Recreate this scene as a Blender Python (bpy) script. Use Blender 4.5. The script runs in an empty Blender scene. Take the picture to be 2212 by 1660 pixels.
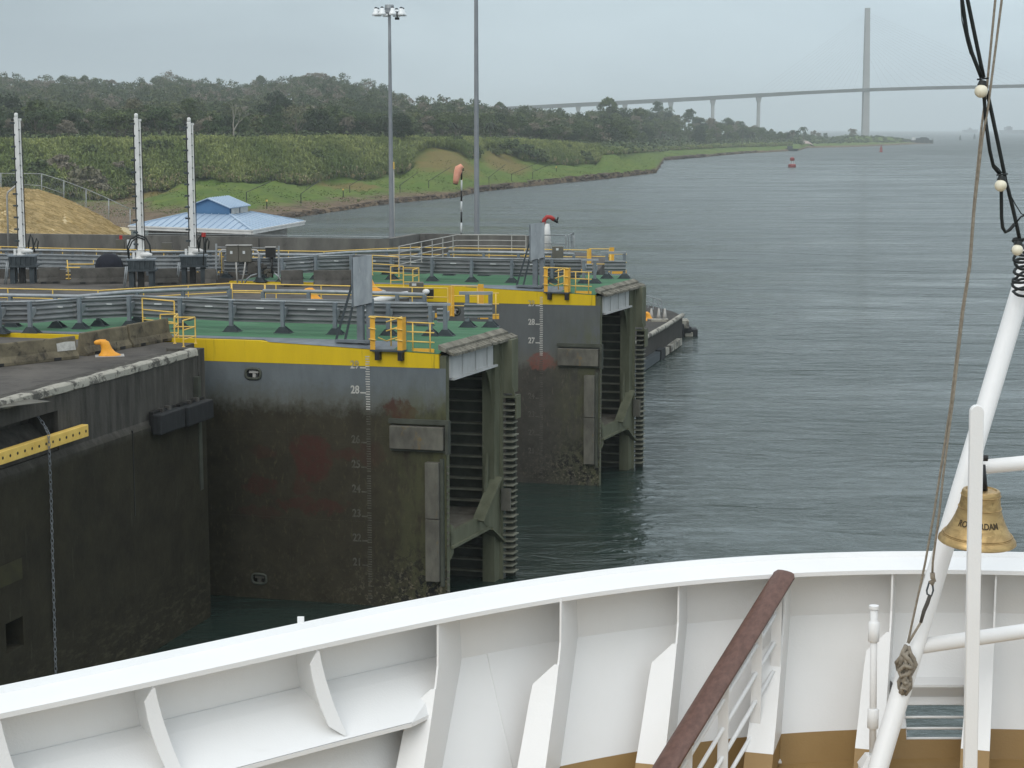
import bpy, math, random
import numpy as np
from mathutils import Vector, Matrix

random.seed(7)
rng = np.random.default_rng(11)
sc = bpy.context.scene
COL = sc.collection
R = math.radians

# ------------------------------------------------------------------ camera
HC = 19.0                       # eye height above the water, metres
FPX = 3800.0                    # focal length in units of a 2212 wide picture
PITCH = R(8.265)
cam = bpy.data.cameras.new("camera")
cam.sensor_width = 36.0
cam.lens = FPX / 2212.0 * 36.0
cam.clip_start = 0.5
cam.clip_end = 30000
co = bpy.data.objects.new("camera", cam)
co.location = (0, 0, HC)
co.rotation_euler = (R(90) - PITCH, 0, 0)
COL.objects.link(co)
sc.camera = co

# ------------------------------------------------------------------ world
SUN_EL, SUN_AZ = R(40), R(206)
world = bpy.data.worlds.new("World")
sc.world = world
world.use_nodes = True
wt = world.node_tree
for n in list(wt.nodes):
    wt.nodes.remove(n)
def wn(t, **k):
    n = wt.nodes.new(t)
    for a, b in k.items():
        setattr(n, a, b)
    return n
wout = wn('ShaderNodeOutputWorld')
wbg = wn('ShaderNodeBackground')
wbg.inputs['Strength'].default_value = 0.1
sky = wn('ShaderNodeTexSky', sky_type='NISHITA')
sky.sun_disc = False
sky.sun_elevation = SUN_EL
sky.sun_rotation = SUN_AZ
sky.air_density = 1.5
sky.dust_density = 4.0
tc = wn('ShaderNodeTexCoord')
sep = wn('ShaderNodeSeparateXYZ')
wt.links.new(tc.outputs['Generated'], sep.inputs[0])
ramp = wn('ShaderNodeValToRGB')
ramp.color_ramp.elements[0].position = 0.0
ramp.color_ramp.elements[0].color = (0.53, 0.64, 0.705, 1)
ramp.color_ramp.elements[1].position = 1.0
ramp.color_ramp.elements[1].color = (1.16, 1.20, 1.24, 1)
e = ramp.color_ramp.elements.new(0.13); e.color = (0.475, 0.58, 0.64, 1)
e = ramp.color_ramp.elements.new(0.30); e.color = (0.65, 0.745, 0.80, 1)
e = ramp.color_ramp.elements.new(0.52); e.color = (0.88, 0.97, 1.03, 1)
wt.links.new(sep.outputs['Z'], ramp.inputs['Fac'])
# soft cloud deck: stretched noise on the view direction
mp = wn('ShaderNodeMapping')
mp.inputs['Scale'].default_value = (2.2, 2.2, 6.5)
wt.links.new(tc.outputs['Generated'], mp.inputs['Vector'])
nz = wn('ShaderNodeTexNoise')
nz.inputs['Scale'].default_value = 2.1
nz.inputs['Detail'].default_value = 4.0
nz.inputs['Roughness'].default_value = 0.45
nz.inputs['Distortion'].default_value = 0.5
wt.links.new(mp.outputs[0], nz.inputs['Vector'])
cr = wn('ShaderNodeValToRGB')
cr.color_ramp.elements[0].position = 0.32
cr.color_ramp.elements[0].color = (0.80, 0.81, 0.83, 1)
cr.color_ramp.elements[1].position = 0.64
cr.color_ramp.elements[1].color = (1.08, 1.075, 1.07, 1)
wt.links.new(nz.outputs['Fac'], cr.inputs['Fac'])
mul = wn('ShaderNodeMix', data_type='RGBA', blend_type='MULTIPLY')
mul.inputs['Factor'].default_value = 1.0
wt.links.new(ramp.outputs[0], mul.inputs['A'])
wt.links.new(cr.outputs[0], mul.inputs['B'])
# a heavier, darker part of the cloud deck to the west (picture left)
mr = wn('ShaderNodeMapRange')
mr.inputs['From Min'].default_value = -0.30
mr.inputs['From Max'].default_value = 0.22
mr.inputs['To Min'].default_value = 0.80
mr.inputs['To Max'].default_value = 1.14
wt.links.new(sep.outputs['X'], mr.inputs['Value'])
sc10 = wn('ShaderNodeVectorMath', operation='SCALE')
m2 = wn('ShaderNodeMath', operation='MULTIPLY')
m2.inputs[1].default_value = 9.6
wt.links.new(mr.outputs[0], m2.inputs[0])
wt.links.new(mul.outputs['Result'], sc10.inputs[0])
wt.links.new(m2.outputs[0], sc10.inputs['Scale'])
mix = wn('ShaderNodeMix', data_type='RGBA')
mix.inputs['Factor'].default_value = 0.94
wt.links.new(sky.outputs[0], mix.inputs['A'])
wt.links.new(sc10.outputs[0], mix.inputs['B'])
wt.links.new(mix.outputs['Result'], wbg.inputs['Color'])
wt.links.new(wbg.outputs[0], wout.inputs[0])

sun = bpy.data.lights.new("sun", 'SUN')
sun.energy = 1.0
sun.angle = R(45)
sun.color = (1.0, 0.97, 0.93)
so = bpy.data.objects.new("sun", sun)
# the lamp stands behind the camera and a little to the left, matching the sky's angles
sd = Vector((math.sin(SUN_AZ) * math.cos(SUN_EL), math.cos(SUN_AZ) * math.cos(SUN_EL), math.sin(SUN_EL)))
so.rotation_euler = sd.to_track_quat('Z', 'Y').to_euler()
so.location = (-20, -30, 80)
COL.objects.link(so)

sc.cycles.volume_bounces = 2
sc.view_settings.view_transform = 'Standard'
sc.view_settings.look = 'None'
sc.view_settings.gamma = 1.0
sc.view_settings.exposure = 0.28
sc.view_settings.use_curve_mapping = False

# ------------------------------------------------------------------ helpers
CP, SP = math.cos(PITCH), math.sin(PITCH)
def ray(x, y):
    a, b = x - 1106.0, 830.0 - y
    return Vector((a, FPX * CP + b * SP, -FPX * SP + b * CP))
def at(x, y, z=None, Y=None):
    """a place in the world seen at (x, y) of the photo, on a known height z or a known distance Y"""
    d = ray(x, y)
    t = (z - HC) / d.z if z is not None else Y / d.y
    return Vector((d.x * t, d.y * t, HC + d.z * t))
def tan_y(y):
    return math.tan(PITCH + math.atan((y - 830.0) / FPX))
def interp(x, tab):
    return float(np.interp(x, [p[0] for p in tab], [p[1] for p in tab]))

class MB:
    """collects geometry for ONE mesh object"""
    def __init__(s):
        s.v = []; s.f = []
    def add(s, vs, fs):
        o = len(s.v)
        s.v += [tuple(p) for p in vs]
        s.f += [tuple(i + o for i in f) for f in fs]
        return s
    def hexa(s, p):   # p: bottom 4 then top 4, same order
        return s.add(p, [(0, 3, 2, 1), (4, 5, 6, 7), (0, 1, 5, 4), (1, 2, 6, 5), (2, 3, 7, 6), (3, 0, 4, 7)])
    def box(s, c, d, rz=0.0):
        x, y, z = d[0] / 2, d[1] / 2, d[2] / 2
        ca, sa = math.cos(rz), math.sin(rz)
        pts = []
        for zz in (-z, z):
            for xx, yy in ((-x, -y), (x, -y), (x, y), (-x, y)):
                pts.append((c[0] + xx * ca - yy * sa, c[1] + xx * sa + yy * ca, c[2] + zz))
        return s.hexa(pts)
    def span(s, a, b):
        """axis aligned box between two corners"""
        lo = [min(a[i], b[i]) for i in range(3)]; hi = [max(a[i], b[i]) for i in range(3)]
        return s.box([(lo[i] + hi[i]) / 2 for i in range(3)], [hi[i] - lo[i] for i in range(3)])
    def bar(s, p0, p1, w, h, up=(0, 0, 1)):
        p0, p1 = Vector(p0), Vector(p1)
        d = (p1 - p0).normalized()
        u = Vector(up)
        if abs(d.dot(u)) > 0.98:
            u = Vector((0, 1, 0))
        sd = d.cross(u).normalized(); u = sd.cross(d).normalized()
        pts = []
        for p in (p0, p1):
            for i, j in ((-1, -1), (1, -1), (1, 1), (-1, 1)):
                pts.append(p + sd * (i * w / 2) + u * (j * h / 2))
        return s.hexa(pts)
    def tube(s, path, r, n=8, cap=True):
        path = [Vector(p) for p in path]
        m = len(path)
        rs = r if isinstance(r, (list, tuple)) else [r] * m
        prev = None; vs = []; fs = []
        for i, p in enumerate(path):
            d = (path[min(i + 1, m - 1)] - path[max(i - 1, 0)]).normalized()
            if prev is None:
                a = Vector((0, 0, 1)) if abs(d.z) < 0.9 else Vector((1, 0, 0))
                u = d.cross(a).normalized()
            else:
                u = (prev - d * prev.dot(d)).normalized()
            prev = u; w = d.cross(u)
            for k in range(n):
                t = 2 * math.pi * k / n
                vs.append(p + (u * math.cos(t) + w * math.sin(t)) * rs[i])
        for i in range(m - 1):
            for k in range(n):
                k2 = (k + 1) % n
                fs.append((i * n + k, i * n + k2, (i + 1) * n + k2, (i + 1) * n + k))
        if cap:
            fs.append(tuple(range(n - 1, -1, -1)))
            fs.append(tuple((m - 1) * n + k for k in range(n)))
        return s.add(vs, fs)
    def prism(s, poly, z0, z1):
        n = len(poly)
        area = sum(poly[i][0] * poly[(i + 1) % n][1] - poly[(i + 1) % n][0] * poly[i][1] for i in range(n))
        if area < 0:
            poly = poly[::-1]
        zz0 = z0 if isinstance(z0, (list, tuple)) else [z0] * n
        zz1 = z1 if isinstance(z1, (list, tuple)) else [z1] * n
        vs = [(poly[i][0], poly[i][1], zz0[i]) for i in range(n)] + [(poly[i][0], poly[i][1], zz1[i]) for i in range(n)]
        fs = [tuple(range(n - 1, -1, -1)), tuple(range(n, 2 * n))]
        fs += [(i, (i + 1) % n, n + (i + 1) % n, n + i) for i in range(n)]
        return s.add(vs, fs)
    def plate(s, poly, thick):
        """flat polygon of 3-D points given a thickness vector"""
        n = len(poly); t = Vector(thick)
        vs = [Vector(p) for p in poly] + [Vector(p) + t for p in poly]
        fs = [tuple(range(n - 1, -1, -1)), tuple(range(n, 2 * n))]
        fs += [(i, (i + 1) % n, n + (i + 1) % n, n + i) for i in range(n)]
        return s.add(vs, fs)
    def lathe(s, c, prof, n=24, axis=None):
        vs = []; fs = []; m = len(prof)
        for r, z in prof:
            for k in range(n):
                t = 2 * math.pi * k / n
                vs.append(Vector((r * math.cos(t), r * math.sin(t), z)))
        if axis is not None:
            q = Vector(axis).to_track_quat('Z', 'Y')
            vs = [q @ v for v in vs]
        vs = [v + Vector(c) for v in vs]
        for i in range(m - 1):
            for k in range(n):
                k2 = (k + 1) % n
                fs.append((i * n + k, i * n + k2, (i + 1) * n + k2, (i + 1) * n + k))
        fs.append(tuple(range(n - 1, -1, -1)))
        fs.append(tuple((m - 1) * n + k for k in range(n)))
        return s.add(vs, fs)
    def ball(s, c, r, n=12, m=8, sc3=(1, 1, 1)):
        vs = []; fs = []
        for i in range(m + 1):
            a = math.pi * i / m
            for k in range(n):
                t = 2 * math.pi * k / n
                vs.append((c[0] + r * sc3[0] * math.sin(a) * math.cos(t), c[1] + r * sc3[1] * math.sin(a) * math.sin(t), c[2] - r * sc3[2] * math.cos(a)))
        for i in range(m):
            for k in range(n):
                k2 = (k + 1) % n
                fs.append((i * n + k, i * n + k2, (i + 1) * n + k2, (i + 1) * n + k))
        return s.add(vs, fs)
    def build(s, name, mat, root=None, smooth=False, bevel=0.0):
        me = bpy.data.meshes.new(name)
        off = Vector(root_world(root)) if root else Vector((0, 0, 0))
        me.from_pydata([tuple(Vector(p) - off) for p in s.v], [], s.f)
        me.validate()
        import bmesh
        bm = bmesh.new(); bm.from_mesh(me)
        bmesh.ops.recalc_face_normals(bm, faces=bm.faces)
        bm.to_mesh(me); bm.free()
        if mat:
            me.materials.append(mat)
        if smooth:
            me.polygons.foreach_set('use_smooth', [True] * len(me.polygons))
        o = bpy.data.objects.new(name, me)
        COL.objects.link(o)
        if root:
            o.parent = root
        if smooth == 'auto':
            try:
                me.set_sharp_from_angle(angle=R(38))
            except Exception:
                pass
        if bevel:
            b = o.modifiers.new('bevel', 'BEVEL'); b.width = bevel; b.segments = 2; b.limit_method = 'ANGLE'
        return o

def root_world(r):
    p = Vector((0, 0, 0))
    while r is not None:
        p += r.location; r = r.parent
    return p
def tag(o, label=None, cat=None, group=None, kind=None):
    if label: o['label'] = label
    if cat: o['category'] = cat
    if group: o['group'] = group
    if kind: o['kind'] = kind
    return o
def thing(name, label, cat, loc=(0, 0, 0), group=None):
    o = bpy.data.objects.new(name, None)
    o.empty_display_size = 0.3
    o.location = loc
    COL.objects.link(o)
    return tag(o, label, cat, group)
def copy_tree(o, parent=None):
    c = o.copy(); COL.objects.link(c)
    if parent is not None: c.parent = parent
    for ch in list(o.children):
        copy_tree(ch, c)
    return c
def mesh_np(name, verts, quads, mat, attr=None):
    me = bpy.data.meshes.new(name)
    nv, nq = len(verts), len(quads)
    me.vertices.add(nv); me.vertices.foreach_set('co', np.ascontiguousarray(verts, dtype=np.float32).ravel())
    me.loops.add(nq * 4); me.loops.foreach_set('vertex_index', np.ascontiguousarray(quads, dtype=np.int32).ravel())
    me.polygons.add(nq)
    me.polygons.foreach_set('loop_start', np.arange(0, nq * 4, 4, dtype=np.int32))
    me.update(calc_edges=True)
    if attr is not None:
        a = me.attributes.new('tint', 'FLOAT', 'FACE')
        a.data.foreach_set('value', np.ascontiguousarray(attr, dtype=np.float32))
    me.materials.append(mat)
    return me

# ------------------------------------------------------------------ materials
class NT:
    def __init__(s, name):
        s.m = bpy.data.materials.new(name); s.m.use_nodes = True
        s.t = s.m.node_tree
        s.bsdf = s.t.nodes['Principled BSDF']
        s.tc = None
    def n(s, t, **k):
        n = s.t.nodes.new(t)
        for a, b in k.items(): setattr(n, a, b)
        return n
    def l(s, a, b): s.t.links.new(a, b)
    def obj(s, scale=(1, 1, 1), world_=False):
        if world_:
            g = s.n('ShaderNodeNewGeometry'); out = g.outputs['Position']
        else:
            g = s.n('ShaderNodeTexCoord'); out = g.outputs['Object']
        mp = s.n('ShaderNodeMapping'); mp.inputs['Scale'].default_value = scale
        s.l(out, mp.inputs['Vector'])
        return mp.outputs[0]
    def noise(s, vec, scale, detail=5, rough=0.6, dist=0.0):
        n = s.n('ShaderNodeTexNoise')
        n.inputs['Scale'].default_value = scale; n.inputs['Detail'].default_value = detail
        n.inputs['Roughness'].default_value = rough; n.inputs['Distortion'].default_value = dist
        s.l(vec, n.inputs['Vector'])
        return n.outputs['Fac']
    def step(s, fac, lo, hi, a=0.0, b=1.0):
        r = s.n('ShaderNodeMapRange')
        r.inputs['From Min'].default_value = lo; r.inputs['From Max'].default_value = hi
        r.inputs['To Min'].default_value = a; r.inputs['To Max'].default_value = b
        s.l(fac, r.inputs['Value'])
        return r.outputs[0]
    def mix(s, fac, a, b, mode='MIX'):
        m = s.n('ShaderNodeMix', data_type='RGBA', blend_type=mode)
        if hasattr(fac, 'node'): s.l(fac, m.inputs['Factor'])
        else: m.inputs['Factor'].default_value = fac
        for v, k in ((a, 'A'), (b, 'B')):
            if hasattr(v, 'node'): s.l(v, m.inputs[k])
            else: m.inputs[k].default_value = (*v[:3], 1)
        return m.outputs['Result']
    def math(s, op, a, b=None):
        m = s.n('ShaderNodeMath', operation=op)
        for i, v in enumerate((a, b)):
            if v is None: continue
            if hasattr(v, 'node'): s.l(v, m.inputs[i])
            else: m.inputs[i].default_value = v
        return m.outputs[0]
    def xyz(s, vec):
        p = s.n('ShaderNodeSeparateXYZ'); s.l(vec, p.inputs[0]); return p.outputs
    def color(s, c):
        if hasattr(c, 'node'): s.l(c, s.bsdf.inputs['Base Color'])
        else: s.bsdf.inputs['Base Color'].default_value = (*c[:3], 1)
    def bump(s, h, strength=0.3, dist=0.02):
        b = s.n('ShaderNodeBump'); b.inputs['Strength'].default_value = strength; b.inputs['Distance'].default_value = dist
        s.l(h, b.inputs['Height']); s.l(b.outputs[0], s.bsdf.inputs['Normal'])
    def rough(s, r):
        if hasattr(r, 'node'): s.l(r, s.bsdf.inputs['Roughness'])
        else: s.bsdf.inputs['Roughness'].default_value = r

def pm(name, c1, c2=None, scale=3.0, rough=0.6, bump=0.0, bs=30.0, metal=0.0, lo=0.35, hi=0.65, stretch=(1, 1, 1), stain=None, stain_amt=(0.55, 0.75), spec=0.3):
    """painted / weathered surface: two tones by noise, optional stain colour and fine bump"""
    t = NT(name)
    v = t.obj(stretch)
    c = t.mix(t.step(t.noise(v, scale, 6), lo, hi), c1, c2 or tuple(x * 0.8 for x in c1))
    if stain:
        v2 = t.obj(tuple(x * 1.0 for x in stretch))
        c = t.mix(t.step(t.noise(v2, scale * 1.7, 8, 0.7, 0.6), *stain_amt), c, stain)
    t.color(c); t.rough(rough)
    t.bsdf.inputs['Metallic'].default_value = metal
    t.bsdf.inputs['Specular IOR Level'].default_value = spec
    if bump:
        t.bump(t.noise(t.obj(), bs, 4), bump, 0.02)
    return t.m
# ------------------------------------------------------------------ palette
M = {}
M['white'] = pm('white_ship_paint', (0.80, 0.80, 0.795), (0.765, 0.765, 0.755), 0.9, 0.42, 0.10, 60, stain=(0.66, 0.65, 0.62), stain_amt=(0.68, 0.82), spec=.35)
M['white_old'] = pm('chalky_white_paint', (0.72, 0.72, 0.70), (0.60, 0.60, 0.58), 2.5, 0.6, 0.1, 25, stain=(0.40, 0.38, 0.33), stain_amt=(0.66, 0.8))
M['brown_deck'] = pm('tan_deck_paint', (0.32, 0.205, 0.082), (0.28, 0.178, 0.072), 1.5, 0.5, 0.15, 50, stain=(0.16, 0.10, 0.045), stain_amt=(0.68, 0.8))
M['wood'] = pm('varnished_handrail', (0.150, 0.086, 0.070), (0.105, 0.060, 0.049), 4.0, 0.38, 0.12, 40, stretch=(6, 6, 1.2), stain=(0.20, 0.105, 0.085), stain_amt=(0.62, 0.8))
M['rope'] = pm('grey_rope', (0.34, 0.30, 0.24), (0.22, 0.19, 0.15), 40, 0.9, 0.5, 120)
M['cable'] = pm('black_cable', (0.018, 0.022, 0.022), None, 5, 0.55)
M['bulb'] = pm('frosted_globe', (0.78, 0.74, 0.60), (0.70, 0.64, 0.48), 12, 0.35)
M['dark_metal'] = pm('dark_fitting', (0.02, 0.02, 0.02), None, 5, 0.5)
M['concrete'] = pm('dark_weathered_concrete', (0.100, 0.093, 0.080), (0.058, 0.054, 0.047), 0.8, 0.9, 0.5, 6, stain=(0.028, 0.026, 0.023), stain_amt=(0.52, 0.7))
M['quay_top'] = pm('stained_quay_surface', (0.105, 0.095, 0.083), (0.060, 0.055, 0.049), 0.35, 0.9, 0.4, 5, stain=(0.035, 0.032, 0.029), stain_amt=(0.5, 0.7))
M['barrier'] = pm('mossy_barrier_concrete', (0.17, 0.145, 0.095), (0.07, 0.06, 0.042), 1.4, 0.95, 0.6, 9, stain=(0.022, 0.020, 0.017), stain_amt=(0.55, 0.68))
M['barrier_grey'] = pm('dark_barrier_concrete', (0.10, 0.095, 0.085), (0.05, 0.047, 0.042), 1.2, 0.95, 0.5, 9, stain=(0.026, 0.025, 0.023), stain_amt=(0.58, 0.7))
M['parapet'] = pm('parapet_concrete', (0.16, 0.155, 0.14), (0.09, 0.087, 0.08), 0.7, 0.9, 0.4, 6, stretch=(1, 1, .35), stain=(0.035, 0.034, 0.032), stain_amt=(0.57, 0.72))
M['galv'] = pm('galvanised_steel', (0.34, 0.36, 0.37), (0.24, 0.26, 0.27), 2.5, 0.45, 0.1, 20, metal=0.35, stain=(0.17, 0.18, 0.19), stain_amt=(0.62, 0.8))
M['galv_panel'] = pm('galvanised_sheet', (0.36, 0.39, 0.41), (0.25, 0.275, 0.295), 1.6, 0.42, 0.0, 20, metal=0.4, stretch=(2, 2, .6), stain=(0.44, 0.46, 0.47), stain_amt=(0.62, 0.75))
M['grey_paint'] = pm('grey_steel_paint', (0.17, 0.195, 0.215), (0.12, 0.14, 0.155), 2.0, 0.5, 0.1, 25)
M['dark_grey'] = pm('slate_steel_paint', (0.055, 0.068, 0.075), (0.035, 0.044, 0.05), 2.2, 0.5, 0.1, 25)
M['yellow'] = pm('yellow_rail_paint', (0.80, 0.55, 0.14), (0.70, 0.45, 0.10), 3.0, 0.5, 0, stain=(0.72, 0.58, 0.30), stain_amt=(0.6, 0.75))
M['orange'] = pm('orange_bollard_paint', (0.80, 0.36, 0.035), (0.70, 0.30, 0.03), 3.5, 0.5, 0.15, 30, stain=(0.42, 0.20, 0.04), stain_amt=(0.7, 0.82))
M['rubber'] = pm('black_rubber', (0.024, 0.026, 0.028), (0.014, 0.015, 0.016), 3, 0.7, 0.3, 14, stretch=(3, 3, .6))
M['deck_green'] = pm('green_deck_paint', (0.066, 0.175, 0.092), (0.044, 0.120, 0.064), 0.9, 0.85, 0.2, 20, stretch=(.35, 1.6, 1), stain=(0.11, 0.17, 0.125), stain_amt=(0.54, 0.74))
M['coping'] = pm('weathered_coping', (0.22, 0.205, 0.165), (0.115, 0.108, 0.085), 1.8, 0.9, 0.6, 14, stain=(0.045, 0.042, 0.032), stain_amt=(0.54, 0.68))
M['girder'] = pm('grey_white_girder_paint', (0.50, 0.50, 0.49), (0.38, 0.38, 0.37), 1.3, 0.6, 0.1, 20, stretch=(1, 1, .4), stain=(0.20, 0.15, 0.10), stain_amt=(0.68, 0.78))
M['algae_steel'] = pm('algae_grown_steel', (0.125, 0.130, 0.085), (0.075, 0.080, 0.048), 1.4, 0.7, 0.4, 12, stretch=(1, 1, .3), stain=(0.19, 0.185, 0.145), stain_amt=(0.62, 0.75))
M['algae_dark'] = pm('dark_algae_steel', (0.070, 0.076, 0.058), (0.040, 0.043, 0.033), 1.2, 0.75, 0.4, 10, stain=(0.07, 0.068, 0.05), stain_amt=(0.64, 0.78))
M['silt'] = pm('dried_silt', (0.16, 0.145, 0.115), (0.07, 0.065, 0.05), 1.6, 0.95, 0.7, 8)
M['fender_face'] = pm('scuffed_fender_face', (0.135, 0.13, 0.105), (0.070, 0.066, 0.055), 1.5, 0.7, 0.2, 12, stretch=(1, 1, .5), stain=(0.16, 0.11, 0.045), stain_amt=(0.58, 0.72))
M['paint_white'] = pm('scale_paint', (0.50, 0.49, 0.45), (0.34, 0.33, 0.30), 6, 0.7)
M['paint_faded'] = pm('faded_scale_paint', (0.095, 0.092, 0.075), (0.050, 0.048, 0.038), 5, 0.8)
M['red'] = pm('red_paint', (0.42, 0.035, 0.03), (0.30, 0.03, 0.025), 4, 0.5)
M['buoy_red'] = pm('faded_red_buoy', (0.30, 0.055, 0.05), (0.22, 0.05, 0.045), 1, 0.6)
M['buoy_dark'] = pm('dark_buoy', (0.05, 0.06, 0.06), None, 1, 0.6)
M['sock'] = pm('windsock_cloth', (0.72, 0.36, 0.26), (0.62, 0.28, 0.19), 3, 0.9)
M['roof_blue'] = pm('pale_blue_roof_metal', (0.37, 0.465, 0.565), (0.325, 0.42, 0.53), 0.6, 0.38, 0.0, metal=0.1)
M['wall_blue'] = pm('blue_wall_paint', (0.085, 0.19, 0.34), (0.075, 0.165, 0.30), 1, 0.55)
M['louvre'] = pm('pale_louvre', (0.62, 0.64, 0.64), (0.5, 0.52, 0.52), 2, 0.6)
M['cabinet'] = pm('olive_grey_cabinet', (0.115, 0.108, 0.088), (0.095, 0.09, 0.074), 2, 0.6)
M['conduit'] = pm('pale_conduit', (0.42, 0.41, 0.38), (0.33, 0.32, 0.30), 3, 0.5)
M['bridge'] = pm('bridge_concrete', (0.34, 0.34, 0.33), (0.29, 0.29, 0.285), 0.05, 0.9)
M['ship_far'] = pm('distant_hull', (0.28, 0.30, 0.31), None, 0.1, 0.8)
M['sand'] = pm('sand_heap', (0.40, 0.32, 0.29), (0.34, 0.27, 0.24), 0.1, 0.95)
M['pole'] = pm('galvanised_pole', (0.26, 0.275, 0.29), (0.21, 0.225, 0.24), 0.8, 0.5, metal=0.2)

def brass():
    t = NT('aged_brass')
    v = t.obj((1, 1, 2.2))
    n = t.noise(v, 7, 6, 0.6, 1.0)
    c = t.mix(t.step(n, 0.36, 0.62), (0.56, 0.385, 0.17), (0.37, 0.25, 0.11))
    c = t.mix(t.step(t.noise(v, 17, 6, 0.65, 0.8), 0.62, 0.74), c, (0.10, 0.075, 0.03))
    t.color(c); t.bsdf.inputs['Metallic'].default_value = 0.75
    t.rough(t.step(n, 0.3, 0.7, 0.34, 0.5))
    t.bump(t.noise(v, 9, 3), 0.12, 0.01)
    return t.m
M['brass'] = brass()

def gate_face(name, z_paint, paint, weed, blotch, seed, blobs):
    """steel skin of a gate leaf: bare paint high up, a soft weed line, weed and scrape marks below"""
    t = NT(name)
    o = t.obj(); p = t.xyz(o)
    mp = t.obj((1, 1, 1)); mp.node.inputs['Location'].default_value = (seed * 3.1, seed, seed * 1.7)
    st = t.obj((2.0, 2.0, .75)); st.node.inputs['Location'].default_value = (seed, seed * 2, 0)
    n1 = t.noise(st, .9, 8, 0.72)
    n0 = t.noise(mp, 4.0, 6, 0.7)
    zl = t.math('ADD', p['Z'], t.math('ADD', t.math('MULTIPLY', t.math('SUBTRACT', n1, 0.5), 1.3), t.math('MULTIPLY', t.math('SUBTRACT', n0, 0.5), 1.0)))
    pc = t.mix(t.step(t.noise(st, 0.8, 6), .35, .7), paint, tuple(x * 0.80 for x in paint))
    pc = t.mix(t.math('MULTIPLY', t.step(t.noise(t.obj((3, 3, .15)), 1.3, 7, .7), .58, .72), .45), pc, (paint[0] * .5, paint[1] * .48, paint[2] * .40))
    pc = t.mix(t.math('MULTIPLY', t.step(zl, z_paint + 1.0, z_paint + .1), .55), pc, (weed[0] * 1.9, weed[1] * 1.95, weed[2] * 1.75))
    wc = t.mix(t.step(t.noise(mp, 1.3, 8, 0.7), .35, .68), weed, tuple(x * 0.6 for x in weed))
    wc = t.mix(t.step(t.noise(st, 3.2, 8, 0.7), .56, .72), wc, (weed[0] * 1.6, weed[1] * 1.55, weed[2] * 1.4))
    col = t.mix(t.step(zl, z_paint - 0.35, z_paint + 0.25), wc, pc)
    # old red lead where hulls have rubbed the weed away
    wx = t.math('ADD', p['X'], t.math('MULTIPLY', t.math('SUBTRACT', t.noise(mp, 1.1, 6, .65), .5), 1.5))
    wz = t.math('ADD', p['Z'], t.math('MULTIPLY', t.math('SUBTRACT', t.noise(t.obj((1.2, 1, 1.1)), 1.4, 6, .65), .5), 1.3))
    acc = None
    for (bx, bz, rx, rz, k) in blobs:
        dx = t.math('DIVIDE', t.math('SUBTRACT', wx, bx), rx); dz = t.math('DIVIDE', t.math('SUBTRACT', wz, bz), rz)
        m_ = t.step(t.math('ADD', t.math('MULTIPLY', dx, dx), t.math('MULTIPLY', dz, dz)), 1.25, .75, 0.0, k)
        acc = m_ if acc is None else t.math('MAXIMUM', acc, m_)
    acc = t.math('MULTIPLY', acc, t.step(t.noise(mp, 4.5, 6, .7), .26, .52))
    col = t.mix(acc, col, blotch)
    # olive slime toward the mitre post
    gx = t.math('MULTIPLY', t.step(p['X'], 3.0, 0.2), t.step(t.noise(st, 1.3, 6), .34, .58))
    gx = t.math('MULTIPLY', gx, t.step(p['Z'], 9.6, 8.0))
    col = t.mix(t.math('MULTIPLY', gx, 0.7), col, (0.085, 0.092, 0.040))
    # barnacles and black weed near the waterline
    bk = t.math('MULTIPLY', t.step(p['Z'], 3.0, 1.2), t.step(t.noise(mp, 3.2, 7, .75, .5), .49, .55))
    bk = t.math('MULTIPLY', bk, t.step(p['X'], 3.8, 1.4))
    col = t.mix(bk, col, (0.006, 0.007, 0.007))
    bz_ = t.math('MULTIPLY', t.step(p['Z'], 2.4, 0.5), t.step(t.noise(mp, 6.5, 6, .75), .53, .60))
    bz_ = t.math('MULTIPLY', bz_, t.step(p['X'], 4.6, 1.0, .12, 1.0))
    col = t.mix(bz_, col, (0.17, 0.15, 0.105))
    t.color(col); t.rough(0.7); t.bsdf.inputs['Specular IOR Level'].default_value = .25
    t.bump(t.noise(mp, 9, 6, .7), 0.35, 0.03)
    return t.m
M['gate_near'] = gate_face('gate_skin_weed_grown', 8.05, (0.132, 0.150, 0.158), (0.040, 0.035, 0.021), (0.054, 0.017, 0.012), 1.0,
    [(5.6, 5.95, .85, .95, .8), (7.8, 4.7, .75, .38, .6), (7.7, 6.1, .5, .3, .4), (4.1, 6.1, .75, .22, .5), (5.6, 4.0, 1.5, .26, .6), (6.1, 4.7, .35, .4, .45), (1.9, 8.0, .7, .42, .9), (7.9, 3.6, .9, .25, .35), (3.0, 6.2, .5, .5, .3)])
M['gate_far'] = gate_face('gate_skin_grey', 6.55, (0.108, 0.116, 0.116), (0.060, 0.056, 0.046), (0.17, 0.060, 0.045), 4.0, [(3.2, 6.65, .75, .5, .75), (8.0, 6.6, .4, .5, .5)])

def band():
    t = NT('yellow_band_paint')
    v = t.obj((1, 1, .25)); p = t.xyz(t.obj())
    c = t.mix(t.step(t.noise(v, 1.2, 5), .35, .7), (0.66, 0.46, 0.012), (0.57, 0.39, 0.012))
    c = t.mix(t.math('MULTIPLY', t.step(t.noise(t.obj((3, 3, .2)), 1.6, 6, .7), .60, .72), 0.55), c, (0.18, 0.13, 0.02))
    g = t.math('MULTIPLY', t.step(p['X'], 1.1, 0.3), t.step(t.noise(t.obj((4, 4, .3)), 1.4, 5), .5, .6))
    c = t.mix(g, c, (0.10, 0.095, 0.02))
    t.color(c); t.rough(0.55); t.bsdf.inputs['Specular IOR Level'].default_value = .2
    return t.m
M['band'] = band()

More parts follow.
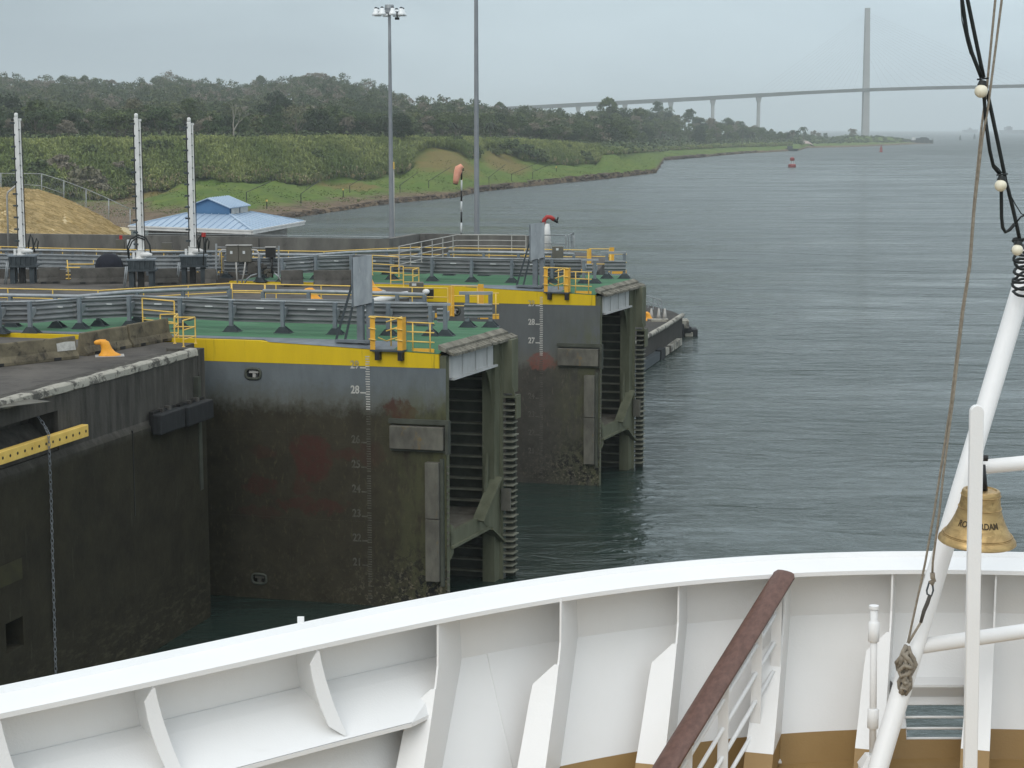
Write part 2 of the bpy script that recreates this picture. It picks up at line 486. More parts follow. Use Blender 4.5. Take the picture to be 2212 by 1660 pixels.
def wall_mat():
    t = NT('lock_wall_concrete')
    p = t.xyz(t.obj(world_=True)); st = t.obj((1.6, 1.6, .22), True); m = t.obj((1, 1, 1), True)
    up = t.mix(t.step(t.noise(st, 1.4, 8, .65), .32, .68), (0.098, 0.092, 0.080), (0.036, 0.034, 0.030))
    up = t.mix(t.math('MULTIPLY', t.step(t.noise(t.obj((5, 5, .16), True), 1.0, 7, .7), .64, .70), .6), up, (0.26, 0.25, 0.22))
    lo = t.mix(t.step(t.noise(m, 0.8, 8, .7), .35, .68), (0.038, 0.034, 0.0215), (0.021, 0.019, 0.0125))
    lo = t.mix(t.step(t.noise(st, 2.8, 7, .7), .60, .74), lo, (0.052, 0.048, 0.035))
    zz = t.math('ADD', p['Z'], t.math('MULTIPLY', t.math('SUBTRACT', t.noise(m, 1.2, 5), .5), .6))
    c = t.mix(t.step(zz, 8.05, 8.55), lo, up)
    sh = t.math('MULTIPLY', t.step(zz, 3.0, 0.6), t.step(t.noise(t.obj((1, 1, 3.5), True), 1.6, 7, .7), .50, .66))
    c = t.mix(t.math('MULTIPLY', sh, .55), c, (0.10, 0.088, 0.058))
    t.color(c); t.rough(.9); t.bsdf.inputs['Specular IOR Level'].default_value = .15
    t.bump(t.noise(m, 4.5, 7, .7), .6, .05)
    return t.m
M['lock_wall'] = wall_mat()

def curb_mat():
    t = NT('flaking_white_curb')
    m = t.obj((1, 1, 1), True)
    c = t.mix(t.step(t.noise(m, 1.3, 7, .72), .50, .56), (0.33, 0.315, 0.265), (0.08, 0.075, 0.064))
    c = t.mix(t.step(t.noise(m, 6, 5, .7), .55, .7), c, (0.22, 0.205, 0.165))
    t.color(c); t.rough(.9); t.bump(t.noise(m, 9, 5), .5, .03)
    return t.m
M['curb'] = curb_mat()

def water_mat():
    t = NT('canal_water')
    t.color((0.021, 0.035, 0.029))
    t.bsdf.inputs['IOR'].default_value = 1.32
    t.bsdf.inputs['Specular IOR Level'].default_value = 0.5
    g = t.n('ShaderNodeNewGeometry')
    def layer(scale, rot, s, det, rough):
        mp = t.n('ShaderNodeMapping'); mp.inputs['Scale'].default_value = scale; mp.inputs['Rotation'].default_value = (0, 0, rot)
        t.l(g.outputs['Position'], mp.inputs['Vector'])
        return t.noise(mp.outputs[0], s, det, rough, .3)
    a = layer((.42, .95, 1), .12, 1.0, 4, .55); a.node.inputs['Distortion'].default_value = 1.3     # chop
    f = layer((1.5, 3.4, 1), -.2, 1.0, 5, .6)       # wind ripples
    b = layer((.12, .30, 1), -.1, .8, 3, .5); b.node.inputs['Distortion'].default_value = 1.6       # longer swell
    c3 = layer((.030, .085, 1), .3, 1.0, 3, .5); c3.node.inputs['Distortion'].default_value = 2.2   # eddies
    rid = t.math('ABSOLUTE', t.math('SUBTRACT', a, .5))
    h = t.math('ADD', t.math('ADD', t.math('MULTIPLY', rid, -1.15), t.math('MULTIPLY', f, .10)), t.math('ADD', t.math('MULTIPLY', b, 1.7), t.math('MULTIPLY', c3, 3.0)))
    # calmer water in the lee of the lock
    p = t.xyz(g.outputs['Position'])
    patch = layer((.012, .040, 1), .15, 1.0, 5, .62); patch.node.inputs['Distortion'].default_value = 1.8
    st = t.math('ADD', t.step(p['Y'], 45, 240, .20, .78), t.step(patch, .36, .62, -.16, .36))
    bm = t.n('ShaderNodeBump'); bm.inputs['Distance'].default_value = .55
    t.l(h, bm.inputs['Height']); t.l(st, bm.inputs['Strength'])
    t.l(bm.outputs[0], t.bsdf.inputs['Normal'])
    t.rough(t.math('ADD', t.step(patch, .36, .62, .05, .20), t.step(p['Y'], 200, 1500, 0, .26)))
    return t.m
M['water'] = water_mat()

def land_mat():
    t = NT('grass_bank')
    p = t.xyz(t.obj(world_=True)); m = t.obj((1, 1, 1), True)
    g1 = t.mix(t.step(t.noise(m, .05, 6, .65), .35, .65), (0.078, 0.140, 0.018), (0.132, 0.165, 0.032))
    g1 = t.mix(t.step(t.noise(t.obj((1, .35, 1), True), .22, 7, .7), .42, .7), g1, (0.066, 0.105, 0.022))
    wn_ = t.math('MULTIPLY', t.math('SUBTRACT', t.noise(m, .12, 7, .7), .5), 3.2)
    dz = None
    for cx, cy, rx, ry in ((-21.5, 585, 10, 38), (-2, 655, 9, 40), (-46, 500, 9, 14), (-100, 446, 14, 10)):
        dx = t.math('DIVIDE', t.math('SUBTRACT', p['X'], cx), rx); dy = t.math('DIVIDE', t.math('SUBTRACT', p['Y'], cy), ry)
        q_ = t.step(t.math('ADD', t.math('ADD', t.math('MULTIPLY', dx, dx), t.math('MULTIPLY', dy, dy)), wn_), 1.5, .5)
        dz = q_ if dz is None else t.math('MAXIMUM', dz, q_)
    g1 = t.mix(t.math('MULTIPLY', dz, .62), g1, (0.18, 0.105, 0.042))
    mud = t.mix(t.step(t.noise(m, .35, 7, .7), .35, .65), (0.105, 0.070, 0.045), (0.20, 0.15, 0.095))
    mud = t.mix(t.step(t.noise(m, .12, 6, .7), .55, .66), mud, (0.035, 0.026, 0.018))
    zz = t.math('ADD', p['Z'], t.math('MULTIPLY', t.math('SUBTRACT', t.noise(m, .09, 6, .65), .5), 2.2))
    c = t.mix(t.step(zz, 1.2, 1.9), mud, g1)
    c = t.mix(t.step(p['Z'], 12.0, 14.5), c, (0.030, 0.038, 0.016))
    t.color(c); t.rough(.95); t.bsdf.inputs['Specular IOR Level'].default_value = .15
    t.bump(t.noise(m, .7, 6, .7), .8, .5)
    return t.m
M['land'] = land_mat()

def leaf_mat(name, dark, light, brown=None, use_obj=True, rough=.7):
    t = NT(name)
    if use_obj:
        oi = t.n('ShaderNodeObjectInfo'); rnd = oi.outputs['Random']
    else:
        at_ = t.n('ShaderNodeAttribute'); at_.attribute_name = 'tint'; rnd = at_.outputs['Fac']
    v = t.obj(world_=True)
    c = t.mix(rnd, dark, light)
    c = t.mix(t.step(t.noise(v, .35, 4, .7), .38, .66), c, tuple(x * .62 for x in dark))
    if brown:
        c = t.mix(t.step(rnd, .78, .86), c, brown)
    t.color(c); t.rough(rough); t.bsdf.inputs['Specular IOR Level'].default_value = .2
    return t.m
M['leaf'] = leaf_mat('broad_leaves', (0.055, 0.088, 0.034), (0.140, 0.170, 0.055), (0.17, 0.15, 0.11))
M['leaf_mass'] = leaf_mat('wooded_hillside_leaves', (0.056, 0.088, 0.038), (0.148, 0.168, 0.062), (0.18, 0.16, 0.12), False)
M['leaf_dark'] = leaf_mat('dark_leaves', (0.024, 0.043, 0.018), (0.040, 0.062, 0.024))
M['palm'] = leaf_mat('palm_fronds', (0.026, 0.040, 0.017), (0.05, 0.066, 0.026))
M['cane'] = leaf_mat('wild_cane_leaves', (0.125, 0.175, 0.045), (0.350, 0.375, 0.125), (0.30, 0.25, 0.14), False)
M['bark'] = pm('bark', (0.14, 0.12, 0.095), (0.09, 0.075, 0.06), 1, .9)
M['straw'] = pm('dry_straw', (0.58, 0.48, 0.29), (0.45, 0.355, 0.195), .9, .95, .4, 3, stretch=(.6, 1.5, 2.5), stain=(0.38, 0.31, 0.16), stain_amt=(.56, .76))

# ------------------------------------------------------------------ setting: water and land
def plane(name, x0, x1, y0, y1, z, mat):
    me = bpy.data.meshes.new(name)
    me.from_pydata([(x0, y0, z), (x1, y0, z), (x1, y1, z), (x0, y1, z)], [], [(0, 1, 2, 3)])
    me.materials.append(mat)
    o = bpy.data.objects.new(name, me); COL.objects.link(o)
    return tag(o, kind='structure')
plane('water', -9000, 9000, -60, 14000, 0.0, M['water'])
plane('canal_bed', -9000, 9000, -60, 14000, -3.0, M['silt'])

T_S = [(-340, 545), (0, 520), (300, 492), (520, 480), (620, 472), (700, 462), (838, 441), (985, 427), (1040, 414), (1200, 397), (1330, 384), (1412, 374), (1428, 347), (1500, 341), (1600, 332), (1715, 326), (1730, 320), (1830, 318), (1960, 312), (2000, 311)]
T_RB = [(-340, 436), (0, 432), (280, 442), (340, 420), (400, 402), (520, 392), (640, 397), (720, 399), (800, 388), (870, 382), (905, 358), (960, 343), (1040, 345), (1100, 352), (1200, 358), (1286, 356), (1300, 335), (1400, 328), (1500, 322), (1650, 316), (1750, 312), (1970, 308)]
T_CR = [(-340, 304), (0, 301), (400, 297), (700, 296), (900, 296), (1100, 300), (1200, 306), (1285, 313), (1300, 319), (1500, 314), (1700, 309), (1970, 304)]
T_SKY = [(-340, 178), (0, 170), (100, 176), (200, 174), (310, 186), (370, 173), (450, 176), (530, 192), (560, 182), (600, 183), (640, 178), (680, 166), (720, 172), (750, 176), (800, 181), (840, 192), (870, 207), (890, 219), (950, 216), (1000, 226), (1080, 231), (1150, 238), (1240, 246), (1400, 242), (1480, 252), (1560, 262), (1700, 268), (1790, 276), (1830, 274), (1900, 284), (1970, 302), (2010, 308)]
T_DH = [(-340, 1350), (860, 1350), (900, 1020), (1240, 1240), (1500, 1750), (1970, 2260), (2010, 2290)]
HT = 14.0
def land_profile(x):
    ds = HC / tan_y(interp(x, T_S))
    drb = ds + (105 if x < 1500 else 80)
    if 1330 < x < 1424:
        drb = max(drb, float(np.interp(x, [1330, 1400, 1424], [drb, 1060, 1190])))
    zrb = max(1.6, HC - drb * tan_y(interp(x, T_RB)))
    dcr = drb + 46
    zcr = max(zrb + .4, HC - dcr * tan_y(interp(x, T_CR)) - 3.2)
    dh = max(interp(x, T_DH), dcr + 90)
    fade = float(np.interp(x, [1780, 1990], [1, .2]))
    zh = max(zcr + .5, HC + (278 - interp(x, T_SKY)) / FPX * dh - HT * fade)
    end = float(np.interp(x, [1955, 2000], [1, 0]))
    lip = float(np.interp(x, [600, 960, 1150, 1380, 1424, 1500, 1700, 1800], [.7, 1.2, 1.9, 2.2, 1.2, 1.8, 1.6, 1.0]))
    return [(ds - 14, -2.6), (ds, -.05), (ds + 2.5, lip * .8 * max(end, .4)), (ds + 9, lip * 1.05 * max(end, .4)), (drb, max(lip * 1.1 * max(end, .4), zrb * end)), ((drb + dcr) / 2, (.45 * zrb + .55 * zcr) * end + .8 * (1 - end)),
            (dcr, max(1.0, zcr * end)), (dcr + 50, max(1.0, (zcr + .5) * end)), (dcr + (dh - dcr) * .45, max(1.0, (zcr + (zh - zcr) * .28) * end)), (dh, max(1.0, zh * end)), (dh + 130, max(.6, zh * .7 * end)), (dh + 500, -2.5)]
XS = np.arange(-340, 2004, 8.0)
SUB = [1, 2, 3, 10, 4, 4, 4, 6, 8, 4, 3]
def lseq(p):
    out = []
    for i in range(len(p) - 1):
        for k in range(SUB[i]):
            t = k / SUB[i]
            out.append((p[i][0] + (p[i + 1][0] - p[i][0]) * t, p[i][1] + (p[i + 1][1] - p[i][1]) * t))
    out.append(p[-1]); return out
PROF = {}
lv = []; nr = 0
for x in XS:
    p = land_profile(x); PROF[float(x)] = p
    for k, (d, z) in enumerate(lseq(p)):
        j = .0
        if .5 < z:
            j = .35 * math.sin(d * .11 + x * .05) + .22 * math.sin(d * .31 - x * .13) + rng.normal(0, .10)
            j *= min(1, z / 3)
        lv.append(((x - 1106) / FPX * d / CP, d, z + j))
    nr = len(lseq(p))
lv = np.array(lv); nc = len(XS)
ii = np.arange(nc - 1)[:, None] * nr + np.arange(nr - 1)[None, :]
q = np.stack([ii, ii + nr, ii + nr + 1, ii + 1], -1).reshape(-1, 4)
me = mesh_np('river_bank', lv, q, M['land'])
me.polygons.foreach_set('use_smooth', [True] * len(me.polygons))
o = bpy.data.objects.new('river_bank', me); COL.objects.link(o); tag(o, kind='structure')
def ground(xp, d):
    """height of the bank on bearing xp at distance d"""
    p = land_profile(xp)
    return float(np.interp(d, [a[0] for a in p], [a[1] for a in p]))
def bearing(xp, d, z):
    return np.array([(xp - 1106) / FPX * d / CP, d, z])

# ------------------------------------------------------------------ vegetation
def rand_quads(c, size, normal_bias, r):
    """one leaf clump face per centre: c (n,3), size (n,), normal_bias (n,3)"""
    n = len(c)
    nrm = r.normal(size=(n, 3)) * .75 + normal_bias
    nrm /= np.linalg.norm(nrm, axis=1)[:, None] + 1e-9
    a = np.cross(nrm, r.normal(size=(n, 3))); a /= np.linalg.norm(a, axis=1)[:, None] + 1e-9
    b = np.cross(nrm, a)
    s = size[:, None]
    k = r.uniform(.55, 1.0, (n, 1))
    v = np.stack([c - a * s, c - b * s * k, c + a * s, c + b * s * k], 1)
    return v.reshape(-1, 3)
def crown_points(r, rad, zc, hh, n_cl, n_leaf, flat=.7, spread=1.0):
    cs = []; ns = []
    for i in range(n_cl):
        a = r.uniform(0, 2 * np.pi); u = r.uniform(0, 1) ** .6
        zz = r.uniform(-.55, 1)
        rr = rad * u * math.sqrt(max(.05, 1 - max(0, zz) ** 2 * .85)) * spread
        c = np.array([rr * math.cos(a), rr * math.sin(a), zc + zz * hh])
        cr = rad * r.uniform(.22, .42)
        d = r.normal(size=(n_leaf, 3)); d /= np.linalg.norm(d, axis=1)[:, None]
        rr2 = cr * r.uniform(.55, 1.08, (n_leaf, 1))
        pts = c + d * rr2 * np.array([1, 1, flat])
        keep = d[:, 2] > -.55
        cs.append(pts[keep]); ns.append((d * .9 + np.array([0, 0, .5]))[keep])
    return np.concatenate(cs), np.concatenate(ns)
def tree_proto(seed, kind):
    """meshes of one tree: crown of leaf clumps, tapered trunk with limbs"""
    r = np.random.default_rng(seed)
    rad, zc, hh, ncl, nl, flat, leaf = {'round': (4.6, 7.4, 3.6, 26, 110, .8, .34), 'tall': (4.0, 9.6, 4.2, 24, 105, .85, .33), 'flat': (6.2, 9.8, 2.0, 24, 100, .5, .34),
                                        'sparse': (4.8, 8.4, 3.6, 16, 50, .7, .30), 'dense': (5.4, 6.0, 4.4, 36, 120, .85, .34), 'shrub': (3.2, 2.0, 1.9, 15, 60, .8, .34)}[kind]
    c, nb = crown_points(r, rad, zc, hh, ncl, nl, flat)
    c = c[c[:, 2] > .25]; nb = nb[:len(c)]
    v = rand_quads(c, r.uniform(.6, 1.25, len(c)) * leaf, nb, r)
    crown = mesh_np('crown', v, np.arange(len(v)).reshape(-1, 4), M['leaf_dark'] if kind == 'dense' else M['leaf'])
    mb = MB()
    th = zc + hh * .3
    k = 5 if kind != 'shrub' else 3
    base = .34 if kind != 'shrub' else .10
    mb.tube([(0, 0, -.4), (.1, .05, th * .3), (-.05, .12, th * .6), (.1, 0, th)], [base, base * .75, base * .5, base * .15], 7)
    for i in range(k):
        a = 2 * math.pi * i / k + r.uniform(-.4, .4); z0 = th * r.uniform(.35, .65)
        e_ = rad * r.uniform(.5, .85)
        mb.tube([(0, 0, z0), (e_ * .5 * math.cos(a), e_ * .5 * math.sin(a), z0 + 1.2 * (zc / 8)), (e_ * math.cos(a), e_ * math.sin(a), zc + r.uniform(-.2, .6) * hh)], [base * .45, base * .28, .04], 5)
    t = bpy.data.meshes.new('trunk'); t.from_pydata([tuple(p) for p in mb.v], [], mb.f); t.materials.append(M['bark'])
    return crown, t
def palm_proto(seed):
    r = np.random.default_rng(seed)
    vs = []
    for i in range(15):
        a = 2 * math.pi * i / 15 + r.uniform(-.2, .2); lift = r.uniform(.1, 1.0)
        prev = np.array([0, 0, 9.0]); d = np.array([math.cos(a), math.sin(a), 0]); sd = np.array([-math.sin(a), math.cos(a), 0])
        for k in range(6):
            t = (k + 1) / 6
            p = np.array([0, 0, 9.0]) + d * 3.4 * t + np.array([0, 0, lift * 2.2 * t - 3.6 * t * t])
            w0, w1 = .55 * (1 - abs(k / 6 - .35)), .55 * (1 - abs(t - .35))
            for sg in (-1, 1):
                dr = np.array([0, 0, -.35])
                vs += [prev, prev + sd * sg * w0 + dr * w0, p + sd * sg * w1 + dr * w1, p]
            prev = p
    v = np.array(vs)
    crown = mesh_np('fronds', v, np.arange(len(v)).reshape(-1, 4), M['palm'])
    mb = MB(); mb.tube([(0, 0, -.4), (.15, .1, 3), (.1, 0, 6), (0, 0, 9.05)], [.24, .19, .16, .15], 8)
    t = bpy.data.meshes.new('trunk'); t.from_pydata([tuple(p) for p in mb.v], [], mb.f); t.materials.append(M['bark'])
    return crown, t
PROTO = {'round': [tree_proto(1, 'round'), tree_proto(2, 'round')], 'tall': [tree_proto(3, 'tall'), tree_proto(4, 'tall')], 'flat': [tree_proto(5, 'flat'), tree_proto(9, 'flat')],
         'sparse': [tree_proto(6, 'sparse'), tree_proto(12, 'sparse')], 'dense': [tree_proto(7, 'dense')], 'shrub': [tree_proto(8, 'shrub'), tree_proto(10, 'shrub')], 'palm': [palm_proto(21), palm_proto(22)]}
def plant_tree(kind, xp, d, s, label, group, dz=0.0, name=None):
    cm, tm = random.choice(PROTO[kind])
    w = bearing(xp, d, ground(xp, d) + dz)
    root = thing(name or {'palm': 'palm_tree', 'shrub': 'shrub'}.get(kind, 'broadleaf_tree'), label, 'palm tree' if kind == 'palm' else ('shrub' if kind == 'shrub' else 'tree'), w, group)
    root.rotation_euler = (0, 0, random.uniform(0, 6.28)); root.scale = (s * random.uniform(.9, 1.12), s * random.uniform(.9, 1.12), s * random.uniform(.92, 1.1))
    for nm, m_ in (('crown' if kind != 'palm' else 'fronds', cm), ('trunk', tm)):
        o = bpy.data.objects.new(nm, m_); COL.objects.link(o); o.parent = root
    return root

# the tree line right behind the cane field, tree by tree
x = -60.0
while x < 1290:
    d0 = land_profile(x)[6][0]
    kind = random.choice(['round', 'round', 'tall', 'sparse', 'dense', 'flat', 'round'])
    plant_tree(kind, x, d0 + random.uniform(24, 70), random.uniform(.62, 1.0), 'broad green tree in the wooded line directly behind the tall cane field', 'trees right behind the cane field')
    x += random.uniform(9, 19) * 600 / d0
# wood edge on the low point of land to the right
x = 1305.0
while x < 1770:
    p = land_profile(x); d0 = p[6][0]
    kind = random.choice(['round', 'tall', 'dense', 'round'])
    f = float(np.interp(x, [1300, 1650, 1800], [.95, .85, .45]))
    plant_tree(kind, x, d0 + random.uniform(20, 180), random.uniform(.9, 1.3) * f, 'tree on the low wooded point of land beneath the far bridge', 'trees on the point below the bridge')
    x += random.uniform(7, 15)
for i in range(85):
    x = random.uniform(1290, 1640); p = land_profile(x); d0 = p[6][0]
    plant_tree(random.choice(['round', 'tall', 'round', 'dense', 'sparse']), x, d0 + random.uniform(120, 420), random.uniform(1.15, 1.75) * float(np.interp(x, [1300, 1560, 1640], [1.0, .85, .6])), 'tree on the low wooded point of land beneath the far bridge', 'trees on the point below the bridge')
# crowns that break the skyline of the hill
for i, x in enumerate(np.arange(-20, 880, 15)):
    p = land_profile(float(x)); d0 = p[9][0]
    kind = random.choice(['flat', 'round', 'flat', 'tall', 'sparse'])
    plant_tree(kind, float(x) + random.uniform(-5, 5), d0 + random.uniform(-40, 25), random.uniform(.85, 1.3), 'tree crown breaking the skyline along the top of the far left hill', 'trees along the hilltop skyline')
for i, x in enumerate(np.arange(885, 1290, 13)):
    p = land_profile(float(x)); d0 = p[9][0]
    plant_tree(random.choice(['flat', 'round', 'tall', 'round']), float(x), d0 + random.uniform(-30, 20), random.uniform(.85, 1.2), 'dark tree on the lower ridge running from the hill to the bridge approach', 'trees on the lower ridge')
big = plant_tree('dense', 38, 640, 1.35, 'large dark domed tree standing above the wood behind the left white mast', None, -1.0)
big2 = plant_tree('dense', 610, 690, 1.5, 'broad dark dome shaped tree rising in the middle of the wood', None, 0)
dk = plant_tree('dense', 872, 610, .95, 'small round dark tree at the wood edge left of the tall light pole', None, 0)
umb = plant_tree('round', 1826, 2020, 1.05, 'lone rounded tree above the tip of the point left of the pylon', None, 2)
for xp, s in ((838, 1.0), (852, .9), (1060, 1.0), (975, .95), (958, .85)):
    plant_tree('palm', xp, land_profile(xp)[6][0] + 26, s, 'palm tree among the broad trees behind the middle of the cane field', 'palms behind the cane field')
for xp, s in ((1380, 1.1), (1428, 1.15), (1462, 1.05), (1595, 1.5), (1612, 1.2), (1722, 1.7), (1700, 1.4)):
    plant_tree('palm', xp, land_profile(xp)[6][0] + 40, s, 'palm tree standing on the low wooded point below the bridge piers', 'palms on the point')
# pale leafless tree
mb = MB()
r_ = random.Random(5)
def limb(p, d, L, rad, k):
    q_ = p + d * L
    mb.tube([p, p + d * L * .5 + Vector((r_.uniform(-.15, .15), 0, r_.uniform(-.1, .1))) * L * .3, q_], [rad, rad * .85, rad * .6], 5)
    if k > 0:
        for s in range(r_.choice([2, 3])):
            nd = (d + Vector((r_.uniform(-.8, .8), r_.uniform(-.8, .8), r_.uniform(0, .5)))).normalized()
            limb(q_, nd, L * r_.uniform(.6, .8), rad * .55, k - 1)
limb(Vector((0, 0, 0)), Vector((.05, 0, 1)), 4.6, .36, 4)
d0 = land_profile(515)[6][0] + 14
rt = thing('bare_tree', 'pale leafless tree with forked limbs at the wood edge above the cane', 'tree', bearing(515, d0, ground(515, d0)))
me = bpy.data.meshes.new('trunk'); me.from_pydata([tuple(p) for p in mb.v], [], mb.f)
me.materials.append(pm('pale_bark', (0.30, 0.28, 0.24), (0.2, 0.185, 0.16), 1, .9))
o = bpy.data.objects.new('trunk', me); COL.objects.link(o); o.parent = rt; rt.scale = (1.1, 1.1, 1.05)

# the wooded hillside itself, one mass of crowns nobody could count
def forest():
    r = np.random.default_rng(77)
    V = []; T = []
    base = []
    for s in range(5):
        c, nb = crown_points(r, 4.8, 7.2, 3.6, 15, 46, .75)
        base.append((c, nb))
    n = 0
    while n < 2000:
        xp = r.uniform(-340, 1300); p = land_profile(xp)
        t = r.uniform(0, 1) ** 1.0
        d = p[6][0] + 40 + (p[9][0] + 10 - p[6][0] - 40) * t
        if r.uniform() > (d / 1400) ** .7 + .25: continue
        z = float(np.interp(d, [a[0] for a in p], [a[1] for a in p]))
        c, nb = base[r.integers(0, 5)]
        s = r.uniform(.85, 1.45) * float(np.interp(d, [600, 800, 1000, 1300], [.58, .68, .85, 1.0])); k = .75 if d > 900 else 1.0
        sel = r.uniform(size=len(c)) < k
        a = r.uniform(0, 6.28); ca, sa = math.cos(a), math.sin(a)
        cc = c[sel] * s * np.array([r.uniform(.9, 1.25), r.uniform(.9, 1.25), r.uniform(.8, 1.25)])
        cc = np.stack([cc[:, 0] * ca - cc[:, 1] * sa, cc[:, 0] * sa + cc[:, 1] * ca, cc[:, 2]], 1)
        q_ = rand_quads(cc + bearing(xp, d, z), r.uniform(.6, 1.2, len(cc)) * (.56 if k < 1 else .44), nb[sel], r)
        V.append(q_); T.append(np.full(len(cc), r.uniform(0, 1)))
        n += 1
    for k in range(900):                     # undergrowth along the wood's edge
        xp = r.uniform(-120, 1300); p = land_profile(xp); d = p[6][0] + r.uniform(14, 60)
        z = float(np.interp(d, [a[0] for a in p], [a[1] for a in p])); h = r.uniform(1.8, 4.6); m_ = 60
        d3 = r.normal(size=(m_, 3)); d3 /= np.linalg.norm(d3, axis=1)[:, None]
        c = bearing(xp, d, z + h * .45) + d3 * np.array([h * .8, h * .8, h * .6])
        V.append(rand_quads(c, r.uniform(.3, .6, m_), d3 + np.array([0, 0, .5]), r)); T.append(np.full(m_, r.uniform(.1, .77)))
    v = np.concatenate(V); t = np.concatenate(T)
    me = mesh_np('wooded_hillside', v, np.arange(len(v)).reshape(-1, 4), M['leaf_mass'], t)
    o = bpy.data.objects.new('wooded_hillside', me); COL.objects.link(o)
    tag(o, 'dense green and grey forest covering the long hill on the left', 'forest', kind='stuff')
forest()
# low scrub over the point
def scrub():
    r = np.random.default_rng(5); V = []; T = []
    for i in range(900):
        xp = r.uniform(1300, 1960); p = land_profile(xp)
        d = p[6][0] + r.uniform(-30, 330)
        z = float(np.interp(d, [a[0] for a in p], [a[1] for a in p]))
        if z < 1.2: continue
        h = r.uniform(1.0, 3.6) * float(np.interp(xp, [1300, 1750, 1960], [1.2, 1.0, .45]))
        m_ = 46
        d3 = r.normal(size=(m_, 3)); d3 /= np.linalg.norm(d3, axis=1)[:, None]
        c = bearing(xp, d, z + h * .5) + d3 * np.array([h * 1.5, h * 1.5, h * .75])
        V.append(rand_quads(c, r.uniform(.5, 1.2, m_), d3 + np.array([0, 0, .5]), r)); T.append(np.full(m_, r.uniform(0, .75)))
    v = np.concatenate(V)
    me = mesh_np('low_scrub', v, np.arange(len(v)).reshape(-1, 4), M['leaf_mass'], np.concatenate(T))
    o = bpy.data.objects.new('low_scrub', me); COL.objects.link(o)
    tag(o, 'low green scrub and brush covering the far point of land', 'scrub', kind='stuff')
scrub()
# tall wild cane on the embankment
def b_x(xp, d): return (xp - 1106) / FPX * d / CP
def cane():
    r = np.random.default_rng(3); V = []; T = []; GN = r.uniform(0, 1, (97, 89))
    N = 36000
    xp = r.uniform(-120, 1700, N)
    keepv = []
    px = np.arange(-130, 1711, 10.0)
    P = np.array([[a for ab in land_profile(float(x_)) for a in ab] for x_ in px])
    for k in range(N):
        p = P[int((xp[k] + 130) / 10)]
        drb, dcr = p[8], p[12]
        far = xp[k] > 1292
        t = r.uniform(0, 1.12)
        edge = 4.0 * math.sin(xp[k] * .045) + 3.0 * math.sin(xp[k] * .017 + 1)
        d = drb + edge + (dcr - drb + 8) * t
        z = float(np.interp(d, p[0::2], p[1::2]))
        bx_ = b_x(xp[k], d); cl = .55 * GN[int(bx_ / 5.5) % 97, int(d / 5.5) % 89] + .45 * GN[int(bx_ / 16) % 97, int(d / 14) % 89]
        h = (2.5 + 1.3 * cl + r.normal(0, .3)) * (.5 + .5 * min(1., max(0., t) / .13)) * (.72 if far else 1.0)
        tint = np.clip(.30 + .22 * math.sin(xp[k] * .03 + d * .05) + .18 * math.sin(xp[k] * .011 - d * .09) + r.normal(0, .07) + .42 * t - .06, 0, .77)
        if float(np.hypot((b_x(xp[k], d) + 21.5) / 11, (d - 585) / 40)) < 1 or float(np.hypot((b_x(xp[k], d) + 2) / 10, (d - 655) / 42)) < 1: continue
        if t < .10 and r.uniform() < .22: tint = .95
        b0 = bearing(xp[k], d, z)
        for j in range(9):
            a = r.uniform(0, 6.28); ln = r.uniform(.25, .85)
            dv = np.array([math.cos(a), math.sin(a), 0.]); sd = np.array([-math.sin(a), math.cos(a), 0.])
            w = r.uniform(.07, .17) * (1.4 if far else 1)
            hb = h * r.uniform(.1, .75)
            p0 = b0 + dv * .15 + np.array([0, 0, hb * .6]); p1 = b0 + dv * ln * .8 + np.array([0, 0, hb + h * .26])
            p2 = b0 + dv * ln * 2.3 + np.array([0, 0, hb + h * r.uniform(.02, .30)])
            V.append(np.array([p0 - sd * w * .6, p0 + sd * w * .6, p1 + sd * w, p1 - sd * w])); T.append(tint)
            V.append(np.array([p1 - sd * w, p1 + sd * w, p2 + sd * w * .15, p2 - sd * w * .15])); T.append(tint)
    v = np.concatenate(V)
    me = mesh_np('wild_cane', v, np.arange(len(v)).reshape(-1, 4), M['cane'], np.array(T))
    o = bpy.data.objects.new('wild_cane', me); COL.objects.link(o)
    tag(o, 'tall yellow green wild cane covering the embankment above the grass', 'cane field', kind='stuff')
cane()
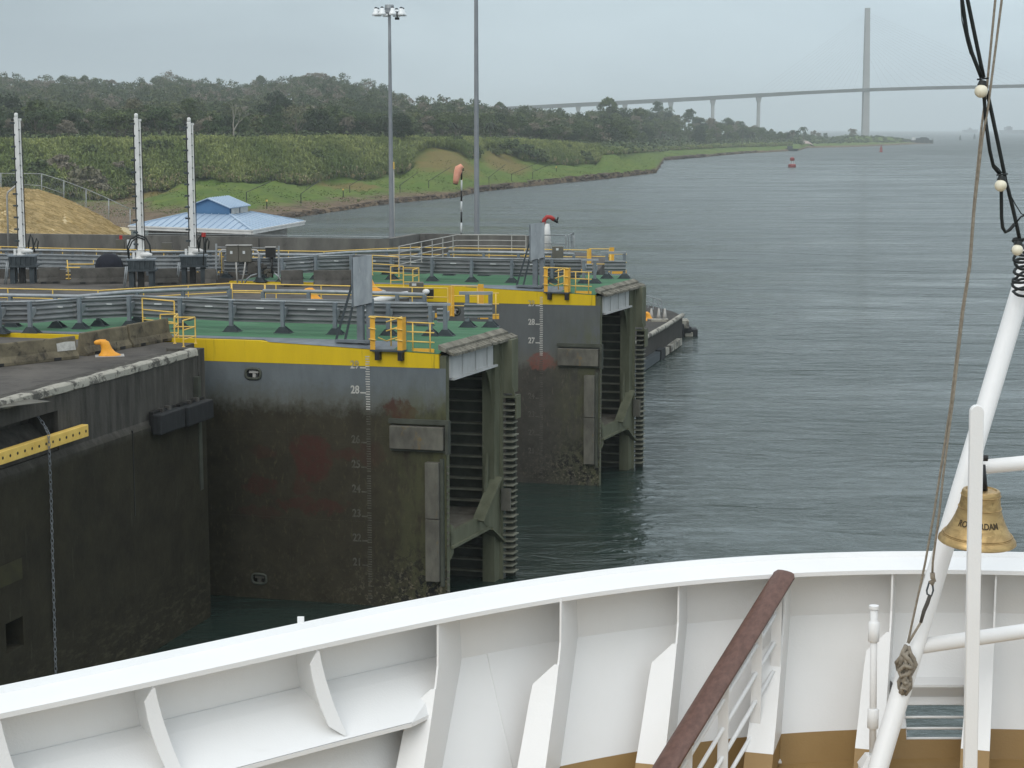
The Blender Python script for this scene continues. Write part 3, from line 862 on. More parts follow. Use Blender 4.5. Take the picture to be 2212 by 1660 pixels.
def bank_cover():
    r = np.random.default_rng(15); V = []; T = []; RV = []; RQ = []
    for k in range(9000):
        xp = r.uniform(180, 1560); p = land_profile(xp); t = r.uniform(0, 1) ** 1.3
        d = p[3][0] + (p[4][0] + 2 - p[3][0]) * t; z = float(np.interp(d, [a[0] for a in p], [a[1] for a in p]))
        if z < .9: continue
        b0 = bearing(xp, d, z - .05); a = r.uniform(0, 6.28); sd = np.array([math.cos(a), math.sin(a), 0.]) * r.uniform(.10, .28); h = r.uniform(.06, .18)
        ln = np.array([r.uniform(-.2, .2), r.uniform(-.2, .2), h])
        V.append(np.array([b0 - sd, b0 + sd, b0 + sd * .7 + ln, b0 - sd * .7 + ln])); T.append(np.clip(.35 + .25 * math.sin(xp * .05 + d * .04) + r.normal(0, .15), 0, .77))
    v = np.concatenate(V)
    me = mesh_np('bank_grass', v, np.arange(len(v)).reshape(-1, 4), leaf_mat('bank_grass_blades', (0.070, 0.115, 0.022), (0.165, 0.175, 0.052), None, False, .9), np.array(T))
    o = bpy.data.objects.new('bank_grass', me); COL.objects.link(o); tag(o, 'short rough green grass on the sloping canal bank', 'grass', kind='stuff')
    n = 0
    for k in range(1300):
        xp = r.uniform(560, 1620); p = land_profile(xp); d = p[1][0] + r.uniform(-1.5, 4.5)
        z = float(np.interp(d, [a[0] for a in p], [a[1] for a in p])); s_ = r.uniform(.2, .75) * d / 500 * (1.3 if math.sin(xp * .031) > .3 else .7)
        c = bearing(xp, d, z); vs = np.array([[x, y, q_] for q_ in (-.6, .6) for x, y in ((-1, -1), (1, -1), (1, 1), (-1, 1))]) * np.array([s_, s_, s_ * .6]) * r.uniform(.6, 1.3, (8, 3)) + c
        RV.append(vs); RQ.append(np.array([(0, 3, 2, 1), (4, 5, 6, 7), (0, 1, 5, 4), (1, 2, 6, 5), (2, 3, 7, 6), (3, 0, 4, 7)]) + n); n += 8
    me = mesh_np('shore_rocks', np.concatenate(RV), np.concatenate(RQ), pm('shore_rock', (0.13, 0.10, 0.075), (0.06, 0.046, 0.036), .4, .95, 0, stain=(0.22, 0.18, 0.13), stain_amt=(.58, .7)))
    o = bpy.data.objects.new('shore_rocks', me); COL.objects.link(o); tag(o, 'dark brown rocks and clods along the eroded waterline', 'rocks', kind='stuff')
bank_cover()
# dark shrubs in and before the cane
for xp, t, s in ((95, .35, 1.3), (140, .45, 1.2), (110, .2, 1.2), (195, .12, 1.4), (225, .05, 1.3), (330, .75, 1.3), (365, .7, 1.2), (640, .7, .9), (1025, .1, 1.0), (1105, .35, 1.6), (1130, .25, 1.5), (1160, .1, 1.3), (1080, .3, 1.3), (1262, .1, 1.2), (985, .9, 1.0)):
    p = land_profile(xp); d = p[4][0] + (p[6][0] - p[4][0]) * t
    plant_tree('shrub', xp, d, s, 'dark rounded shrub growing among the wild cane on the embankment', 'dark shrubs in the cane', -.2)

rs_ = random.Random(31)
for k in range(9):
    xp = rs_.uniform(20, 1280); p = land_profile(xp); t = rs_.uniform(.05, .95); d = p[4][0] + (p[6][0] - p[4][0]) * t
    plant_tree('shrub', xp, d, rs_.uniform(.6, 1.25), 'dark rounded shrub growing among the wild cane on the embankment', 'dark shrubs in the cane', rs_.uniform(-.3, .9))
# ------------------------------------------------------------------ the lock: walls, quay, gates
ZQ = 10.5                               # quay level
C1 = at(446, 1333, z=0.0)               # foot of the near wall's end corner
A0 = at(0, 864, z=10.7)
ax = Vector((A0.x - C1.x, A0.y - C1.y, 0)); ax = -(ax.normalized())      # lock axis, pointing away
nx = Vector((ax.y, -ax.x, 0))                                            # into the chamber
UP = Vector((0, 0, 1))
def W(s, d, z):
    """near wall: s metres back from its corner towards us, d metres out of the face, height z"""
    p = C1 - ax * s + nx * d
    return Vector((p.x, p.y, z))
def onwall(x, y, d=0.0):
    r_ = ray(x, y); o_ = Vector((0, 0, HC)); c_ = W(0, d, 0)
    t = (c_ - o_).dot(nx) / r_.dot(nx)
    p = o_ + r_ * t
    return -(p - c_).dot(ax), p.z
def holed(mb, P, us, vs, holes, depth, back=None):
    """wall surface P(u, v, d) on a grid with rectangular pockets of the given depth"""
    def hole(u, v):
        return any(a < u < b and c < v < d_ for a, b, c, d_ in holes)
    us = sorted(set(us) | {a for h in holes for a in h[:2]}); vs = sorted(set(vs) | {a for h in holes for a in h[2:]})
    for i in range(len(us) - 1):
        for j in range(len(vs) - 1):
            if not hole((us[i] + us[i + 1]) / 2, (vs[j] + vs[j + 1]) / 2):
                mb.add([P(us[i], vs[j], 0), P(us[i + 1], vs[j], 0), P(us[i + 1], vs[j + 1], 0), P(us[i], vs[j + 1], 0)], [(0, 1, 2, 3)])
    for a, b, c, d_ in holes:
        f = [P(a, c, 0), P(b, c, 0), P(b, d_, 0), P(a, d_, 0)]; k = [P(a, c, depth), P(b, c, depth), P(b, d_, depth), P(a, d_, depth)]
        mb.add(f + k, [(4, 5, 6, 7)] + [(i, (i + 1) % 4, 4 + (i + 1) % 4, 4 + i) for i in range(4)])

# gate frame: local x runs along the leaf towards its hinge, local -y away from us
TIP1 = at(963, 797, z=9.72); TIP1.z = 0
TIP2 = at(1297, 661, z=9.72); TIP2.z = 0
HIN = at(452, 780, z=9.72)
ux = Vector((HIN.x - TIP1.x, HIN.y - TIP1.y, 0)).normalized()
GROT = math.atan2(ux.y, ux.x)
away = Vector((0.38, 0.925, 0)).normalized()
SK = away.dot(ux)                       # the mitre end is cut on a slant
vb = Vector((-ux.y, ux.x, 0))
AW = away.dot(-vb) if away.dot(vb) < 0 else away.dot(vb)
def G(a, b, z):
    return Vector((a + SK * b, -AW * b, z))
def toG(p, tip=None):
    q_ = Vector(p) - (tip or TIP1)
    a = q_.x * ux.x + q_.y * ux.y; y = -(q_.x * vb.x + q_.y * vb.y)
    return Vector((a, -y if y > 0 else -y, p[2])) if False else Vector((a, q_.x * vb.x + q_.y * vb.y, p[2]))
def fromG(l, tip):
    p = tip + ux * l[0] + vb * l[1]
    return Vector((p.x, p.y, l[2]))

# near lock wall -----------------------------------------------------------
lw = thing('lock_wall', 'dark stained concrete lock wall with flaking white edge in the left foreground', 'wall', W(0, 0, 0))
mb = MB()
Pl = lambda u, v, d: W(u, .16 - d, v)
s_h0, z_h0 = onwall(52, 1400, .16); s_h1, z_h1 = onwall(8, 1350, .16)
holed(mb, Pl, [0, 5, 12, 30, 60], [-2.5, 0, 3, 6, 8.3], [(s_h0, s_h0 + 1.0, z_h0 + .1, z_h0 + 1.05)], .9)
mb.add([W(0, .16, -2.5), W(0, .16, 8.3), W(0, -3.0, 8.3), W(0, -3.0, -2.5)], [(0, 1, 2, 3)])
mb.add([W(0, .16, 8.3), W(60, .16, 8.3), W(60, 0, 8.52), W(0, 0, 8.52)], [(0, 1, 2, 3)])
mb.build('lower_wall', M['lock_wall'], lw)
# the top course, with the sloping recess cut under its edge
s_r, _ = onwall(125, 905, 0)
mb = MB()
def wbox(mb, s0, s1, d0, d1, z0, z1):
    mb.hexa([W(s0, d0, z0), W(s1, d0, z0), W(s1, d1, z0), W(s0, d1, z0), W(s0, d0, z1), W(s1, d0, z1), W(s1, d1, z1), W(s0, d1, z1)])
wbox(mb, 0, s_r, -1.2, 0, 8.5, 10.52)
wbox(mb, s_r, 60, -1.2, 0, 9.85, 10.52)
mb.add([W(s_r, -.05, 8.53), W(s_r + 4.2, -.05, 8.53), W(s_r + 4.2, -1.05, 9.4), W(s_r, -1.05, 9.4)], [(0, 1, 2, 3)])
mb.add([W(s_r + 4.2, -.03, 8.5), W(60, -.03, 8.5), W(60, -.03, 9.85), W(s_r + 4.2, -.03, 9.85)], [(0, 1, 2, 3)])
mb.add([W(s_r, -1.1, 8.5), W(60, -1.1, 8.5), W(60, -1.1, 9.9), W(s_r, -1.1, 9.9)], [(0, 1, 2, 3)])
mb.build('top_course', M['lock_wall'], lw)
mb = MB()
cp_ = [(-.34, 10.50), (-.34, 10.60), (-.28, 10.66), (-.02, 10.66), (.05, 10.60), (.06, 10.40), (.0, 10.36)]
ss = list(np.arange(.25, 60, .45)); vs = []
for s in ss:
    for d_, z_ in cp_: vs.append(W(s, d_ + random.uniform(-.015, .012), z_ + random.uniform(-.014, .012)))
fs = [(i * 7 + j, i * 7 + 7 + j, i * 7 + 7 + (j + 1) % 7, i * 7 + (j + 1) % 7) for i in range(len(ss) - 1) for j in range(7)] + [tuple(range(7)), tuple(range(7 * len(ss) - 7, 7 * len(ss)))]
mb.add(vs, fs)
mb.build('edge_curb', M['curb'], lw, smooth='auto')
# end column of the wall
mb = MB(); wbox(mb, -.30, .22, -1.3, .05, -2.5, 10.62)
mb.build('end_column', M['lock_wall'], lw)
mb = MB()
wbox(mb, .36, .62, -.02, .2, 5.2, 9.6)
mb.build('guide_slot', M['algae_dark'], lw)
# surface of the near wall, back to the gate line
gl0 = fromG(Vector((10.3, .55, 0)), TIP1); gl1 = fromG(Vector((60, .55, 0)), TIP1)
# quay: three blocks round the two gate recesses
mbq = MB()
pa = W(0, -1.2, 0); pb = W(60, -1.2, 0)
mbq.prism([(pa.x, pa.y), (pb.x, pb.y), (-75, pb.y - 10), (-75, gl1.y), (gl1.x, gl1.y), (gl0.x, gl0.y)], -2.5, 10.5)
def wl(Y, off=0.0):
    t = (Y - C1.y) / ax.y
    return Vector((C1.x + ax.x * t - off, Y, 0))
b1 = fromG(Vector((4, -7.6, 0)), TIP1); b1f = fromG(Vector((75, -7.6, 0)), TIP1)
f2 = fromG(Vector((5, .5, 0)), TIP2); f2f = fromG(Vector((75, .5, 0)), TIP2)
def meet(p, q, off=.6):
    """where a line along the leaf meets the wall line"""
    d = (q - p); o_ = Vector((C1.x - off, C1.y, 0))
    den = d.x * ax.y - d.y * ax.x
    t = ((o_.x - p.x) * ax.y - (o_.y - p.y) * ax.x) / den
    return p + d * t
m1 = meet(b1, b1f); m2 = meet(f2, f2f)
mbq.prism([(m1.x, m1.y), (m2.x, m2.y), (f2f.x, f2f.y), (b1f.x, b1f.y)], -2.5, 10.5)
b2 = fromG(Vector((4, -7.6, 0)), TIP2); b2f = fromG(Vector((75, -7.6, 0)), TIP2)
m3 = meet(b2, b2f)
mbq.prism([(m3.x, m3.y), (5.2, 106), (6.5, 118), (0, 132), (-70, 150), (b2f.x, b2f.y)], -2.5, 10.5)
tag(mbq.build('quay', M['quay_top']), kind='structure')

# ------------------------------------------------------------------ gate leaves
T_ = 7.1
M['shelf'] = pm('weathered_steel_lit_tone', (0.20, 0.20, 0.155), (0.12, 0.12, 0.085), 1.4, .7, .4, 12, stain=(0.26, 0.25, 0.20), stain_amt=(.6, .75))  # lighter copy of the algae steel: light caught on edges is in the colour
ZD = 10.6
def edge_z(a):
    return float(np.interp(a, [0, 7.6, 8.0, 30], [10.28, 10.58, 10.60, 10.60]))
def text_mesh(body, size, extrude=.006):
    cu = bpy.data.curves.new('t', 'FONT'); cu.body = body; cu.size = size; cu.extrude = extrude; cu.offset = size * .022; cu.align_x = 'RIGHT'; cu.align_y = 'CENTER'
    o = bpy.data.objects.new('t', cu); COL.objects.link(o)
    dg = bpy.context.evaluated_depsgraph_get(); dg.update()
    me = bpy.data.meshes.new_from_object(o.evaluated_get(dg))
    vs = [v.co.copy() for v in me.vertices]; fs = [tuple(p.vertices) for p in me.polygons]
    bpy.data.objects.remove(o); bpy.data.curves.remove(cu); bpy.data.meshes.remove(me)
    return vs, fs
def make_gate(face, label, z_white, clean):
    g = thing('lock_gate', label, 'lock gate')
    L = 21.0
    # front skin with the two hook pockets
    mb = MB()
    Pf = lambda u, v, d: G(u, d, v)
    holes = [(7.72, 8.34, 9.06, 9.46), (7.66, 8.26, .62, 1.0)]
    holed(mb, Pf, [0, 2, 5, 7, 9, 14, L], [-2.5, 0, 3, 6, 8, 9.72], holes, .42)
    mb.build('front_plate', face, g)
    for (a0, a1, z0, z1) in holes:
        rim = MB(); n = 20
        ca, cz, ra, rz_ = (a0 + a1) / 2, (z0 + z1) / 2, (a1 - a0) / 2, (z1 - z0) / 2
        pth = []
        for k in range(n + 1):
            t = 2 * math.pi * k / n; c_, s_ = math.cos(t), math.sin(t)
            pth.append(G(ca + ra * 1.02 * math.copysign(abs(c_) ** .6, c_), -.01, cz + rz_ * 1.04 * math.copysign(abs(s_) ** .6, s_)))
        rim.tube(pth, .06, 6, False)
        r_o = rim.build('hook_rim', M['algae_dark'], g, True)
        hk = MB()
        hk.add(*_hx(G, ca - .06, ca + .06, .06, .30, z0 - .02, cz + .04)).add(*_hx(G, ca - .20, ca + .20, .03, .14, cz + .02, cz + .12))
        hk.build('hook', M['conduit'] if z0 > 5 else M['fender_face'], g)
    for z in (6.9, 3.4):
        MB().add(*_hx(G, .3, L, -.006, .02, z, z + .025)).build('plate_seam', face, g)
    for a in (6.6, 11.5):
        MB().add(*_hx(G, a, a + .025, -.006, .02, -1, 9.7)).build('plate_seam', face, g)
    # yellow band
    mb = MB(); aa = [0.28, 1.0, 3, 5, 7.35, 7.75, L]
    zt = [edge_z(a) - .02 for a in aa]; zt[4] -= 0.0
    zt[5] = 10.60; zt[6] = 10.60
    vs = []
    for a, z in zip(aa, zt):
        vs += [G(a, -.012, 9.72), G(a, -.012, z), G(a, .2, 9.72), G(a, .2, z)]
    fs = []
    for i in range(len(aa) - 1):
        k = i * 4
        fs += [(k, k + 4, k + 5, k + 1), (k + 1, k + 5, k + 7, k + 3), (k, k + 2, k + 6, k + 4)]
    fs += [(0, 1, 3, 2)]
    mb.add(vs, fs); mb.build('yellow_band', M['band'], g)
    # deck: green roadway, grey margin falling to the band
    mb = MB()
    mb.add([G(1.0, 2.2, ZD), G(L, 2.2, ZD), G(L, T_ + 1.9, ZD), G(1.6, T_ + 1.9, ZD), G(.32, 6.3, ZD), G(.32, 1.2, ZD - .02)], [(0, 1, 2, 3, 4, 5)])
    mb.add([G(.28, .0, edge_z(.3) - .005), G(2.2, 0, edge_z(2.2)), G(2.2, 1.2, ZD - .01), G(.32, 1.2, ZD - .02)], [(0, 1, 2, 3)])
    mb.add([G(2.2, 1.2, ZD - .01), G(L, 1.2, ZD - .01), G(L, 2.2, ZD), G(1.0, 2.2, ZD), G(.32, 1.2, ZD - .02)], [(0, 1, 2, 3, 4)])
    mb.build('roadway', M['deck_green'], g)
    mb = MB()
    mb.add([G(2.2, -.01, edge_z(2.2)), G(7.35, -.01, edge_z(7.35)), G(7.75, .4, ZD - .005), G(L, .4, ZD - .005), G(L, 1.2, ZD - .008), G(2.2, 1.2, ZD - .008)], [(0, 1, 2, 3, 4, 5)])
    mb.build('deck_margin', M['grey_paint'], g)
    mb = MB(); mb.add(*_hx(G, 1.6, L, T_, T_ + 1.9, ZD - .35, ZD - .01)); mb.build('walkway', M['grey_paint'], g)
    # far skin, end framing
    mb = MB(); mb.add(*_hx(G, .0, L, 5.52, 5.64, -2.5, ZD - .1)); mb.add(*_hx(G, 8.0, 8.1, .1, 5.5, -2.5, ZD - .1))
    mb.build('back_plate', M['algae_dark'], g)
    rb = MB()
    for k in range(14):
        z = 3.35 + k * .475
        rb.add(*_hx(G, .05, 7.9, 5.18, 5.51, z, z + .06))
    for k in range(5):
        z = .3 + k * .5
        rb.add(*_hx(G, .05, 7.9, 5.18, 5.51, z, z + .06))
    rb.build('stiffener', M['shelf'], g)  # ribs paler than the back plate: light on their tops is painted in
    mb = MB(); mb.add(*_hx(G, .02, .42, .08, .34, -2.5, 10.2))
    mb.build('near_post', M['algae_steel'], g)
    mb = MB(); mb.add(*_hx(G, -.03, .05, .34, .56, 9.3, 10.15)); mb.add(*_hx(G, .02, .10, .56, 4.8, 9.28, 10.16)); mb.add(*_hx(G, -.12, .3, .5, 4.95, 9.20, 9.29))
    for b in (1.6, 2.9, 4.1): mb.add(*_hx(G, -.03, .03, b, b + .05, 9.29, 10.16))
    mb.build('end_girder', M['girder'], g)
    mb = MB(); mb.add(*_hx(G, -.02, .16, 4.80, 5.50, -2.5, 10.25)); mb.add(*_hx(G, -.14, -.02, 5.38, 5.50, -2.5, 10.2)); mb.add(*_hx(G, .16, .5, 4.80, 4.9, -2.5, 10.2))
    mb.build('far_post', M['algae_steel'], g)
    mb = MB()
    arc = [G(.1, 4.82, 9.2)] + [G(.1, 4.82 - .75 * (1 - math.sin(t)) , 9.2 - 1.5 * (1 - math.cos(t))) for t in np.linspace(0.05, math.pi / 2, 8)] + [G(.1, 4.82, 7.7)]
    mb.plate([G(.1, 4.82, 9.2), G(.1, 4.05, 9.2), G(.1, 4.35, 9.0), G(.1, 4.6, 8.6), G(.1, 4.75, 8.1), G(.1, 4.82, 7.6)], G(.06, 0, 0))
    mb.plate([G(-.05, 4.82, 9.2), G(-.05, 4.82, 7.6), G(-.05, 4.92, 7.6), G(-.05, 4.92, 9.2)], G(.1, 0, 0))
    mb.build('corner_bracket', M['algae_steel'], g)
    # internal floor and the sill below it
    mb = MB(); mb.add(*_hx(G, .25, 7.9, .35, 5.5, 2.95, 3.05)); mb.build('floor', M['silt'], g)
    mb = MB()
    mb.add(*_hx(G, -.02, .16, .34, 4.1, 2.55, 3.12)); mb.add(*_hx(G, -.14, .3, .34, 4.15, 2.45, 2.55))
    mb.plate([G(-.02, .34, 3.45), G(-.02, .62, 3.3), G(-.02, .62, 2.2), G(-.02, .34, 2.0)], G(.08, 0, 0))
    mb.build('sill_beam', M['algae_steel'], g)
    mb = MB()
    mb.plate([G(-.04, 3.1, 3.12), G(-.04, 4.1, 2.5), G(-.04, 5.46, 1.7), G(-.04, 5.46, 4.5), G(-.04, 4.9, 4.35)], G(.08, 0, 0))
    mb.bar(G(-.05, 4.98, 4.5), G(-.05, 3.02, 3.02), .10, .5, up=(1, 0, 0)); mb.bar(G(-.05, 4.15, 2.45), G(-.05, 5.5, 1.6), .10, .4, up=(1, 0, 0))
    mb.plate([G(.12, 4.5, 5.6), G(.12, 4.5, 4.2), G(.12, 4.2, 3.9)], G(.08, 0, 0))
    mb.build('knee_bracket', M['algae_steel'], g)
    # open fender of stacked shelves on the far corner
    mb = MB(); mb.add(*_hx(G, -.50, -.03, 5.51, 6.2, 8.0, 10.25)); mb.add(*_hx(G, -.62, -.03, 5.45, 6.2, 7.80, 7.88)); mb.add(*_hx(G, -.66, -.60, 5.6, 6.1, 6.9, 7.82)); mb.plate([G(-.50, 5.55, 8.3), G(-.64, 5.55, 7.85), G(-.50, 5.55, 7.85)], G(0, .05, 0))
    mb.build('upper_fender', M['algae_steel'], g)
    mb = MB(); mb.add(*_hx(G, -.46, -.03, 6.02, 6.12, -2.5, 7.8)); mb.build('fender_back', M['algae_dark'], g)
    for k in range(28):
        z = .28 + k * .268
        sh = MB(); j = random.uniform(-.05, .03)
        sh.add(*_hx(G, -.56 + j, -.03, 5.44 + j, 6.02, z, z + .045))
        sh.build('fender_shelf', M['shelf'], g)
    mb = MB(); mb.add(*_hx(G, -.50, -.12, 5.28, 5.40, 3.0, 3.95)); mb.build('scrap_plate', M['fender_face'], g)
    # timber-like coping along the mitred end, laid in short lengths
    mb = MB(); n = 24; nb_ = 7
    for k in range(nb_):
        b0 = -.15 + 6.4 * k / nb_; b1_ = -.15 + 6.4 * (k + .985) / nb_
        dz = random.uniform(-.012, .012)
        mb.hexa([G(.24, b0, 10.47 + dz), G(-.05, b0, 10.36 + dz), G(-.05, b1_, 10.36 + dz), G(.24, b1_, 10.47 + dz), G(.24, b0, 10.66 + dz), G(-.05, b0, 10.52 + dz), G(-.05, b1_, 10.52 + dz), G(.24, b1_, 10.66 + dz)])
    mb.build('coping', M['coping'], g)
    mb = MB()
    for k in range(n):
        b0 = .0 + 6.6 * k / n; b1_ = .0 + 6.6 * (k + .9) / n
        dz = random.uniform(-.015, .015)
        mb.hexa([G(-.05, b0, 10.30 + dz), G(-.34, b0, 10.20 + dz), G(-.34, b1_, 10.20 + dz), G(-.05, b1_, 10.30 + dz), G(-.05, b0, 10.43 + dz), G(-.34, b0, 10.31 + dz), G(-.34, b1_, 10.31 + dz), G(-.05, b1_, 10.43 + dz)])
    mb.build('eave', M['coping'], g)
    # rubbing blocks
    mb = MB(); mb.add(*_hx(G, .02, 2.22, -.28, .02, 6.5, 7.42)); fb = mb.build('rubbing_block', M['fender_face'], g, bevel=.03)
    mb = MB(); mb.add(*_hx(G, -.16, 2.30, -.16, .04, 7.50, 7.68)); mb.add(*_hx(G, -.16, -.04, -.22, .05, 6.35, 7.5)); mb.add(*_hx(G, -.05, 2.26, -.12, .03, 6.40, 6.48))
    mb.build('block_frame', M['algae_dark'], g)
    mb = MB(); mb.add(*_hx(G, .22, .78, -.26, .02, 3.75, 6.0)); mb.add(*_hx(G, .22, .78, -.25, .02, 1.2, 3.72)); mb.build('rubbing_strip', M['fender_face'], g, bevel=.02)
    mb = MB(); mb.add(*_hx(G, .08, .2, -.14, .03, 1.0, 6.15)); mb.build('strip_frame', M['algae_dark'], g)
    for k in range(22):
        z = .5 + k * .265
        if random.random() < .85: MB().box(G(.0, .1, z), (.10, .10, .08)).build('bolt', M['fender_face'], g)
    # painted depth scale
    cl, fd = MB(), MB()
    for k in range(0, 102):
        z = .3 + k * .1
        tgt = cl if z > z_white else fd
        if z > 10.2: continue
        w = .30 if k % 10 == 3 and False else .17
        if tgt is fd and random.random() < .12: continue
        off = -.0165 if z > 9.68 else -.004
        tgt.add(*_hx(G, 3.12, 3.12 + w + random.uniform(-.015, .01), off, off + .006, z - .022, z + .022))
    for m_ in range(21, 30):
        z = m_ - 19.35
        tgt = cl if z > z_white else fd
        if m_ == 27 and not clean: continue
        if m_ in (25, 26) and clean: continue
        tgt.add(*_hx(G, 3.28, 3.52, -.005, .003, z - .028, z + .028))
        vs, fs = text_mesh(str(m_), .44)
        tgt.add([G(3.56 - v.x * .82, -.006 - v.z, z + .10 + v.y) for v in vs], fs)
    cl.build('scale_mark', M['paint_white'], g); fd.build('faded_scale_mark', M['paint_faded'], g)
    return g
def _hx(F, a0, a1, b0, b1, z0, z1):
    p = [F(a0, b0, z0), F(a1, b0, z0), F(a1, b1, z0), F(a0, b1, z0), F(a0, b0, z1), F(a1, b0, z1), F(a1, b1, z1), F(a0, b1, z1)]
    return p, [(0, 3, 2, 1), (4, 5, 6, 7), (0, 1, 5, 4), (1, 2, 6, 5), (2, 3, 7, 6), (3, 0, 4, 7)]
gate1 = make_gate(M['gate_near'], 'nearer steel lock gate with yellow band and weed darkened face with red scrapes', 7.95, False)
gate2 = make_gate(M['gate_far'], 'farther steel lock gate with yellow band and grey face marked 28 and 27', 6.9, True)
for g_, t_ in ((gate1, TIP1), (gate2, TIP2)):
    g_.location = t_; g_.rotation_euler = (0, 0, GROT)

# ------------------------------------------------------------------ railings, guard rails and gear on the gates (gate-local, then placed)
def place(root, tip):
    root.location = tip; root.rotation_euler = (0, 0, GROT); return root
def resample(path, step):
    pts = [Vector(p) for p in path]; out = [pts[0].copy()]; left = step
    for i in range(len(pts) - 1):
        a, b = pts[i], pts[i + 1]; L = (b - a).length; t = 0
        if L < 1e-6: continue
        while t + left <= L:
            t += left; out.append(a + (b - a) * (t / L)); left = step
        left -= (L - t)
    return out
def railing(name, label, cat, path, h=1.05, mids=(.5,), step=2.0, r=.026, mat=None, toe=None, group=None, open_end=False, root=None, drop=None):
    """path = top rail; posts go down h"""
    g = root or thing(name, label, cat, (0, 0, 0), group)
    path = [Vector(p) for p in path]
    MB().tube(path, r, 8).build('top_rail', mat, g, True)
    for m_ in mids:
        MB().tube([p - UP * (h * m_) for p in path], r * .9, 7).build('mid_rail', mat, g, True)
    ps = resample(path, step)
    if not open_end and (ps[-1] - path[-1]).length > .3: ps.append(path[-1])
    for p in ps:
        mb = MB(); mb.tube([p, p - UP * (h - .01)], r * 1.05, 7); mb.box(p - UP * (h - .012), (.11, .11, .022))
        mb.build('post', mat, g, 'auto')
    if toe:
        mb = MB()
        for i in range(len(path) - 1):
            mb.bar(path[i] - UP * (h - .10), path[i + 1] - UP * (h - .10), .015, .17)
        mb.build('toe_board', toe, g)
    return g
def corrugated(path, off, z0, z1, waves=4, amp=.065):
    """W-beam sheet following a path; off = direction away from the posts"""
    mb = MB(); prof = []
    n = waves * 6
    for i in range(n + 1):
        t = i / n
        prof.append((amp * math.sin(t * waves * 2 * math.pi), z0 + (z1 - z0) * t))
    vs = []
    for p in path:
        for a, z in prof: vs.append(Vector((p.x, p.y, z)) + off * a)
    for p in path:
        for a, z in prof: vs.append(Vector((p.x, p.y, z)) + off * (a + .02))
    m_ = len(prof); N = len(path); fs = []
    for i in range(N - 1):
        for j in range(m_ - 1):
            k = i * m_ + j
            fs.append((k, k + m_, k + m_ + 1, k + 1)); fs.append((k + N * m_, k + N * m_ + 1, k + N * m_ + m_ + 1, k + N * m_ + m_))
    for i in range(N - 1):
        k = i * m_ + m_ - 1; fs.append((k, k + m_, k + m_ + N * m_, k + N * m_))
        k = i * m_; fs.append((k, k + N * m_, k + N * m_ + m_, k + m_))
    return mb.add(vs, fs)
OFF = Vector((0, -1, 0))     # away from us in gate space
def guard_post(p, h, root, base=True, block=True, sc_=1.0):
    o = MB().box(p + UP * (h / 2 + .03), (.15, .15, h - .06)).build('post', M['grey_paint'], root)
    off = [] 
    if base:
        a = .36 * sc_; mb = MB()
        mb.hexa([p + Vector((-a, .10, 0)), p + Vector((a, .10, 0)), p + Vector((a, .06, 0)), p + Vector((-a, .06, 0)),
                 p + Vector((-.13, .10, .26)), p + Vector((.13, .10, .26)), p + Vector((.13, .06, .26)), p + Vector((-.13, .06, .26))])
        mb.box(p + UP * .012 + OFF * .1, (2 * a, .52, .024))
        for q_ in (-.10, .10): mb.plate([p + Vector((q_, -.08, .02)), p + Vector((q_ * 3.2, -.36, .02)), p + Vector((q_, -.08, .30))], (.02, 0, 0))
        mb.build('foot', M['dark_grey'], o)
    if block:
        mb = MB().hexa([p + Vector((-.07, -.08, h - .72)), p + Vector((.07, -.08, h - .72)), p + Vector((.07, -.42, h - .50)), p + Vector((-.07, -.42, h - .50)),
                 p + Vector((-.07, -.08, h - .30)), p + Vector((.07, -.08, h - .30)), p + Vector((.07, -.42, h - .26)), p + Vector((-.07, -.42, h - .26))])
        mb.build('offset_block', M['galv'], o)
    return o
near_px = [(-70, 722), (0, 721), (66, 720), (173, 711), (280, 706), (390, 711), (500, 717), (611, 720), (724, 723), (839, 725), (918, 725.5)]
NEAR = [toG(at(x, y, z=ZD)) for x, y in near_px]
FARP = [[toG(at(x, y, z=ZD + 1.35)) for x, y in s] for s in ([(-80, 638), (0, 638), (170, 641), (280, 631), (352, 628), (496, 623)], [(568, 629), (730, 631), (917, 637)])]
YEL = [toG(at(x, y, z=12.0)) for x, y in [(-80, 622), (0, 623.5), (216, 628), (352, 620), (495, 612.5), (600, 615), (744, 618), (868, 621), (967, 623)]]
YEL2 = [toG(at(x, y, z=12.0)) for x, y in [(975, 618), (1034, 619)]]
M['beam'] = pm('weathered_guard_rail', (0.25, 0.265, 0.27), (0.16, 0.17, 0.175), 1.6, 0.5, 0.0, 20, metal=0.3, stretch=(.5, 1, 3), stain=(0.36, 0.37, 0.37), stain_amt=(0.60, 0.78))
def guard_near(label):
    g = thing('guard_rail', label, 'guard rail', group=None)
    beam = [p + OFF * .46 for p in NEAR]
    corrugated(beam, OFF, ZD + .38, ZD + 1.22).build('beam', M['beam'], g, 'auto')
    mb = MB()
    for i in range(len(beam) - 1):
        mb.tube([Vector((beam[i].x, beam[i].y, ZD + 1.27)), Vector((beam[i + 1].x, beam[i + 1].y, ZD + 1.27))], .05, 8)
    mb.build('top_pipe', M['galv'], g, True)
    for p in NEAR[1:-1]:
        guard_post(p, 1.32, g)
    for i in range(3, len(NEAR) - 1):
        c = NEAR[i] * .5 + NEAR[i - 1] * .5 + OFF * .36
        MB().box(Vector((c.x, c.y, ZD + .98)), (.34, .015, .05)).build('reflector', M['louvre'], g)
    return g
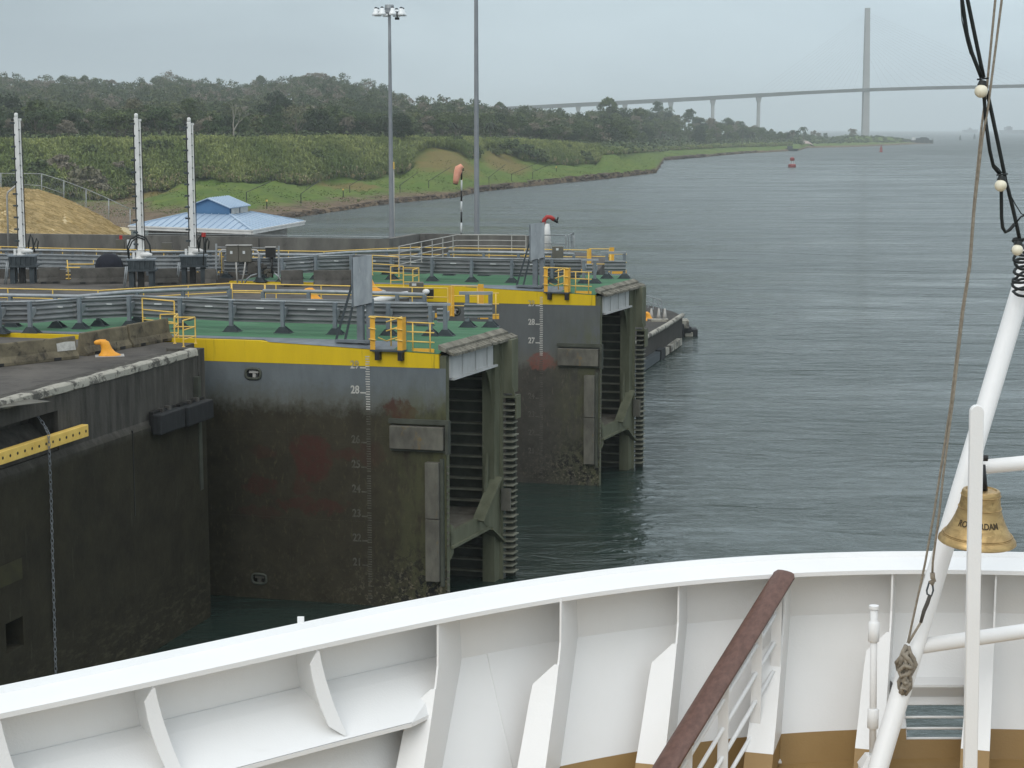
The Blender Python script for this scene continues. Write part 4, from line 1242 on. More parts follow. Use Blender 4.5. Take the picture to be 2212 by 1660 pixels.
def guard_far(label):
    g = thing('guard_rail', label, 'guard rail')
    for s in FARP:
        MB().tube(s, .085, 9).build('top_pipe', M['galv'], g, True)
        for p in resample(s, 2.05)[0:] + [s[-1]]:
            b = Vector((p.x, p.y, ZD)); guard_post(b, 1.33, g, True, False)
        corrugated([p - OFF * .22 for p in s], OFF, ZD + .38, ZD + 1.05, 3).build('beam', M['beam'], g, 'auto')
    return g
def end_rail(label):
    """short bent length of guard rail at the mitred end with its high cross bar"""
    g = thing('guard_rail', label, 'guard rail')
    L_ = lambda x, y: toG(at(x, y, z=ZD))
    p = [L_(1008, 708), L_(1058, 708)]
    a, b = p
    corrugated([a + (a - b) * .1, b + (b - a) * .1], (OFF), ZD + .42, ZD + 1.02, 3, .05).build('beam', M['beam'], g, 'auto')
    MB().bar(a + (a - b) * .35 + UP * 1.46 + OFF * .12, b + (b - a) * .1 + UP * 1.46 + OFF * .12, .16, .13).build('cross_bar', M['galv'], g)
    for q_ in (a, b): guard_post(q_ + OFF * .12, 1.44, g, True, False)
    for x, y in ((930, 726), (962, 726)):
        guard_post(L_(x, y), 1.25, g)
    c, d = L_(922, 725) + OFF * .1, L_(972, 725) + OFF * .1
    MB().bar(c + UP * 1.27, d + UP * 1.27, .14, .10).build('cross_bar', M['galv'], g)
    c, d = L_(944, 712), L_(965, 712)
    corrugated([c, d], OFF, ZD + .3, ZD + .9, 3, .04).build('beam', M['beam'], g, 'auto')
    return g
def cage(label):
    """yellow ladder-head cage hung on the front edge"""
    g = thing('ladder_cage', label, 'ladder cage')
    zb = 10.36
    A = lambda px: (963 - px) / 55.3
    x0, x1 = A(797), A(872)
    F_ = lambda a, b, dz: G(a, b, zb + dz)
    MB().add(*_hx(G, x1, x0, -.22, .55, zb - .02, zb + .04)).build('platform', M['dark_grey'], g)
    for a in (x0 - .30, x1 + .12):
        MB().add(*_hx(G, a - .09, a + .09, -.24, .10, zb - .36, zb - .02)).build('bracket', M['dark_metal'], g)
    for a, sgn in ((x0 - .12, 1), (x1 + .14, -1)):
        MB().add(*_hx(G, a - .09, a + .09, -.20, -.18, zb + .05, zb + 1.34)).add(*_hx(G, a + sgn * .09, a + sgn * .11, -.2, .15, zb + .05, zb + 1.34)).build('plate_post', M['orange_y'], g)
    for dz in (.45, .88, 1.32):
        for a, w in ((x0 - .12, .15), (x1 + .14, .15)):
            MB().tube([F_(a - w, -.235, dz - .02), F_(a + w, -.235, dz + .02)], .025, 6).build('rail', M['yellow'], g, True)
    for a in (x0 - .52, x1 + .52):
        MB().tube([F_(a, .55, 0), F_(a, .55, 1.22)], .03, 7).build('post', M['yellow'], g, True)
    MB().tube([F_(x0, -.2, 1.36), F_(x1, -.2, 1.32)], .028, 7).build('rail', M['yellow'], g, True)
    for dz in (.42, .82, 1.18):
        MB().tube([F_(x0 - .36, .45, dz - .10), F_(x1 + .40, .62, dz + .10)], .026, 7).build('rail', M['yellow'], g, True)
    MB().tube([F_(x0 - .2, .1, .5), F_(x0 - .38, .45, .32)], .022, 6).build('rail', M['yellow'], g, True)
    # side rail running on toward the mitre
    zs = 10.32
    s0, s1 = A(873), A(934)
    for dz in (.42, .80, 1.17):
        MB().tube([G(s0, .12, zs + dz), G(s1, .14, zs + dz - .02)], .026, 7).build('rail', M['yellow'], g, True)
    for a in (A(886), A(925)):
        MB().tube([G(a, .13, zs), G(a, .13, zs + 1.18)], .028, 7).build('post', M['yellow'], g, True)
    MB().add(*_hx(G, s1, s0 - .2, .12, .14, zs + .0, zs + .15)).build('toe_board', M['orange_y'], g)
    return g
M['orange_y'] = pm('yellow_plate_paint', (0.74, 0.40, 0.045), (0.62, 0.33, 0.04), 3, .55, 0, stain=(0.30, 0.18, 0.05), stain_amt=(.64, .78))
def sign_panel(label):
    """galvanised board on two stout legs, propped from behind"""
    g = thing('marker_board', label, 'marker board')
    A = lambda px: (963 - px) / 54.5
    a1, a0 = A(747), A(784)
    z0, z1 = 12.02, 14.05
    pts = [G(a1, .42, z1 - .08), G(a0, .62, z1), G(a0, .62, z0 + .16), G(a1, .42, z0)]
    MB().plate(pts, Vector((0, -.05, 0))).build('board', M['galv_panel'], g)
    MB().plate([G(a1 + .02, .40, z1 - .10), G(a1 + .06, .40, z1 - .10), G(a1 + .06, .40, z0 - .02), G(a1 + .02, .40, z0 - .02)], Vector((0, -.16, 0))).build('side_flange', M['grey_paint'], g)
    for px, b in ((757, .55), (774, .72)):
        a = A(px); MB().add(*_hx(G, a - .12, a + .12, b, b + .2, ZD - .02, z0 + .3)).build('leg', M['grey_paint'], g)
    MB().add(*_hx(G, A(782), A(705), .35, .6, ZD - .015, ZD + .09)).build('base_rail', M['grey_paint'], g)
    MB().bar(G(A(704), .5, ZD + .05), G(A(748), .68, 13.5), .09, .09).build('brace', M['dark_grey'], g)
    MB().bar(G(A(722), .6, ZD + .05), G(A(750), .72, 13.0), .09, .09).build('brace', M['dark_grey'], g)
    return g
def yellow_walk(label):
    g = railing('handrail', label, 'handrail', YEL, 1.35, (.30,), 2.15, .026, M['yellow'])
    railing('', None, None, YEL2, 1.35, (.33, .66), 1.2, .026, M['yellow'], root=g)
    L_ = lambda x, y, z: toG(at(x, y, z=z))
    # plate post between, toe board and the last panel out by the mitre
    q_ = YEL2[0]
    MB().box(Vector((q_.x, q_.y, 11.3)), (.26, .03, 1.36)).build('plate_post', M['orange_y'], g)
    q_ = YEL2[1]
    MB().box(Vector((q_.x - .1, q_.y, 11.5)), (.26, .03, 1.2)).build('plate_post', M['orange_y'], g)
    MB().bar(YEL[-1] - UP * 1.22, YEL[-1] - UP * 1.22 + (YEL[-1] - YEL[-2]).normalized() * -1.0, .03, .2).build('toe_board', M['orange_y'], g)
    e0, e1 = L_(1032, 634, 11.75), L_(1078, 634, 11.75)
    for dz in (0, .48, .95): MB().tube([e0 - UP * dz, e1 - UP * dz], .026, 7).build('mid_rail', M['yellow'], g, True)
    for t in (0.02, .85): MB().tube([e0.lerp(e1, t), e0.lerp(e1, t) - UP * 1.15], .028, 7).build('post', M['yellow'], g, True)
    MB().bar(e0 - UP * 1.07 + (e1 - e0) * .1, e1 - UP * 1.07, .03, .16).build('toe_board', M['orange_y'], g)
    return g
def yellow_gate(label):
    g = thing('rail_gate', label, 'rail gate')
    L_ = lambda x, y: toG(at(x, y, z=11.4 if False else 12.0 - (y - 613) * .0195))
    for px in (500, 572):
        p = toG(at(px, 613, z=12.0)); MB().tube([p, p - UP * 1.35], .04, 7).build('post', M['yellow'], g, True)
    a, b = toG(at(502, 614, z=12.0)), toG(at(571, 615, z=12.0))
    sh = -OFF * .25
    MB().tube([a + sh - UP * .28, b + sh - UP * .28], .03, 7).tube([a + sh - UP * .72, b + sh - UP * .72], .03, 7).tube([a + sh - UP * .28, a + sh - UP * .72], .03, 7).tube([b + sh - UP * .28, b + sh - UP * .72], .03, 7).build('frame', M['yellow'], g, True)
    return g
place(guard_near('corrugated guard rail along the front of the nearer lock gate deck'), TIP1)
place(guard_far('pipe topped guard rail along the back of the nearer lock gate deck'), TIP1)
place(end_rail('short bent guard rail at the outer end of the nearer gate deck'), TIP1)
place(cage('yellow ladder cage hung on the front edge of the nearer gate'), TIP1)
place(sign_panel('tall mottled grey board on legs standing on the nearer gate'), TIP1)
place(yellow_walk('long yellow handrail along the back edge of the nearer gate'), TIP1)
place(yellow_gate('square yellow swing gate in the handrail behind the nearer guard rail'), TIP1)
place(guard_near('corrugated guard rail along the front of the farther lock gate deck'), TIP2)
place(guard_far('pipe topped guard rail along the back of the farther lock gate deck'), TIP2)
place(end_rail('short guard rail at the outer end of the farther gate deck'), TIP2)
place(cage('yellow ladder cage hung on the front edge of the farther gate'), TIP2)
place(sign_panel('plain grey board on legs standing on the farther gate'), TIP2)
place(yellow_walk('long yellow handrail along the back edge of the farther gate'), TIP2)
# ------------------------------------------------------------------ our own ship's bow
ZR = HC - 3.4                            # top of the bulwark
ship = thing('ship', 'white ship bow with framed bulwark and tan painted deck in the foreground', 'ship', (0, 0, 0))
out_px = [(-420, 1580), (-200, 1536), (0, 1493.5), (200, 1452), (400, 1409), (652, 1357), (796, 1327.5), (1040, 1280), (1212, 1248.5), (1327, 1239), (1504, 1221), (1700, 1208.5), (1858, 1201.5), (2000, 1200), (2212, 1201.5), (2330, 1206)]
out_px[9] = (1350, 1234.5)
in_px = [(-420, 1632), (-200, 1588), (0, 1546), (200, 1502), (400, 1458.5), (680, 1395.5), (885, 1354), (943, 1343), (1209, 1296.5), (1464, 1257), (1680, 1241), (1858, 1235), (2000, 1234), (2212, 1235.5), (2330, 1240)]
def smooth_curve(pts, n):
    P = np.array([[p.x, p.y] for p in pts]); s = np.concatenate([[0], np.cumsum(np.linalg.norm(np.diff(P, axis=0), axis=1))])
    # light polynomial fit keeps the sheer line fair
    u = np.linspace(0, s[-1], n); cx = np.polyfit(s, P[:, 0], 5); cy = np.polyfit(s, P[:, 1], 5)
    return [Vector((float(np.polyval(cx, t)), float(np.polyval(cy, t)), 0)) for t in u]
OUT = smooth_curve([at(x, y, z=ZR) for x, y in out_px], 90)
INN = smooth_curve([at(x, y, z=ZR - .01) for x, y in in_px], 90)
# the bow closes symmetrically outside the frame to the right
def extend(c, n=40):
    c = list(c); d = (c[-1] - c[-2]); L = 0.16
    h = math.atan2(d.y, d.x)
    for k in range(n):
        h -= .016 + .0016 * k; c.append(c[-1] + Vector((math.cos(h), math.sin(h), 0)) * L)
    return c
OUT = extend(OUT)
def normals(c):
    out = []
    for i in range(len(c)):
        d = (c[min(i + 1, len(c) - 1)] - c[max(i - 1, 0)]).normalized(); out.append(Vector((d.y, -d.x, 0)))
    return out
NRM = normals(OUT)                      # inward
def capw(i):
    p = OUT[i]
    if i < 90:
        best = min(((q - p).length for q in INN))
        return max(.30, min(.6, best - .03))
    return .44
CW = [capw(i) for i in range(len(OUT))]
CW = list(np.convolve(np.pad(CW, 6, 'edge'), np.ones(13) / 13, 'valid'))
def S(i, d, z):
    """ship section: point i along the rail, d metres inboard of its outer edge, z below the rail"""
    i0 = int(max(0, min(len(OUT) - 2, math.floor(i)))); t = i - i0
    p = OUT[i0].lerp(OUT[i0 + 1], t); n = NRM[i0].lerp(NRM[i0 + 1], t)
    q = p + n * d
    return Vector((q.x, q.y, ZR + z))
NS = len(OUT)
def loft(mb, prof, i0=0, i1=NS - 1, closed=False, step=1):
    idx = list(range(i0, i1 + 1, step)); m_ = len(prof(i0)); vs = []
    for i in idx: vs += [S(i, d, z) for d, z in prof(i)]
    fs = []
    for a in range(len(idx) - 1):
        for j in range(m_ - (0 if closed else 1)):
            j2 = (j + 1) % m_
            fs.append((a * m_ + j, (a + 1) * m_ + j, (a + 1) * m_ + j2, a * m_ + j2))
    return mb.add(vs, fs)
ZK, ZB, ZDK = -.46, -1.30, -1.52         # knuckle, paint boundary, deck
D0, DB, DD = .05, .42, .50
mb = MB(); loft(mb, lambda i: [(-.02, -.05), (-.02, .02), (.0, .036), (.028, .036), (.045, .0), (CW[i] - .03, -.004), (CW[i], -.012), (CW[i], -.045), (CW[i] - .02, -.045), (CW[i] - .03, -.03), (.05, -.035), (.02, -.07)], closed=True)
mb.build('rail_cap', M['white'], ship, 'auto')
def dplate(z):
    return float(np.interp(z, [-1.6, ZDK, ZB, ZK, 0], [.54, DD, DB, D0, D0 + .05]))
# where the chock opening sits
def i_of(px, z=0.0, off=.2):
    best = min(range(NS), key=lambda i: abs(1106 + FPX * S(i, off, z).x / (S(i, off, z).y * CP + (HC - ZR - z) * SP) - px))
    return best
iA, iB = i_of(1948, -1.2, .3), i_of(2096, -1.2, .3)
holes = []
mb = MB()
zs = [-.03, -.2, ZK, -.75, -1.0, -1.10, -1.36, -1.36]
zs = [-.03, -.2, ZK, -.75, -1.0, -1.13, -1.30]
def grid(mb, zs, i0=0, i1=NS - 1, hole=None):
    for i in range(i0, i1):
        for j in range(len(zs) - 1):
            zm = (zs[j] + zs[j + 1]) / 2
            if hole and hole[0] <= i < hole[1] and hole[2] < zm < hole[3]: continue
            mb.add([S(i, dplate(zs[j]), zs[j]), S(i + 1, dplate(zs[j]), zs[j]), S(i + 1, dplate(zs[j + 1]), zs[j + 1]), S(i, dplate(zs[j + 1]), zs[j + 1])], [(0, 1, 2, 3)])
HOLE = (iA, iB, -1.38, -1.13)
grid(mb, [-.03, -.2, ZK], 0, NS - 1)
mb.build('upper_strake', M['white'], ship)
mb = MB(); grid(mb, [ZK, -.75, -1.0, -1.13, ZB], 0, NS - 1, HOLE); mb.build('lower_strake', M['white'], ship)
mb = MB(); grid(mb, [ZB, -1.38, ZDK], 0, NS - 1, HOLE)
loft(mb, lambda i: [(DD, ZDK), (DD + .10, ZDK - .02), (DD + .8, ZDK - .025)])
mb.build('waterway', M['brown_deck'], ship)
# deck sheet inboard of the waterway
mb = MB()
ring = [S(i, DD + .8, ZDK - .025) for i in range(0, NS, 3)]
dk = [(p.x, p.y) for p in ring] + [(ring[-1].x + .5, 4.0), (9, -2), (-6, -2)]
mb.prism(dk, ZR + ZDK - .08, ZR + ZDK - .025)
mb.build('deck', M['brown_deck'], ship)
# hull side outside, falling away to the water
mb = MB(); loft(mb, lambda i: [(-.02, -.05), (.0, -.5), (.12, -1.6), (1.6, -6), (2.8, -11), (3.4, -ZR - 1.0)], step=2)
def hullfix(mb):
    return mb
hull = mb.build('hull_side', M['white'], ship)
hull_me = hull.data
# cut the chock opening through the hull side as well: drop the faces behind it
import bmesh
bm = bmesh.new(); bm.from_mesh(hull_me)
hp = [S(i, 0, 0) for i in range(iA - 2, iB + 3)]
kill = [f for f in bm.faces if any((f.calc_center_median().xy - h.xy).length < .45 for h in hp) and ZR - 6 < f.calc_center_median().z < ZR - .6]
bmesh.ops.delete(bm, geom=kill, context='FACES'); bm.to_mesh(hull_me); bm.free()
# chock frame and bars
mb = MB()
for z in (-1.13, -1.38):
    mb.tube([S(i, dplate(z) - .02, z) for i in range(iA, iB + 1)], .012, 8)
for i in (iA, iB):
    mb.tube([S(i, dplate(z) - .02, z) for z in np.linspace(-1.13, -1.38, 5)], .012, 8)
mb.build('chock_frame', M['white'], ship, True)
for z in (-1.215, -1.295):
    MB().tube([S(i, dplate(z) + .015, z) for i in range(iA, iB + 1)], .011, 7).build('chock_bar', M['white'], ship, True)
mb = MB()
loft(mb, lambda i: [(dplate(-.93), -.93), (dplate(-.93) + .17, -.94), (dplate(-.93) + .17, -.96), (dplate(-1.06) + .01, -1.07)], iA - 1, iB + 1)
mb.build('chock_lintel', M['white'], ship)

AX = Vector((ax.x, ax.y, 0)).normalized()
def hit(p, z, dirv):
    """distance from p along dirv (outboard) to the bulwark plate at depth z"""
    d = dplate(z); best = None
    for i in range(NS - 1):
        a, b = S(i, d, 0), S(i + 1, d, 0)
        ex, ey = b.x - a.x, b.y - a.y; den = dirv.x * ey - dirv.y * ex
        if abs(den) < 1e-9: continue
        t = ((a.x - p.x) * ey - (a.y - p.y) * ex) / den; u = ((a.x - p.x) * dirv.y - (a.y - p.y) * dirv.x) / den
        if 0 <= u <= 1 and t > -1.0 and (best is None or abs(t) < abs(best)): best = t
    return best if best is not None else .4
def frame(px, py, flange=True):
    T0 = at(px, py, z=ZR - .03)
    zl = [-.03, -.2, -.35, -.45, -.55, -.65, -.75, -.85, -.95, -1.05, -1.15, -1.3, -1.5]
    inner = lambda z: -.53 * max(0., (-z - .33) / .97) ** 1.22
    web = MB(); th = Vector((AX.y, -AX.x, 0)) * .014
    def seg(z0, z1, mat_mb):
        q = []
        for z in (z0, z1):
            a = T0 + AX * inner(z); h = T0 + AX * (hit(T0, z, AX) + .01)
            q.append((Vector((a.x, a.y, ZR + z)), Vector((h.x, h.y, ZR + z))))
        mat_mb.plate([q[0][0], q[0][1], q[1][1], q[1][0]], th)
    for k in range(11): seg(zl[k], zl[k + 1], web)
    w = web.build('stay_web', M['white'], ship, 'auto')
    low = MB(); seg(-1.3, -1.5, low)
    if flange:
        fl = MB(); side = Vector((-AX.y, AX.x, 0))       # to the left, seen from us
        zf = [-.50, -.64, -.75, -.85, -.97, -1.1, -1.2, -1.3]; wd = [.02, .165, .175, .18, .185, .19, .195, .20]
        for k in range(7):
            q = []
            for z, w_ in ((zf[k], wd[k]), (zf[k + 1], wd[k + 1])):
                a = T0 + AX * inner(z); a = Vector((a.x, a.y, ZR + z)); q.append((a + th, a + side * w_))
            fl.plate([q[0][0], q[0][1], q[1][1], q[1][0]], -AX * .014)
        fl.build('stay_flange', M['white'], ship, 'auto')
        q = []
        for z in (-1.3, -1.5):
            a = T0 + AX * inner(z); a = Vector((a.x, a.y, ZR + z)); q.append((a + th, a + side * .20))
        low.plate([q[0][0], q[0][1], q[1][1], q[1][0]], -AX * .014)
    low.build('stay_foot', M['brown_deck'], ship)
for px, py in ((943, 1343), (1209, 1296.5), (1464, 1257), (1694, 1240.5), (1926, 1235), (2150, 1235.5), (2360, 1242)):
    frame(px, py)
# three shallow frames square to the shell, standing on a stringer
zS = -.66
i_end = i_of(930, zS, .5) - 2
def dstr(i): return CW[i] + .14
mb = MB(); loft(mb, lambda i: [(dplate(zS), zS), (dstr(i), zS), (dstr(i), zS - .03), (dstr(i) - .015, zS - .03), (dstr(i) - .015, zS - .015), (dplate(zS), zS - .015)], 0, i_end)
mb.build('stringer', M['white'], ship)
mb = MB(); loft(mb, lambda i: [(D0 + .01, ZK + .06), (D0 + .13, ZK + .005), (dstr(i) - .002, zS + .004)], 0, i_end)
T943 = at(943, 1343, z=ZR - .03); cI = T943 + AX * (-.10); hd = hit(T943, ZK, AX)
B1 = T943 + AX * hd; B2 = T943 + AX * (hd - .20)
zq = lambda v, z: Vector((v.x, v.y, ZR + z))
mb.plate([S(i_end, D0 + .01, ZK + .06), zq(B1, ZK + .06), zq(B2, ZK + .005), S(i_end, D0 + .13, ZK + .005)], (0, 0, -.01))
mb.plate([S(i_end, D0 + .13, ZK + .005), zq(B2, ZK + .005), zq(cI, zS + .004), S(i_end, dstr(i_end) - .002, zS + .004)], (0, 0, -.01))
mb.bar(S(i_end, dstr(i_end) - .008, zS - .014), zq(cI, zS - .014), .016, .03)
mb.build('shelf_panel', M['white'], ship)
for px in (2, 333, 684):
    i = i_of(px, -.03, CW[10] - .02)
    n_ = NRM[i]; tg = Vector((-n_.y, n_.x, 0))
    if tg.x > 0: tg = -tg
    pt = lambda z, d: S(i, d, z) - tg * (.14 * max(0., min(1., z / zS)) ** 1.3)
    ins = lambda z: float(np.interp(z, [zS, -.5, -.2, 0], [dstr(i) - .02, CW[i] + .05, CW[i] - .01, CW[i] - .02]))
    mb = MB()
    zz = [-.03, -.15, -.3, -.45, zS + .01]
    for k in range(4):
        mb.plate([pt(zz[k], ins(zz[k])), pt(zz[k], dplate(zz[k])), pt(zz[k + 1], dplate(zz[k + 1])), pt(zz[k + 1], ins(zz[k + 1]))], tg * .014)
    mb.build('stay_web', M['white'], ship, 'auto')
    fl = MB(); zf = [-.06, -.14, -.25, -.35, -.45, -.56, zS + .02]; wd = [.012, .085, .095, .10, .10, .10, .02]
    vs = []
    for z, w_ in zip(zf, wd):
        a = pt(z, ins(z) + .012); vs += [a - tg * .002, a + tg * w_, a + tg * w_ - n_ * .014, a - tg * .002 - n_ * .014]
    fs = [(4 * k + j, 4 * k + (j + 1) % 4, 4 * k + 4 + (j + 1) % 4, 4 * k + 4 + j) for k in range(len(zf) - 1) for j in range(4)] + [(0, 1, 2, 3), tuple(range(4 * len(zf) - 4, 4 * len(zf)))]
    fl.add(vs, fs)
    fl.build('stay_flange', M['white'], ship, 'auto')
# small fittings
for px, z0_, z1_ in ((1082, ZK, ZB),):
    i = i_of(px, -.8, .2); MB().tube([S(i, dplate(z) + .002, z) for z in np.linspace(z0_, z1_, 6)], .003, 5).build('weld_seam', M['white'], ship, True)
i = i_of(655, 0, 0)
MB().box(S(i, -.005, .045), (.045, .02, .06)).build('rail_lug', M['white'], ship)
p = at(903, 1542, Y=12.05)
mb = MB(); mb.tube([p + Vector((-.05, 0, -.03)), p + Vector((-.055, -.04, .03)), p + Vector((0, -.06, .055)), p + Vector((.05, -.04, .025)), p + Vector((.045, 0, -.04)), p + Vector((0, -.02, -.065))], .013, 8)
mb.tube([p + Vector((-.035, .03, .01)), p + Vector((-.03, -.05, -.01))], .03, 8)
mb.build('lashing_eye', M['white'], ship, True)

# the inclined wooden handrail and its stanchions
hr = thing('wooden_handrail', 'varnished wooden handrail on white stanchions sloping down from the bulwark', 'handrail', at(1690, 1650, Y=13.0))
R0, R1 = at(1697, 1238, Y=13.25), at(1418, 1690, Y=12.05)
dirr = (R1 - R0).normalized(); sdv = dirr.cross(UP).normalized(); upv = sdv.cross(dirr).normalized()
prof = [(-.085, -.012), (-.088, .008), (-.07, .026), (-.03, .034), (.03, .034), (.07, .026), (.088, .008), (.085, -.012), (.05, -.028), (-.05, -.028)]
mb = MB(); vs = []
segs = [0, .015, .5, 1.0]
for t in segs:
    k = .82 if t == 0 else 1.0
    for a, b in prof: vs.append(R0.lerp(R1, t) + sdv * a * k * 1.10 + upv * b * k * 1.1)
m_ = len(prof); fs = [(i_ * m_ + j, i_ * m_ + (j + 1) % m_, (i_ + 1) * m_ + (j + 1) % m_, (i_ + 1) * m_ + j) for i_ in range(len(segs) - 1) for j in range(m_)]
fs += [tuple(range(m_)), tuple(range(3 * m_, 4 * m_))]
mb.add(vs, fs); mb.build('wood_rail', M['wood'], hr, 'auto')
MB().bar(R0 - upv * .034, R1 - upv * .034, .07, .014, up=tuple(upv)).build('flat_bar', M['white'], hr)
for t, px in ((.085, 0), (.245, 0), (.51, 0), (.79, 0)):
    p = R0.lerp(R1, t) - upv * .04
    b = Vector((p.x, p.y, ZR + ZDK + (.03)))
    mb = MB(); mb.bar(p, b, .078, .02, up=tuple(AX)); mb.box(b + UP * .005, (.12, .08, .012)); mb.build('stanchion', M['white'], hr)
for k in range(4):
    dz = .22 + k * .225
    a, b = R0.lerp(R1, .085) - UP * (dz - .02), R0.lerp(R1, 1.0) - UP * dz
    MB().tube([a, b], .017, 8).build('lower_rail', M['white'], hr, True)

# hatch-dog like pipe stand beside the foremast
st = thing('pipe_stand', 'short white pipe with two sleeves standing by the bulwark left of the mast', 'pipe stand', (at(1885, 1650, Y=12.6).x, 12.6, ZR + ZDK))
b = at(1885, 1650, Y=12.6); tp = at(1888, 1312, Y=12.6)
MB().tube([b, tp], .026, 10).build('pipe', M['white'], st, True)
MB().tube([tp - UP * .012, tp + UP * .012], .036, 12).build('cap', M['white'], st, 'auto')
for f in (.845, .29):
    c = b.lerp(tp, f); MB().tube([c - UP * .085, c - UP * .07, c + UP * .07, c + UP * .085], [.02, .042, .042, .02], 12).build('sleeve', M['white'], st, True)
MB().hexa([b + Vector(p) for p in ((-.10, -.08, -.02), (.10, -.08, -.02), (.10, .08, -.02), (-.10, .08, -.02), (-.05, -.05, .07), (.05, -.05, .07), (.05, .05, .07), (-.05, .05, .07))]).hexa([Vector((b.x - .09, b.y - .09, ZR + ZDK - .02)), Vector((b.x + .09, b.y - .09, ZR + ZDK - .02)), Vector((b.x + .09, b.y + .09, ZR + ZDK - .02)), Vector((b.x - .09, b.y + .09, ZR + ZDK - .02)), b + Vector((-.09, -.09, -.02)), b + Vector((.09, -.09, -.02)), b + Vector((.09, .09, -.02)), b + Vector((-.09, .09, -.02))]).build('foot', M['white'], st)

# ------------------------------------------------------------------ A-frame foremast
mast = thing('foremast', 'white tubular A shaped foremast with cross pipes at the bow', 'mast', at(1864, 1770, z=ZR + ZDK))
L0 = at(1864, 1770, z=ZR + ZDK); L1 = at(2204, 632, Y=13.45)
Lt = L0.lerp(L1, 1.0)
APX = L0.lerp(L1, 1.34)
MB().tube([L0, L0.lerp(L1, .5), L1, APX], [.072, .074, .076, .076], 18).build('leg', M['white'], mast, 'auto')
MB().tube([L0 + UP * .0, L0 + UP * .02], .14, 18).build('base_flange', M['white'], mast, 'auto')
spread = 2 * (APX.x - L0.x)
R_0 = Vector((L0.x + spread, L0.y + spread * .45, L0.z))
MB().tube([R_0, R_0.lerp(APX, .5), APX - Vector((0, 0, .02))], .073, 18).build('leg', M['white'], mast, True)
MB().ball(APX, .09, 14, 10).build('head_fitting', M['white'], mast, True)
def proj_y(p):
    d = p.y * CP - (p.z - HC) * SP; u = p.y * SP + (p.z - HC) * CP
    return 830 - FPX * u / d
for yy in (1397, 1012):
    t = min(np.linspace(0, 1.3, 400), key=lambda t_: abs(proj_y(L0.lerp(APX, float(t_) / 1.34)) - yy)) / 1.34
    MB().tube([L0.lerp(APX, float(t)), R_0.lerp(APX, float(t))], .056, 16).build('cross_pipe', M['white'], mast, True)
# rust weep where the wiring is lashed at the top
MB().tube([L0.lerp(L1, .985), L0.lerp(L1, 1.0)], .074, 18).build('top_band', M['conduit'], mast, True)

# ------------------------------------------------------------------ bell and its post
YB = 11.75
bp = thing('bell_post', 'white flat bar post with rounded top in front of the brass bell', 'post', at(2100, 1700, Y=YB))
top, bot = at(2112, 876, Y=YB), at(2099, 1700, Y=YB)
bot = Vector((bot.x, YB, ZR + ZDK))
hw = .0465
pl = []
for t in np.linspace(0, math.pi, 9): pl.append(top + Vector((-hw * math.cos(t), 0, -hw + hw * math.sin(t))))
pl = pl + [bot + Vector((hw, 0, 0)), bot + Vector((-hw, 0, 0))]
MB().plate(pl, (0, .045, 0)).build('flat_bar', M['white'], bp, 'auto', bevel=.006)
MB().tube([at(2095, 990, Y=YB + .08) , at(2133, 990, Y=YB + .08)], .022, 10).build('pivot_bolt', M['dark_metal'], bp, 'auto')
MB().tube([at(2112, 992, Y=YB + .03), at(2112, 992, Y=13.0)], .03, 10).build('hanger_arm', M['white'], bp, True)
bl = thing('ship_bell', 'large aged brass ship bell with engraved name hanging behind the white post', 'bell', at(2108, 1170, Y=12.28))
bc = at(2110, 1172, Y=12.28)
hz = .40
prof = [(.0, -.005), (.22, -.005), (.262, .0), (.274, .010), (.270, .030), (.252, .052), (.236, .066), (.215, .100), (.190, .145), (.168, .195), (.152, .245), (.142, .290), (.136, .335), (.134, .375), (.126, .388), (.108, .392), (.104, .384), (.05, .386), (.0, .388)]
tilt = Vector((.03, -.06, 1)).normalized()
qt = Vector((0, 0, 1)).rotation_difference(tilt)
mb = MB(); mb.lathe((0, 0, 0), prof, 48)
mb.v = [tuple(qt @ Vector(v) + bc) for v in mb.v]
mb.build('bell_body', M['brass'], bl, 'auto')
mb = MB()
for z_, r_, w_ in ((.066, .238, .006), (.058, .246, .005), (.262, .1495, .004), (.352, .137, .004)):
    vs = [qt @ Vector((r_ * math.cos(t), r_ * math.sin(t), z_)) + bc for t in np.linspace(0, 2 * math.pi, 49)]
    MB().tube(vs, w_, 6, False).build('moulding', M['brass'], bl, True)
MB().tube([bc + qt @ Vector((0, 0, .385)), Vector((bc.x + .01, bc.y, at(2112, 1003, Y=12.3).z))], [.045, .03], 10).build('crown', M['dark_metal'], bl, True)
M['engraved'] = pm('engraved_letters', (0.07, 0.05, 0.025), None, 5, .7)
def bell_text(body, z_c, size, sq):
    vs, fs = text_mesh(body, size, .002)
    xs = [v.x for v in vs]; cx = (min(xs) + max(xs)) / 2
    out = []
    zs_ = [p[1] for p in prof[2:14]]; rs_ = [p[0] for p in prof[2:14]]
    for v in vs:
        z = z_c + v.y
        r = float(np.interp(z, zs_, rs_)) + .0015 + max(0, v.z)
        rm = float(np.interp(z_c, zs_, rs_))
        th = -math.pi / 2 + (v.x - cx) * sq / rm - .27
        out.append(qt @ Vector((r * math.cos(th), r * math.sin(th), z)) + bc)
    MB().add(out, fs).build('lettering', M['engraved'], bl)
bell_text('ROTTERDAM', .165, .058, .86)
bell_text('2021', .105, .042, .8)

